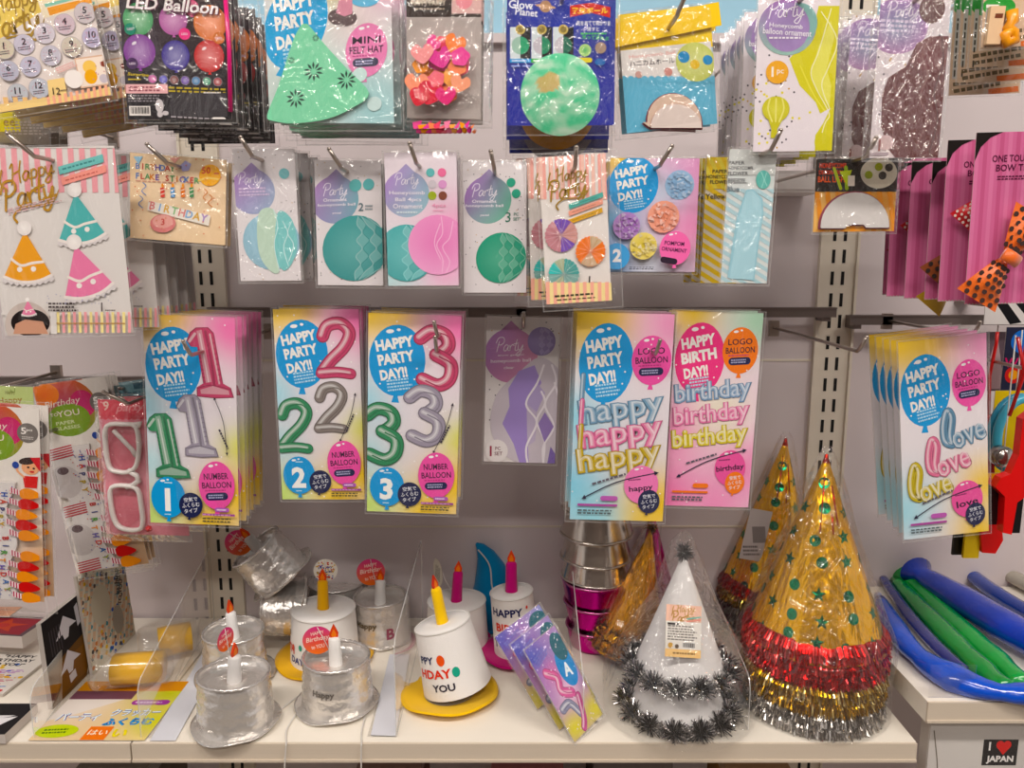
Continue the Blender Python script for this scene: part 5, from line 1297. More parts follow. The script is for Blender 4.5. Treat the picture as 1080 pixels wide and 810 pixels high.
# ================================================================ RIGHT BAY: toy handcuffs and red forks
r1 = (980, 320, 2.893)
g = MB()
def toys():
    # cyan handcuffs
    Yt = -.22
    rt = empty('toy_handcuffs', at(1062, 455, Yt), 'cyan plastic toy ring cuff hanging at the picture edge' if 0 else 'cyan plastic toy cuff with a silver lock', 'toy handcuffs')
    off = Matrix.Translation(-rt.location); M = MB()
    c = at(1078, 460, Yt); pts = [c + Vector((.030 * math.cos(a), 0, .046 * math.sin(a))) for a in [2 * math.pi * k / 30 for k in range(31)]]
    M.tube(pts, .0055, '#5fb6cf', 0, 10, caps=False); M.tube([p + Vector((0, .013, 0)) for p in pts], .0045, '#4a9cb8', 0, 10, caps=False)
    M.build('cuff_ring', PLAS, rt, off)
    M = MB(); M.lathe([(.0001, .012), (.009, .011), (.013, .004), (.013, -.004), (.0001, -.006)], 24, '#b9b4b0', 0, T3(*at(1056, 481, Yt - .012)) @ R3(90, 'X')); M.build('lock_boss', TINSEL, rt, off)
    M = MB(); q = at(1070, 420, Yt); M.tube([at(1085, 340, Yt), at(1078, 390, Yt), at(1072, 418, Yt)], .0018, '#c92a2a', 0, 6); M.build('hanging_cord', PLAS, rt, off)
    # red fork shapes
    for i, (x, y, l, yy, lb) in enumerate(((1068, 505, 'n', -.27, 'foremost red plastic toy fork blade with black stripes'), (1046, 520, 'n', -.20, 'red plastic toy frame beside the love balloon packs'))):
        rt = empty('red_plastic_toy', at(x, 440, yy), lb, 'toy'); off = Matrix.Translation(-rt.location)
        M = MB()
        prof = [(1058, 562), (1067, 564), (1073, 530), (1088, 520), (1088, 435), (1079, 442), (1075, 480), (1066, 500), (1056, 504), (1050, 514), (1060, 524)] if i == 0 else [(1040, 440), (1049, 438), (1049, 505), (1056, 545), (1058, 570), (1050, 584), (1036, 583), (1033, 540), (1040, 520)]
        P = [at(a, b, yy) for a, b in prof]; n = len(P)
        M.add([p for p in P] + [p + Vector((0, .012, 0)) for p in P], [tuple(range(n)), tuple(range(2 * n - 1, n - 1, -1))] + [(k, (k + 1) % n, n + (k + 1) % n, n + k) for k in range(n)], '#d8231c')
        M.build('plastic_blade', PLAS, rt, off)
        M = MB()
        for (a, b, w_, h_) in (((1052, 535, 8, 42), (1077, 545, 7, 40)) if i == 0 else ((1018, 562, 9, 52), (1039, 560, 6, 44))):
            p0 = at(a - w_ / 2, b - h_ / 2, yy + .004); p1 = at(a + w_ / 2, b + h_ / 2, yy + .004); M.box(p0.x, p1.x, yy + .0125, yy + .016, p1.z, p0.z, '#141214')
        if i: p0 = at(1023, 538, yy); p1 = at(1034, 590, yy); M.box(p0.x, p1.x, yy + .004, yy + .008, p1.z, p0.z, '#e9c92a')
        M.build('striped_slat', PLAS, rt, off)
        M = MB(); a = rt.location; M.tube([a + Vector((.0, .006, .0)), a + Vector((-.004 if i else .012, .006, .05)), a + Vector((0, .006, .09)), Vector((a.x, a.y + .006, zr))], .0022, '#c7221f', 0, 6); M.build('red_cord', PLAS, rt, off)
    # yellow backing card and flame card
    for (x0, y0, x1, y1, yy, bgc, nm, lb) in ((1050, 412, 1095, 500, -.17, '#e2c62c', 'yellow_toy_card', 'plain yellow toy card behind the cyan cuff'), (1036, 499, 1078, 530, -.235, '#e9a92c', 'flame_print_card', 'small yellow card printed with orange flames and blue letters')):
        A = Art((x0, y0), (x1, y0), (x0, y1), yy)
        A.bg(bgc)
        if 'flame' in nm:
            for k in range(7): A.poly([(x0 + k * 6, y0 + 12), (x0 + 3 + k * 6, y0 + 1), (x0 + 6 + k * 6, y0 + 12)], '#d8472a')
            A.rect(x0 + 5, y0 + 12, x0 + 15, y0 + 24, '#2f5fa8'); A.rect(x0 + 18, y0 + 12, x0 + 27, y0 + 24, '#2f6fb0'); A.lines(x0 + 20, y0 + 26, 36, 5, 1, '#b03a22')
        rt = empty(nm, A.X, lb, 'toy card'); card_obj(A, rt, th=.001)
        M = MB(); M.tube([(0, .002, -.004), (0, .001, .03 if 'flame' in nm else .02), (0, .002, zr - A.X.translation.z)], .0009, '#c9c2b9', 0, 6); M.build('hang_loop', CORD, rt)
    A = Art((1062, 345), (1090, 345), (1062, 412), -.14)
    A.bg('#2a2c44'); A.circ(1080, 360, 12, '#2f6fc0'); A.text('WE', 1074, 382, 10, '#c9306a', bold=.02); A.circ(1074, 395, 9, '#c93a3a'); A.circ(1074, 395, 5, '#e2a02c')
    rt = empty('dark_print_card', A.X, 'small dark blue printed card high behind the cyan cuff', 'toy card'); card_obj(A, rt, th=.001)
    M = MB(); M.tube([(0, .002, -.004), (0, .002, zr - A.X.translation.z)], .0009, '#c9c2b9', 0, 6); M.build('hang_loop', CORD, rt)
    # triangular grey felt behind
    A = Art((1040, 350), (1066, 350), (1040, 412), -.10)
    A.bg('#6a5a62'); A.poly([(1052, 352), (1066, 410), (1040, 410)], '#b9a0a4')
    rt = empty('grey_card', A.X, 'mauve grey card with a pale triangle behind the red cord', 'toy card'); card_obj(A, rt, th=.001)
    M = MB(); M.tube([(0, .002, -.004), (0, .002, zr - A.X.translation.z)], .0009, '#c9c2b9', 0, 6); M.build('hang_loop', CORD, rt)
toys()
hook(Vector((at(1000, 345, -.24).x + .03, -.24, zr)), -.03, 'among the red plastic toys', ext=0)
# diagonal black striped thing below the bow ties
A = Art((1040, 316), (1100, 316), (1040, 342), -.12)
A.bg('#d9d4d2'); A.poly([(1048, 316), (1060, 316), (1080, 340), (1068, 342)], '#17151a'); A.poly([(1068, 316), (1080, 316), (1100, 336), (1092, 342)], '#17151a')
rt = empty('striped_card', A.X, 'white card with black diagonal stripes under the bow tie cards', 'toy card'); card_obj(A, rt, th=.001)
M = MB(); M.box(-.01, .01, .0006, -A.X.translation.y - .0005, -.012, -.008); M.build('wall_clip', WIRED, rt)
# price channel behind the upper packs
g = MB(); a = at(812, 180, -.07); b = at(868, 203, -.07); g.box(a.x, b.x, -.07, -.002, b.z, a.z, '#ded8d6'); g.box(a.x + .001, b.x - .001, -.0715, -.07, b.z + .004, a.z - .004, '#efeae8')
tag(g.build('label_holder', PRINT), 'white label holder box on the wall above the black-headed pack', 'label holder')

# ================================================================ ON THE SHELF
def frame_from(p, up=(0, 0, 1), spin=0):
    """matrix with local Z along up, standing at p"""
    z = Vector(up).normalized(); x = Vector((1, 0, 0)); x = (x - z * x.dot(z)).normalized(); y = z.cross(x)
    return Matrix.Translation(p) @ Matrix(((x.x, y.x, z.x, 0), (x.y, y.y, z.y, 0), (x.z, y.z, z.z, 0), (0, 0, 0, 1))) @ R3(spin, 'Z')

def cake_hat(X, label, kind='silver', r=.040, h=.064, br=.052, candle='#e9e6e4', seed=1, tagd=None, brimM=None, taper=.10, brimcol=None, text=None, spin=0, cords=0, group=None, rx=.0, wobble=.03, flame='#d9572a', cl=.036, squash=1.0):
    """party hat in the shape of a cake: crown, sunken top, piped rim, brim, candle with felt flame, round tag"""
    rn = random.Random(seed)
    rt = empty('cake_party_hat', X, label, 'party hat', group)
    silver = kind == 'silver'
    mat = FOIL if silver else FELT
    c = '#e6e2de' if silver else '#ece8e5'
    def wob(a, i): return 1 + wobble * math.sin(2 * a + seed) + wobble * .5 * math.sin(3 * a + seed * 2.2)
    g = MB(); K = 14
    prof = [(r * (1 + taper * (1 - k / K)) + (.0008 * math.sin(k * 2.2) if silver else 0), h * k / K) for k in range(K + 1)]
    g.lathe(prof, 56, c, 0, None, wob)
    if text:      # printing round the crown
        for (ang, zz, body, sz, col) in text:
            if body == 'O':
                for k in range(1):
                    vs = []; 
                    for q in range(14):
                        a = 2 * math.pi * q / 14; aa = math.radians(ang) + sz * .42 * math.cos(a) / r; z_ = zz + sz * .62 * math.sin(a); rr = r * (1 + taper * (1 - z_ / h)) * wob(aa, 0) + .0006
                        vs.append((rr * math.cos(aa), rr * math.sin(aa), z_))
                    g.add(vs, [tuple(range(14))], col)
                continue
            vs, fs, x0, x1, y0, y1 = glyphs(body, .03, 0, 1)
            k_ = sz / (y1 - y0); out = []
            for x, y in vs:
                xx = (x - (x0 + x1) / 2) * k_; z_ = zz + (y - y0) * k_; aa = math.radians(ang) + xx / r
                rr = r * (1 + taper * (1 - z_ / h)) * wob(aa, 0) + .0007
                out.append((rr * math.cos(aa), rr * math.sin(aa), z_))
            g.add(out, fs, col)
    g.build('crown', mat, rt)
    g = MB(); sink = .011 if silver else -.0005
    tp = [(.0001, h - sink), (r * .5, h - sink + (.0015 if silver else 0)), (r * .985, h - sink), (r * .99, h)]
    g.lathe(tp, 56, c, 0, None, lambda a, i: wob(a, i) if i else 1)
    g.build('crown_top', mat, rt)
    g = MB(); pts = []
    for k in range(73):
        a = 2 * math.pi * k / 72; q = r * wob(a, 0) * 1.0; pts.append((q * math.cos(a), q * math.sin(a), h + (.0008 * math.sin(k * 2.6) if silver else 0)))
    g.tube(pts, .0019 if silver else .0012, '#d9d5d2' if silver else '#dedad6', 0, 8, caps=False)
    g.build('piping', SATIN if not silver else FOIL, rt)
    g = MB(); bc = brimcol or '#dad6d2'
    def bw(a, i): return 1 + (.035 * math.sin(3 * a + seed) + .02 * math.sin(7 * a + seed)) * (1 if i in (0, 3) else 0)
    vs = []; n = 64; R_ = [r * 1.06, br, br, r * 1.06]
    sag = lambda a, rr: .0015 + (.0035 * math.sin(2 * a + seed) + .0025 * math.sin(5 * a + seed) + .004) * ((rr - r) / (br - r)) * (0.6 if silver else .45)
    rings = [(r * .9, 0)] + [(r * 1.06 + (br - r * 1.06) * q, 0) for q in (.25, .5, .75, 1)]
    for (rr, _) in rings:
        for k in range(n):
            a = 2 * math.pi * k / n; vs.append((rr * math.cos(a), rr * math.sin(a), max(.0006, sag(a, rr))))
    m = len(vs); vs += [(x, y, z + .0014) for x, y, z in vs]
    fs = []
    for i in range(len(rings) - 1):
        for k in range(n):
            a_, b_, c_, d_ = i * n + k, i * n + (k + 1) % n, (i + 1) * n + (k + 1) % n, (i + 1) * n + k
            fs += [(a_, b_, c_, d_), (m + d_, m + c_, m + b_, m + a_)]
    e = (len(rings) - 1) * n
    for k in range(n): fs.append((e + k, e + (k + 1) % n, m + e + (k + 1) % n, m + e + k))
    g.add(vs, fs, bc, 0, None, True)
    g.build('brim', mat, rt, brimM)
    if candle:
        cm = T3(0, 0, h - sink) @ R3(rn.uniform(-6, 6), 'X') @ R3(rn.uniform(-6, 6), 'Y')
        g = MB(); cr = .0078
        g.lathe([(cr * 1.05, 0), (cr, .01), (cr * .95, cl * .6), (cr * .92, cl * .93), (cr * .7, cl), (.0001, cl * 1.01)], 20, candle, 0, cm, lambda a, i: 1 + .06 * math.sin(2 * a + seed))
        cn = g.build('candle', FELT, rt)
        g = MB(); fl = [(-.0045, 0), (-.0055, .006), (-.003, .012), (0, .018), (.003, .012), (.0055, .006), (.0045, 0)]
        fm = cm @ T3(0, 0, cl * .97) @ R3(spin, 'Z')
        for sc, y, cc in ((1, .0012, flame), (.55, .0018, '#e98a1c')):
            P = [(x * sc, z * sc + (0 if sc == 1 else .002)) for x, z in fl]; nn = len(P)
            g.add([(x, -y, z) for x, z in P] + [(x, y, z) for x, z in P], [tuple(range(nn)), tuple(range(nn, 2 * nn))[::-1]] + [(k, (k + 1) % nn, nn + (k + 1) % nn, nn + k) for k in range(nn)], cc, 0, fm)
        g.build('flame', FELT, cn)
    if tagd:
        tx, ty, tz, tr, rz, cols = tagd
        B = Art.sized(tr * 2, tr * 2, Matrix.Identity(4)); B.frame(100, 100)
        if cols == 'white':
            B.circ(50, 50, 50, '#e4dfd6'); B.text('Happy', 50, 38, 14, '#3a4a8a', 60, 6); B.text('Birthday', 50, 58, 14, '#3a3a3a', 74, 6); B.scatter(30, 3.4, '#c9503a', (15, 12, 85, 88), 3); B.scatter(24, 3.4, '#d9b43a', (12, 12, 88, 88), 8); B.scatter(18, 3, '#3a5aa8', (12, 12, 88, 88), 18)
        elif cols == 'plain':
            B.circ(50, 50, 50, '#d4cec2'); B.lines(50, 50, 60, 50, 5, '#6a6254', 80)
        else:
            B.circ(50, 50, 50, '#d44f8c', col2='#e8803a', inner='#e2605a'); B.text('Birthday', 50, 46, 22, '#f6dcd0', 78, 8, shear=.2); B.text('to YOU', 50, 72, 14, '#f6dcd0', 44, 8); B.text('HAPPY', 50, 24, 12, '#f6dcd0', 44, 8)
        B.mb.add([(tr * math.cos(k * .3142), .0006, -tr + tr * math.sin(k * .3142)) for k in range(20)], [tuple(range(20))], '#d9c9c0')
        B.mb.build('swing_tag', PRINT, rt, T3(tx, ty, tz) @ R3(rz, 'Z'))
        g = MB(); g.tube([(tx, ty, tz - .001), (tx * .6, ty * .6, (tz + h) / 2), (0, 0, h - sink + .002)], .0005, '#d9d5d0', 0, 5); g.build('tag_thread', CORD, rt)
    return rt
def elastic(pts, label):
    g = MB(); P = smooth3(pts); g.tube(P, .0009, '#d9d5d0', 0, 6)
    return tag(g.build('elastic_string', CORD), label, 'string')
def smooth3(pts, n=6):
    P = [Vector(p) for p in pts]; out = []
    for i in range(len(P) - 1):
        p0 = P[max(0, i - 1)]; p1 = P[i]; p2 = P[i + 1]; p3 = P[min(len(P) - 1, i + 2)]
        for k in range(n):
            t = k / n; out.append(.5 * ((2 * p1) + (p2 - p0) * t + (2 * p0 - 5 * p1 + 4 * p2 - p3) * t * t + (3 * p1 - p0 - 3 * p2 + p3) * t ** 3))
    return out + [P[-1]]
Z0 = ZS + .0008
GS = 'silver cake hats'
B_ = on(250, 762, Z0); cake_hat(frame_from(B_, spin=0), 'front silver cake hat by the white price strip, its flame turned sideways', seed=2, tagd=(-.004, -.008, .125, .014, 70, 'pink'), spin=70, candle='#dedbd9')
B_ = on(249, 712, Z0); cake_hat(frame_from(B_), 'silver cake hat directly behind the front one with the sideways flame', seed=4, r=.039, spin=70)
B_ = on(356, 742, Z0); cake_hat(frame_from(B_), 'front silver cake hat with a round pink birthday tag over its top', seed=9, tagd=(-.024, .010, .098, .0185, 8, 'pink'), candle='#eeebe8', text=[(-100, .030, 'Happy', .010, '#8f8a86')], spin=8)
B_ = on(402, 672, Z0); cake_hat(frame_from(B_), 'silver cake hat near the divider with its tag leaning behind the candle', seed=12, r=.038, br=.045, tagd=(-.014, .010, .117, .0205, 8, 'pink'), candle='#dedbd9', text=[(-110, .03, 'Happy', .011, '#8f8370'), (-60, .015, 'B', .016, '#b36a80')])
B_ = on(356, 655, Z0); cake_hat(frame_from(B_), 'silver cake hat almost hidden behind the white yellow-brimmed one', seed=15, r=.041, candle=None)
CW = [(-158, .044, 'H', .008, '#3a3a44'), (-140, .030, 'O', .008, '#d9572a'), (-162, .022, 'BIRTH', .011, '#c9452f'), (-128, .010, 'DAY', .009, '#3a3a7a'), (-120, .034, 'O', .007, '#3f9a80')]
B_ = on(343, 693, Z0); cake_hat(frame_from(B_), 'upright white felt cake hat on a yellow brim behind silver ones', 'felt', r=.043, h=.072, br=.067, seed=3, brimcol='#e2b41c', candle='#e2b01c', tagd=(.002, .014, .138, .0165, 5, 'white'), wobble=.01, text=CW, cl=.040)
# tipped silver hats
P_ = at(322, 640, -.078); cake_hat(frame_from(P_, (-.95, -.25, .10)), 'silver cake hat lying on its side under the tumbled one', seed=21, r=.039, h=.060, br=.048, candle=None)
P_ = at(300, 608, -.085); cake_hat(frame_from(P_, (-.60, -.12, .80)), 'tumbled silver cake hat tipped over on top of the pile', seed=24, r=.038, h=.060, br=.051, candle='#d4d1ce', tagd=(-.014, -.002, .098, .019, 10, 'pink'), cl=.03)

# white felt hats
B_ = on(483, 731, Z0); up = Vector((-.24, .10, 1)); XT = frame_from(B_ + Vector((0, 0, .013)), up); cake_hat(XT, 'tilted white felt cake hat with yellow candle and curled yellow brim', 'felt', r=.036, h=.082, br=.062, taper=.24, brimM=(XT.inverted() @ frame_from(B_ + Vector((-.010, -.004, .0008)), (-.05, .06, 1))), seed=5, brimcol='#eec414', candle='#efc813', wobble=.02, cl=.046, text=[(-130, .046, 'PPY', .009, '#2f3560'), (-100, .050, 'O', .011, '#e0632f'), (-118, .028, 'HDAY', .011, '#d9482f'), (-78, .033, 'O', .010, '#3fa58c'), (-105, .012, 'YOU', .009, '#3a3340')], flame='#c9452a', spin=60)
B_ = on(482, 679, Z0); cake_hat(frame_from(B_), 'white felt cake hat with magenta candle and a plain oval tag', 'felt', r=.041, h=.066, br=.050, seed=6, brimcol='#b81f74', candle='#b81f74', tagd=(-.026, .0, .128, .019, -65, 'plain'), wobble=.02, cl=.045)
B_ = on(546, 686, Z0 + .006); cake_hat(frame_from(B_, (-.10, .0, 1)), 'narrow white happy birthday hat with magenta brim and magenta candle', 'felt', r=.029, h=.088, br=.052, seed=8, brimcol='#b81f74', candle='#c01f7c', wobble=.01, cl=.042, text=[(-108, .064, 'HAPPY', .011, '#2f3060'), (-100, .042, 'BIRTH', .012, '#d9482f'), (-102, .018, 'TO YOU', .011, '#2f3060'), (-50, .074, 'O', .004, '#d9482f')])
# blue witch hat behind
rt = empty('witch_hat', Vector((on(519, 654, Z0))), 'blue felt witch hat with drooping point behind white cake hats', 'party hat')
off = Matrix.Translation(-rt.location); g = MB(); base = rt.location
pts = [base + Vector((.0, 0, .003)), base + Vector((.002, 0, .03)), base + Vector((.002, 0, .06)), base + Vector((-.002, 0, .085)), base + Vector((-.009, 0, .105)), base + Vector((-.017, 0, .118)), base + Vector((-.023, -.002, .124))]
g.tube(pts, [.043, .036, .029, .022, .014, .007, .002], '#2389b8', 0, 24); g.build('cone', FELT, rt, off)
g = MB(); g.lathe([(.03, .001), (.046, .001), (.05, .003), (.046, .004), (.03, .004)], 40, '#1f7fae', 0, Matrix.Translation(base)); g.build('brim', FELT, rt, off)
g = MB(); g.tube(smooth3([base + Vector((-.02, -.012, .118)), base + Vector((-.003, -.026, .10)), base + Vector((.001, -.034, .07)), base + Vector((.006, -.037, .06)), base + Vector((.012, -.037, .062))]), .0011, '#e4e0da', 0, 6); g.build('cord', CORD, rt, off)

# stack of foil top hats, silver over magenta
def cup(name, z, r0, r1, h, col, label, grp, seed, cx, cy, mat=FOILS):
    rt = empty(name, Vector((cx, cy, z)), label, 'party hat', grp)
    g = MB(); w = lambda a, i: 1 + .02 * math.sin(3 * a + seed) + .012 * math.sin(8 * a + seed)
    K = 8; g.lathe([(.0001, 0.0006), (r0 * .97, .0006)] + [(r0 + (r1 - r0) * k / K, h * k / K) for k in range(K + 1)] + [(r1 * .96, h), (r1 * .9, h - .004)], 48, col, 0, None, w)
    g.build('crown', mat, rt)
    g = MB(); g.tube([(r1 * 1.0 * w(a, 0) * math.cos(a), r1 * w(a, 0) * math.sin(a), h) if r1 > r0 else (r0 * w(a, 0) * math.cos(a), r0 * w(a, 0) * math.sin(a), .001) for a in [2 * math.pi * k / 48 for k in range(49)]], .0016, mix(col, '#ffffff', .2), 0, 6, caps=False); g.build('rolled_rim', mat, rt)
    return rt
sx, sy = on(627, 678, Z0).x, on(627, 678, Z0).y
z = Z0
for i, (r0, r1, h) in enumerate(((.034, .041, .030), (.036, .045, .034), (.043, .049, .032))):
    cup('foil_top_hat', z, r0, r1, h, '#c81f96', ['lowest magenta foil hat in the stack', 'middle magenta foil hat in the stack', 'uppermost magenta foil hat just beneath the silver ones'][i], 'stacked foil hats', i, sx, sy); z += h + .0026
for i, (r0, r1, h) in enumerate(((.048, .042, .026), (.050, .042, .032), (.051, .042, .034), (.050, .040, .034))):
    cup('foil_top_hat', z, r0, r1, h, '#cfc6bd', ['silver foil hat resting on the magenta ones', 'second silver foil hat up from the magenta ones', 'third silver foil hat up from the magenta ones', 'topmost silver foil hat, behind the happy balloon pack'][i], 'stacked foil hats', i + 5, sx, sy); z += h + .0026

# ---- cone hats
def tuft(g, c, r, n, rn, col, flat=None):
    for _ in range(n):
        d = Vector((rn.gauss(0, 1), rn.gauss(0, 1), rn.gauss(0, 1))).normalized() * r * rn.uniform(.6, 1.1)
        s = d.cross(Vector((rn.gauss(0, 1), rn.gauss(0, 1), rn.gauss(0, 1)))).normalized() * .0008
        if (c + d).z < .0015: d.z = abs(d.z)
        k = rn.random(); cc = col[0] if k < .58 else col[1]
        g.add([c - s, c + s, c + d + s * .6, c + d - s * .6], [(0, 1, 2, 3)], cc)
def cone_hat(X, h, r, col, label, name='cone_party_hat', mat=FOILG, top=True, seed=0, stars=False, group=None, lw=0):
    rt = empty(name, X, label, 'party hat', group)
    g = MB(); K = 16; w = lambda a, i: 1 + .012 * math.sin(5 * a + seed + i * .1) + .008 * math.sin(13 * a + seed) + .004 * math.sin(31 * a)
    g.lathe([(r * (1 - k / K) + .0012, h * k / K) for k in range(K + 1)] + [(.0001, h + .0008)], 128, col, 0, None, w)
    g.build('cone', mat, rt)
    if stars:
        rn = random.Random(seed); g = MB()
        rows = [(.10, 13), (.22, 12), (.34, 10), (.47, 8), (.60, 6), (.73, 5), (.85, 3)]
        for j, (t, n) in enumerate(rows):
            for k in range(n):
                a0 = 2 * math.pi * (k + .5 * (j % 2) + rn.uniform(-.1, .1)) / n; tz = t + rn.uniform(-.02, .02); s = .0085 if (k + j) % 2 else .0075
                m = 10 if (k + j) % 2 else 18; vs = []
                for q in range(m):
                    an = 2 * math.pi * q / m; rr = s * ((1 if q % 2 == 0 else .42) if m == 10 else .85)
                    zz = tz * h + rr * math.cos(an); R_ = r * (1 - zz / h) + .0012; aa = a0 + rr * math.sin(an) / R_
                    vs.append(((R_ * w(aa, zz / h * K) + .0006) * math.cos(aa), (R_ * w(aa, zz / h * K) + .0006) * math.sin(aa), zz))
                g.add([(sum(p[0] for p in vs) / m * 1.002, sum(p[1] for p in vs) / m * 1.002, sum(p[2] for p in vs) / m)] + vs, [(0, q + 1, (q + 1) % m + 1) for q in range(m)], '#0e8a62')
        g.build('printed_stars', FOILS, rt)['label'] = 'green foil stars and dots'
        g = MB()
        rn = random.Random(3)
        for a in (-115, -88, -75):
            aa = math.radians(a); z0_, z1_ = h * rn.uniform(.6, .7), h * rn.uniform(.85, .95)
            if a == -88: z0_, z1_ = h * .62, h * .72
            f = lambda z_: (r * (1 - z_ / h) + .002)
            g.tube([(f(z0_) * math.cos(aa), f(z0_) * math.sin(aa), z0_), (f(z1_) * math.cos(aa), f(z1_) * math.sin(aa), z1_)], .0007, '#c8372a', 0, 5)
        g.lathe([(.0045, h * .965), (.003, h * .985), (.002, h + .002), (.0001, h + .003)], 10, '#c23a2c')
        g.build('red_tip', FOILS, rt)
    return rt
def fringe_band(rt, r, h, z0, z1, col, col2, seed, flare=.004, n=520, dy=0, name='tinsel_fringe'):
    """ring of thin foil strips hanging round the hat"""
    g = MB(); rn = random.Random(seed); f = lambda z_: r * (1 - z_ / h)
    for k in range(n):
        a = 2 * math.pi * k / n + rn.uniform(-.01, .01); ra, rb = f(z1) + .001, f(z0) + flare + rn.uniform(-.0015, .003); da = rn.uniform(-.02, .02); wv = .9 * math.pi / n * 2
        zb_ = z0 + rn.uniform(-.002, .003); am = (ra + rb) / 2 + rn.uniform(.0005, .0035)
        tw = rn.uniform(-.0012, .0012)
        P = []
        for (q, aa, zz, t_) in ((ra, a, z1, 0), (am, a + da * .4, (z0 + z1) / 2, tw), (rb, a + da, zb_, -tw)):
            P += [((q - t_) * math.cos(aa - wv), (q - t_) * math.sin(aa - wv), zz), ((q + t_) * math.cos(aa + wv), (q + t_) * math.sin(aa + wv), zz)]
        c = col if rn.random() < .75 else col2
        g.add(P, [(0, 1, 3, 2), (2, 3, 5, 4)], c)
    return g.build(name, TINSEL, rt)
def hat_bag(rt, h, r, zb, seed, flare=.012, top=.012, name='clear_bag', ext=0.0, skirt=.010):
    g = MB(); n = 72; K = 22; vs = []
    for j in range(K + 1):
        t = j / K; z = zb + (h + top - zb) * t; base = r * (1 - max(0, z) / h) if z < h else 0
        for k in range(n):
            a = 2 * math.pi * k / n; q = noise.noise(Vector((math.cos(a) * 2 + seed, math.sin(a) * 2, t * 5)))
            ear = flare * (.35 + .65 * abs(math.cos(a)) ** 3) * (.5 + .7 * t)
            rr = max(.0015, base + .004 + skirt * max(0, 1 - max(0, z) / h * 1.6) + ear * (1 if z < h else max(0, 1 - (z - h) / top)) + .004 * q)
            vs.append((rr * math.cos(a), rr * math.sin(a), z))
    g.add(vs, [(j * n + k, j * n + (k + 1) % n, (j + 1) * n + (k + 1) % n, (j + 1) * n + k) for j in range(K) for k in range(n)], '#ffffff', 0, None, True)
    return g.build(name, [FILMC], rt)

# big star cones: nested stack standing on the shelf; front one
def nested(bx, by, H, R, label, fringes, seed, lean=(0, 0, 1)):
    X = frame_from(on(bx, by, Z0), lean); z = .0; 
    # from the bottom hat up to the top one
    for i, (c1, c2, band, lb, dz) in enumerate(fringes):
        top = i == len(fringes) - 1
        M_ = X @ T3(0, 0, z)
        if top:
            rt = cone_hat(M_, H, R, '#f7c012', lb, 'star_cone_hat', seed=seed, stars=True, group='nested star cone hats')
            fringe_band(rt, R, H, .002, band, c1, c2, seed + i)
            hat_bag(rt, H, R, -z - 0.0 + .001, seed, flare=.006, skirt=.005)
            g = MB()
        else:
            rt = empty('nested_cone_hat', M_, lb, 'party hat', 'nested star cone hats')
            g = MB(); g.lathe([(R - .002, .0), (R * (1 - band / H) - .002, band)], 64, c1, 0); g.build('cone_base', FOILS, rt)
            fringe_band(rt, R, H, .001, band + .004, c1, c2, seed + i)
        z += dz
    return X
HF = [('#b9b3ad', '#e9e6e2', .014, 'lowest silver-fringed hat in the front cone stack', .015), ('#a9a39d', '#e2ded9', .012, 'second silver-fringed hat in the front cone stack', .013),
      ('#b9923c', '#e9d49a', .014, 'lower gold-fringed hat in the front cone stack', .016), ('#c09a40', '#efe0aa', .014, 'upper gold-fringed hat in the front cone stack', .018),
      ('#b81f26', '#e2585a', .014, 'lower red-fringed hat in the front cone stack', .015), ('#bd222a', '#e66a66', .014, 'middle red-fringed hat in the front cone stack', .013), ('#c4242c', '#e8605e', .022, 'front gold cone hat with green stars above a red fringe', .0)]
nested(854, 738, .226, .081, '', HF, 11)
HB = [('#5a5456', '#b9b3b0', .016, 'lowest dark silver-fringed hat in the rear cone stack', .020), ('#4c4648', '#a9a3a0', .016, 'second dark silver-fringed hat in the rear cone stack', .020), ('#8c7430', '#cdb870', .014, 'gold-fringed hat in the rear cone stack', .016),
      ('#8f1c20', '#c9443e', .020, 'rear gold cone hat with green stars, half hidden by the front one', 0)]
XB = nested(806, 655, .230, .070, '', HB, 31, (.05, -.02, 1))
# price tag sticker bag label on the rear hat
A = Art((792, 536), (815, 540), (776, 588), XB.translation.y - .045)
A.bg('#bdb4b2'); A.rect(792, 555, 806, 572, '#8a8280'); A.lines(790, 580, 18, 12, 3, '#6a6260')
rt = empty('barcode_label', A.X, 'small grey barcode label on the wrapper of the rear cone hat', 'label'); card_obj(A, rt)

# white cone hats with tinsel balls
XW = frame_from(on(714, 748, Z0), (.0, 0, 1))
def white_cone(X, h, r, label, seed, ring_z, topball, lab):
    rt = empty('white_cone_hat', X, label, 'party hat', 'white cone hats with tinsel balls')
    g = MB(); w = lambda a, i: 1 + .008 * math.sin(7 * a + seed)
    g.lathe([(r * (1 - k / 16) + .001, h * k / 16) for k in range(17)] + [(.0001, h + .001)], 56, '#e2dfde', 0, None, w); g.build('cone', FELT, rt)
    rn = random.Random(seed); n = 13
    for k in range(n):
        a = 2 * math.pi * k / n + .1; g = MB(); c = Vector(((r + .002) * math.cos(a), (r + .002) * math.sin(a), ring_z + rn.uniform(-.002, .002)))
        tuft(g, c, .0175, 360, rn, ('#2c282e', '#e9e5e4')); g.build('tinsel_ball', TINSEL, rt)
        a2 = a + math.pi / n; g = MB(); c = Vector(((r + .001) * math.cos(a2), (r + .001) * math.sin(a2), ring_z)); tuft(g, c, .0115, 110, rn, ('#dcd8d6', '#f4f2f0')); g.build('tinsel_link', TINSEL, rt)
    if topball:
        g = MB(); tuft(g, Vector((0, 0, h + .002)), .013, 260, rn, ('#b9b4b4', '#3a3438')); g.build('tinsel_tip', TINSEL, rt)
    return rt
rt = white_cone(XW, .15, .060, 'lower white cone hat with black and silver tinsel balls', 41, .007, False, None)
XW2 = XW @ T3(.001, 0, .052)
rt = white_cone(XW2, .150, .056, 'upper white cone hat with silver tinsel tip and cream label', 43, .006, True, None)
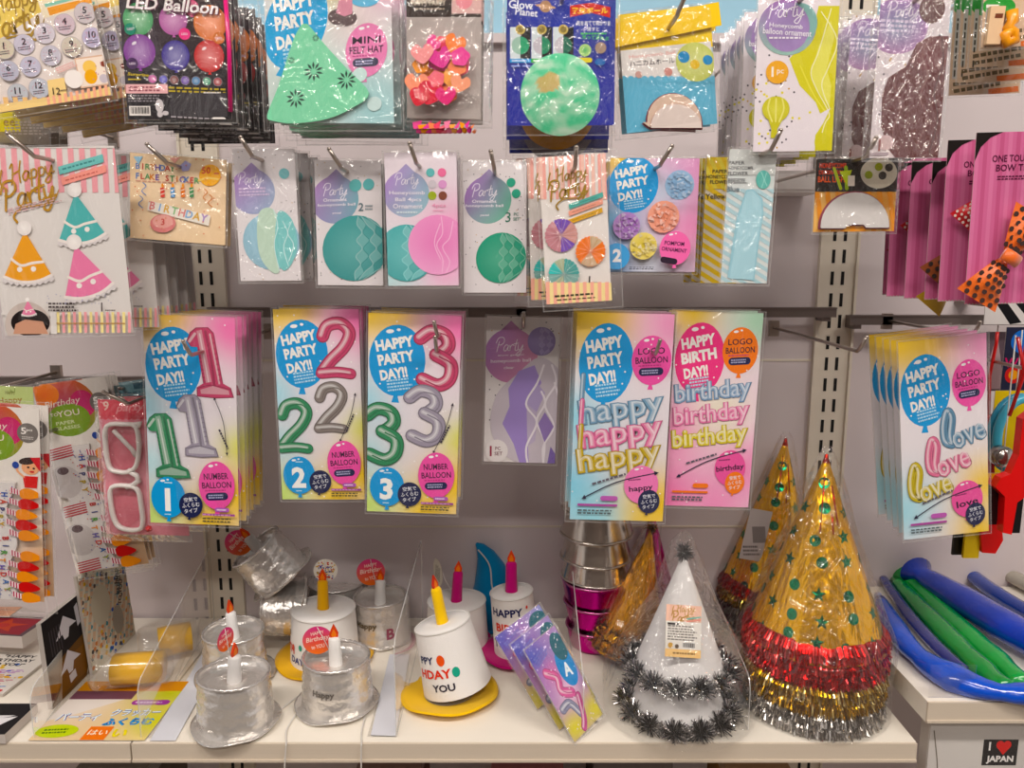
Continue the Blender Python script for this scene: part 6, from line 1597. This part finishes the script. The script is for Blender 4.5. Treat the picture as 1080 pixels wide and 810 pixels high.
hat_bag(rt, .165, .064, -.048, 5, flare=.008, skirt=.020)
# cream label lies against the front of the cone
tilt = math.degrees(math.atan2(.056, .150))
B = Art.sized(.042, .058, Matrix.Identity(4)); B.frame(140, 195)
B.bg('#e9dccb'); B.rect(0, 0, 140, 62, '#ecc6b4'); happy_party_script(B, 70, 30, 90, '#c09a50', 6)
B.rect(0, 62, 140, 165, '#e4e0da'); B.lines(66, 105, 116, 60, 6, '#7a7470'); B.rect(6, 68, 50, 76, '#3a3434'); B.rect(66, 138, 116, 160, '#efece8')
for k in range(14): B.rect(68 + k * 3.4, 140, 69.4 + k * 3.4 + (k % 2), 158, '#2a2626')
B.rect(0, 165, 140, 195, '#ecc890'); B.circ(20, 152, 10, '#c9a25a'); B.circ(45, 155, 8, '#6a5a4a'); B.lines(80, 180, 100, 12, 1, '#8a6a3a')
B.poly([(80, 48), (136, 38), (137, 44), (81, 54)], '#8fc0b4'); B.poly([(80, 58), (136, 48), (137, 54), (81, 64)], '#e9a394')
B.mb.box(-.021, .021, .0001, .0005, -.058, 0, '#d9d0c8')
B.mb.build('paper_label', PRINT, rt, T3(-.004, -.0285, .098) @ R3(4, 'Z') @ R3(6, 'Y') @ R3(-tilt, 'X'))

# gold cone with dark gold tinsel, magenta cone behind
XG = frame_from(on(662, 684, Z0 + .012), (.17, .05, 1))
rt = cone_hat(XG, .172, .050, '#e3a812', 'gold foil cone hat with bronze tinsel base, leaning behind the white cone', 'gold_cone_hat', seed=3)
for k, (zz, s) in enumerate(((.004, 9), (.018, 10), (.032, 11))):
    g = MB(); rn = random.Random(s)
    for q in range(26):
        a = 2 * math.pi * q / 26; rr = .050 * (1 - zz / .172) + .001; tuft(g, Vector((rr * math.cos(a), rr * math.sin(a), zz)), .011, 46, rn, ('#7c5416', '#e2bb5a'))
    g.build('tinsel_ring', TINSEL, rt)
g = MB(); rn = random.Random(77); tuft(g, Vector((0, 0, .175)), .010, 120, rn, ('#8c641c', '#e2bb5a')); g.build('tinsel_tip', TINSEL, rt)
hat_bag(rt, .185, .054, .001, 9, flare=.004, skirt=.002)
XM = frame_from(on(690, 656, Z0 + .004), (-.05, 0, 1))
rt = cone_hat(XM, .180, .040, '#c01f8c', 'magenta foil cone hat standing behind the gold one', 'magenta_cone_hat', seed=8)
g = MB(); rn = random.Random(6)
for q in range(22):
    a = 2 * math.pi * q / 22; tuft(g, Vector((.041 * math.cos(a), .041 * math.sin(a), .006)), .009, 40, rn, ('#7c1c5c', '#d95aa8'))
g.build('tinsel_ring', TINSEL, rt)

# foil balloon packs leaning on end between the dividers
def leaning(nb, ft, nt, label, seed, w2=0):
    uz = nt - nb; h = uz.length; uz.normalize(); ux = ft - nt; ux -= uz * ux.dot(uz); w = ux.length; ux.normalize(); uy = uz.cross(ux)
    M_ = Matrix(((ux.x, uy.x, uz.x, 0), (ux.y, uy.y, uz.y, 0), (ux.z, uy.z, uz.z, 0), (0, 0, 0, 1)))
    top = nt + ux * w / 2
    X = Matrix.Translation(top) @ M_
    B = Art.sized(w, h, X); B.bg('#b58fc0', [(.1, .1, .5, '#5a62b8'), (.5, .35, .4, '#d77ab0'), (1, .3, .5, '#2f9fd0'), (.9, .9, .5, '#d9cf3a'), (.2, .9, .5, '#dcd24a'), (.5, .6, .4, '#e9c3dc')])
    B.frame(300, 480)
    B.circ(225, 190, 70, '#1f8fcc', ry=95); B.text('A', 225, 200, 66, '#eef4f8', bold=.04, rot=-12); B.circ(250, 90, 60, '#2f6a78', ry=70)
    B.foil([(60, 150), (120, 200), (100, 260), (170, 300)], 52, '#d76aa2'); B.foil([(40, 330), (110, 330), (150, 400)], 46, '#8f8fa8'); B.foil([(200, 330), (160, 420), (120, 460)], 40, '#c9619a')
    B.scatter(26, 4, '#f0e9f2', (10, 10, 290, 470), seed); B.lines(90, 70, 130, 50, 4, '#7f88cc', 12)
    rt = empty('foil_balloon_pack', X, label, 'balloon pack', 'leaning balloon packs')
    card_obj(B, rt, th=.0012); bag_mesh(w, h, .004, seed=seed).build('clear_bag', [FILMC, SEAM], rt)
    return rt
for i, (nbp, ntp, dx_, lb) in enumerate(((( 567, 748), (522, 672), (551, 600), 'rearmost foil balloon pack leaning on end between the clear dividers'), ((590, 770), (538, 680), (554, 600), 'middle foil balloon pack leaning on end between the clear dividers'), ((606, 783), (553, 686), (557, 601), 'front foil balloon pack leaning on end, its print pink and blue'))):
    nb = on(*nbp, Z0 + .001); nt = at(ntp[0], ntp[1], nb.y + .02); ft = at(dx_[0] + 1, dx_[1] + 10, nb.y + .065)
    leaning(nb, ft, nt, lb, i + 3)

# ---- clear dividers
def divider(p0, p1, h, h2, label, base=True, side=1, wst=.02):
    """thin clear sheet standing on the shelf from front p0 to back p1"""
    a, b = on(*p0, Z0), on(*p1, Z0); d = (b - a); L_ = d.length; ang = math.atan2(d.y, d.x)
    X = Matrix.Translation(a) @ Matrix.Rotation(ang, 4, 'Z')
    rt = empty('clear_divider', X, label, 'divider', 'clear shelf dividers')
    g = MB(); t = .0006; rr = .018
    out = [(0, .0)] + [(0, h - rr)] + [(rr - rr * math.cos(math.radians(q)), h - rr + rr * math.sin(math.radians(q))) for q in range(15, 91, 15)] + [(L_, h2), (L_, 0)]
    n = len(out); g.add([(x, -t, z) for x, z in out] + [(x, t, z) for x, z in out], [tuple(range(n)), tuple(range(2 * n - 1, n - 1, -1))], '#ffffff', 0)
    g.build('upright_sheet', ACRYL, rt)
    g = MB(); g.add([(x, -t, z) for x, z in out] + [(x, t, z) for x, z in out], [(k, (k + 1) % n, n + (k + 1) % n, n + k) for k in range(n)], '#ffffff', 0); g.build('cut_edge', ACRYLE, rt)
    if base:
        g = MB(); g.box(0, L_, t if side > 0 else -wst, wst if side > 0 else -t, 0, .0008); g.build('foot_strip', ACRYL, rt)
    return rt
divider((149, 779), (226, 652), .070, .115, 'clear divider between the yellow tubs and the silver cake hats', side=-1)
divider((418, 777), (446, 660), .120, .135, 'clear divider between silver and white cake hats', side=1, wst=.034)
divider((615, 772), (598, 655), .065, .150, 'clear divider next to the leaning foil balloon packs', side=1)
divider((789, 770), (740, 655), .065, .085, 'clear divider between the white and gold cone hats', side=1)
divider((36, 779), (100, 690), .060, .062, 'clear divider beside the yellow tubs in the next bay', side=-1)
# white paper strips lying on the shelf
for i, (q, lb) in enumerate((([(158, 781), (185, 781), (235, 690), (213, 690)], 'white paper strip lying beside the front silver hat'), ([(391, 775), (417, 776), (432, 690), (411, 690)], 'white paper strip lying between the two middle dividers'))):
    P = [on(x, y, Z0 + .0012) for x, y in q]; g = MB()
    g.add([p for p in P] + [p - Vector((0, 0, .0004)) for p in P], [(0, 1, 2, 3), (7, 6, 5, 4), (0, 1, 5, 4), (1, 2, 6, 5), (2, 3, 7, 6), (3, 0, 4, 7)], '#d6d6dc'); tag(g.build('paper_strip', PRINT), lb, 'paper strip')
# elastic strings
zf = ZS - .035
def drop(a, b, x2, lab):
    p = on(*a, Z0 + .002); q = on(*b, Z0 + .0015); e = Vector((q.x, YF - .004, q.z)); e2 = Vector((at(x2, 812, YF - .007).x, YF - .007, at(x2, 812, YF - .007).z))
    e.z = ZS + .0015; e.x = at(b[0], 782, YF).x
    elastic([p, q, e, Vector((e.x, YF - .007, ZS - .004)), e2], lab)
drop((318, 745), (303, 768), 300, 'thin elastic string falling over the shelf edge beside the front silver hat')
drop((392, 728), (382, 768), 381, 'thin elastic string falling over the shelf edge near the middle divider')
elastic([on(400, 640, Z0 + .002), on(372, 690, Z0 + .002), on(300, 745, Z0 + .0016), on(262, 778, Z0 + .0016)], 'elastic string curling across the shelf between the front silver hats')

# ---- flyer and yellow tubs
A_ = [on(35, 780, Z0 + .001), on(147, 782, Z0 + .001), on(100, 700, Z0 + .001)]
ux = (A_[1] - A_[0]); w = ux.length; ux.normalize()
X = Matrix.Translation(Vector(((A_[0] + A_[1]) / 2)) + Vector((0, .125, .0003))) @ Matrix(((1, 0, 0, 0), (0, 0, 1, 0), (0, -1, 0, 0), (0, 0, 0, 1)))
B = Art.sized(w * 1.08, .125, X); B.frame(340, 330)
B.bg('#e3c9a4', [(.9, .2, .4, '#cfd23a'), (.1, .3, .4, '#e9e0d6'), (1, .7, .3, '#d9d64a')])
B.rect(0, 0, 340, 60, '#d99a3a'); B.rect(0, 60, 200, 110, '#7a5260'); B.poly([(0, 110), (180, 110), (60, 200), (0, 230)], '#e6ddd6')
B.rrect(270, 128, 120, 30, '#a04a9c'); B.lines(270, 128, 96, 14, 1, '#e9d0e8')
for dx, dy, c, b in ((0, 0, '#2a5fb0', .06), (0, 0, '#eaf2fa', .02)):
    B.text('パーティ', 85 + dx, 210 + dy, 46, '#5a4a9c' if b > .03 else c, 130, 2, bold=b); B.text('クラッカー', 250 + dx, 185 + dy, 42, c, 150, 2, bold=b); B.text('ふくらむ', 250, 235, 42, '#3f9fd8' if b < .03 else c, 150, 2, bold=b)
B.circ(60, 285, 62, '#c3d23a', ry=34); B.lines(60, 285, 80, 30, 2, '#5a7a2a', 4); B.rect(150, 262, 220, 330, '#e9832c'); B.text('はい', 186, 292, 26, '#f6ecd8'); B.text('い', 252, 296, 40, '#e6d63a', bold=.04)
B.mb.box(-B.w / 2, B.w / 2, .0001, .0004, -B.h, 0, '#d9d0c8'); o = B.mb.build('advert_flyer', PRINT, None, X); tag(o, 'glossy Japanese flyer with blue lettering under the yellow tubs', 'flyer')
def tub(px, py, ang, label, L_=.088, r=.024):
    p = on(px, py, Z0); X = Matrix.Translation(p + Vector((0, 0, r + .0016))) @ R3(ang, 'Z') @ R3(90, 'Y')
    rt = empty('clear_tub', X, label, 'tub', 'clear tubs with yellow contents')
    g = MB(); g.lathe([(r * .55, -.004), (r * .95, -.002), (r * 1.04, .004), (r * 1.04, .010), (r * .98, .012), (r * .93, L_), (r * .8, L_ + .002), (.0001, L_ + .002)], 36, '#ffffff'); g.build('tub_wall', film('clear_tub_plastic', amount=.05, rough=.12, bscale=20, bdist=.001, haze=.04), rt)
    g = MB(); g.lathe([(.0001, .022), (r * .8, .022), (r * .82, L_ * .5), (r * .8, L_ - .006), (.0001, L_ - .006)], 30, '#f5c410', 0, None, lambda a, i: 1 + .03 * math.sin(12 * a)); g.build('yellow_filling', PLAS, rt)
    return rt
tub(103, 727, 8, 'clear tub lying down with yellow filling, nearest the dark pack')
tub(150, 700, 28, 'second clear tub lying behind, nearer the divider', .07)

# ---- packs in the left bay on the shelf
def panel(nb, fb, nt, paint, name, label, cat, Wf=300, Hf=400, th=.002, group=None, bag=True):
    nb, fb, nt = Vector(nb), Vector(fb), Vector(nt)
    ux = (fb - nb); w = ux.length; ux.normalize(); uz = (nt - nb); uz -= ux * uz.dot(ux); h = uz.length; uz.normalize(); uy = uz.cross(ux)
    M_ = Matrix(((ux.x, uy.x, uz.x, 0), (ux.y, uy.y, uz.y, 0), (ux.z, uy.z, uz.z, 0), (0, 0, 0, 1)))
    X = Matrix.Translation((nb + fb) / 2 + uz * h) @ M_
    B = Art.sized(w, h, X); B.frame(Wf, Hf); paint(B)
    rt = empty(name, X, label, cat, group); card_obj(B, rt, th=th)
    if bag: bag_mesh(w, h, .003, seed=len(name)).build('clear_bag', [FILM, SEAM], rt)
    return rt
def p_arrow(B):
    B.bg('#1d1a1e'); B.poly([(0, 230), (300, 190), (300, 400), (0, 400)], '#6a4a22'); B.rect(20, 240, 280, 380, '#7a5424')
    for y0 in (40, 205):
        B.poly([(150, y0), (240, y0 + 70), (185, y0 + 70), (170, y0 + 110), (140, y0 + 110), (130, y0 + 80), (80, y0 + 90)], '#cfccd2')
    B.poly([(235, 40), (262, 30), (270, 130), (245, 140)], '#bdbac0'); B.rect(140, 320, 190, 360, '#cfccd2', 8)
    for k in range(5): B.rect(40 + k * 18, 60, 46 + k * 18, 180, '#4a464c', 3)
panel(on(56, 748, Z0), on(96, 708, Z0), at(43, 658, on(56, 748, Z0).y + .0), p_arrow, 'arrow_print_box', 'black and amber pack with white arrow shapes, standing upright', 'box', bag=False, th=.006)
def p_conf(B):
    B.bg('#d3ccbc'); rn = random.Random(4)
    for c in ('#c94a3a', '#3a5fae', '#d9b43a', '#5a5050', '#4f8f9c', '#c98a5a'):
        B.scatter(30, 9, c, (5, 5, 295, 395), ord(c[1]) + ord(c[2])); B.lines(150, 200, 280, 380, 12, mix(c, '#d3ccbc', .55), 70, ord(c[1]))
    B.circ(110, 170, 60, '#c6bfae', ry=80); B.circ(200, 280, 36, '#a39b90', ry=60)
    for k, t in enumerate(('HAPPY', 'BIRTHDAY', 'TO YOU')): B.text(t, 240, 90 + k * 46, 24, '#4a4444', 100, 70, bold=.03)
panel(on(98, 712, Z0), on(143, 668, Z0), at(82, 607, on(98, 712, Z0).y + .004), p_conf, 'confetti_print_pack', 'cream confetti-print pack standing upright behind the arrow pack', 'box', th=.004, bag=False)
def flat(px, w, h, paint, name, label, z=0, rot=0, Wf=300, Hf=300, th=.004, bag=True, cat='pack'):
    p = on(*px, Z0 + z + th); X = Matrix.Translation(p) @ R3(rot, 'Z') @ Matrix(((1, 0, 0, 0), (0, 0, 1, 0), (0, -1, 0, 0), (0, 0, 0, 1)))
    B = Art.sized(w, h, X); B.frame(Wf, Hf); paint(B); rt = empty(name, X, label, cat); card_obj(B, rt, th=th - .0004)
    if bag: bag_mesh(w, h, .002, seed=len(label)).build('clear_bag', [FILM, SEAM], rt)
    return rt
def p_hb(B):
    B.bg('#dcd6cf')
    for c, s in (('#3a6fc0', 1), ('#c93a44', 2), ('#d9b43a', 3)): B.scatter(8, 9, c, (10, 90, 290, 290), s)
    B.text('"HAPPY', 200, 30, 22, '#2a2628', 110, bold=.03); B.text('BIRTHDAY', 190, 62, 22, '#2a2628', 150, bold=.03); B.text('TO YOU"', 190, 94, 22, '#2a2628', 120, bold=.03)
    for k, c in enumerate(('#b98ac2', '#d9a05a', '#c97a8a', '#7f9ac8')): B.lines(150, 150 + k * 36, 260, 30, 3, c, 3, k)
flat((12, 688), .125, .10, p_hb, 'birthday_print_pack', 'white confetti-print birthday pack lying flat behind the black one', rot=-4, bag=False)
def p_blk(B):
    B.bg('#17161a'); B.poly([(60, 110), (180, 60), (150, 120), (270, 120), (160, 200), (150, 150), (60, 170)], '#d6d3d6'); B.poly([(170, 170), (280, 130), (250, 215), (150, 220)], '#dedbde'); B.lines(200, 262, 180, 14, 1, '#b9b6ba')
flat((-6, 742), .105, .062, p_blk, 'black_print_pack', 'flat black pack with white angular shapes at the shelf front', rot=0, th=.012, bag=False)
def p_star(B):
    B.bg('#5a4a50'); B.poly([(20, 40), (280, 20), (280, 280), (20, 260)], '#8a2f3a'); P = []
    for k in range(10):
        a = math.radians(-90 + 36 * k); q = 110 if k % 2 == 0 else 46; P.append((150 + q * math.cos(a), 150 + q * math.sin(a)))
    B.poly(P, '#b04a34'); B.circ(150, 150, 30, '#a83a3a')
flat((18, 650), .10, .055, p_star, 'red_star_pack', 'dim dark red pack with a star print behind the birthday pack', z=.02, rot=-6, th=.018, bag=False)
def p_flesh(B): B.bg('#d9a080', [(.3, .3, .6, '#c98a6c')]); B.lines(150, 150, 240, 200, 4, '#b9785c')
flat((2, 640), .06, .03, p_flesh, 'peach_card', 'small peach coloured card at the edge below the glasses packs', z=.04, th=.002, bag=False)

# ---- balloon tubes on the higher shelf
ZR = .897 + .0008
def sausage(pts, rs, col, label, name='balloon_tube', bands=False, seed=0, extra=None):
    P = smooth3(pts, 5); n = len(P)
    rt = empty(name, P[0], label, 'balloon tube', 'inflatable tubes'); off = Matrix.Translation(-Vector(P[0]))
    R_ = []
    for i in range(n):
        t = i / (n - 1) * (len(rs) - 1); k = min(int(t), len(rs) - 2); R_.append(rs[k] + (rs[k + 1] - rs[k]) * (t - k))
    if bands: R_ = [q * (1 + (.08 * math.sin(i * 1.9) if i > n * .55 else 0)) for i, q in enumerate(R_)]
    if 'thick' in label: R_[0] = .027; R_[1] = .014
    g = MB(); g.tube(P, R_, col, 0, 20, flat=.8); g.build('tube_skin', TUBEP, rt, off)
    g = MB(); a = Vector(P[0]); d = (Vector(P[0]) - Vector(P[1])).normalized(); g.tube([a, a + d * .008, a + d * .014], [R_[0] * .5, .004, .0055], extra or mix(col, '#ffffff', .5), 0, 10); g.build('valve', PLAS, rt, off)
    return rt
def zr_(px, py, r): return on(px, py, ZR + r)
sausage([zr_(966, 602, .03) , zr_(1016, 633, .026), zr_(1062, 661, .026), zr_(1120, 693, .026)], [.014, .024, .025, .023], '#1c44b4', 'thick blue inflatable tube lying over the higher shelf')
sausage([zr_(945, 612, .011), zr_(980, 650, .011), zr_(1030, 700, .011), zr_(1062, 728, .011)], [.009, .015, .015, .013], '#1f8f48', 'translucent green tube nearest the shelf side', bands=True)
sausage([zr_(960, 612, .011) + Vector((0, 0, .003)), zr_(1000, 650, .011), zr_(1045, 690, .011), zr_(1080, 722, .011)], [.009, .014, .015, .012], '#2aa052', 'green tube lying against the thick blue one', bands=True, seed=2)
sausage([zr_(928, 632, .010), zr_(950, 672, .012), zr_(985, 704, .013), zr_(1040, 727, .010), zr_(1100, 733, .009)], [.008, .016, .013, .021, .012, .018], '#2158c4', 'crumpled blue tube along the front corner')
sausage([zr_(929, 606, .010), zr_(958, 648, .010), zr_(990, 684, .010), zr_(1016, 706, .010)], [.006, .009, .009, .007], '#3a3f7c', 'thin dark violet tube behind the crumpled blue one')
sausage([zr_(1010, 593, .012), zr_(1045, 622, .012), zr_(1100, 655, .012)], [.010, .013, .012], '#24469c', 'blue tube with grey valve at the rear')
sausage([zr_(1040, 592, .012), zr_(1075, 612, .012), zr_(1110, 630, .012)], [.011, .013, .012], '#b9b3a6', 'pale cream tube lying at the rear')
P = [zr_(940, 660, .018), zr_(975, 690, .026), zr_(1000, 714, .016)]
g = MB(); g.add([on(934, 655, ZR + .02), on(968, 683, ZR + .03), on(1002, 716, ZR + .02), on(985, 700, ZR + .036)], [(0, 1, 3), (1, 2, 3)], '#c9cdd2'); 
# clear front lip of the higher shelf
g = MB(); a, b = Vector((.478, YF + .006, ZR)), Vector((.530, YF + .006, ZR)); g.box(a.x, b.x, a.y, a.y + .001, ZR, ZR + .040); tag(g.build('clear_shelf_lip', ACRYL), 'small clear upright lip at the front corner of the higher shelf', 'divider')

# ---- below the shelves
def p_japan(B):
    B.bg('#d3cecb', [(.5, .2, .5, '#dcd8d4')])
    B.rect(146, 92, 230, 180, '#15141a'); B.text('I', 164, 118, 26, '#efecea', bold=.03); B.circ(188, 113, 9, '#d3262c'); B.circ(203, 113, 9, '#d3262c'); B.poly([(179, 117), (212, 117), (196, 136)], '#d3262c'); B.text('JAPAN', 188, 157, 24, '#efecea', 70, bold=.03)
    B.stroke([(18, 30), (24, 70), (30, 120), (36, 180)], 4, '#8a8278')
A = Art((984, 742), (1110, 742), (984, 870), -.30)
A.view(984, 742, 1); A.frame(300, 300); A.bg('#d3cecb'); 
A.mb = MB(); A.layer = 0; A.view(0, 0, 1); A.bg('#d3cecb', [(.4, .3, .5, '#dcd8d4')])
A.rect(1042, 779, 1079, 806, '#15141a'); A.text('I', 1049, 786, 9, '#efecea', bold=.03); A.circ(1060, 784.5, 4.2, '#d3262c'); A.circ(1067.5, 784.5, 4.2, '#d3262c'); A.poly([(1056.2, 786.5), (1071.3, 786.5), (1063.8, 795)], '#d3262c'); A.text('JAPAN', 1061, 800, 8.5, '#efecea', 29, bold=.04)
A.stroke([(988, 770), (991, 785), (994, 800), (996, 815)], 1.2, '#7a7268')
rt = empty('souvenir_bag', A.X, 'white souvenir pack with a black I love JAPAN badge under the higher shelf', 'souvenir pack'); card_obj(A, rt, th=.02)
bag_mesh(A.w, A.h, .004, seed=2.2).build('clear_bag', [FILM, SEAM], rt)
Z1 = .52 + .001
simple('trim_6', [(-1.2, .4655, -.30, -.29, .52, .56)], EDGEM)
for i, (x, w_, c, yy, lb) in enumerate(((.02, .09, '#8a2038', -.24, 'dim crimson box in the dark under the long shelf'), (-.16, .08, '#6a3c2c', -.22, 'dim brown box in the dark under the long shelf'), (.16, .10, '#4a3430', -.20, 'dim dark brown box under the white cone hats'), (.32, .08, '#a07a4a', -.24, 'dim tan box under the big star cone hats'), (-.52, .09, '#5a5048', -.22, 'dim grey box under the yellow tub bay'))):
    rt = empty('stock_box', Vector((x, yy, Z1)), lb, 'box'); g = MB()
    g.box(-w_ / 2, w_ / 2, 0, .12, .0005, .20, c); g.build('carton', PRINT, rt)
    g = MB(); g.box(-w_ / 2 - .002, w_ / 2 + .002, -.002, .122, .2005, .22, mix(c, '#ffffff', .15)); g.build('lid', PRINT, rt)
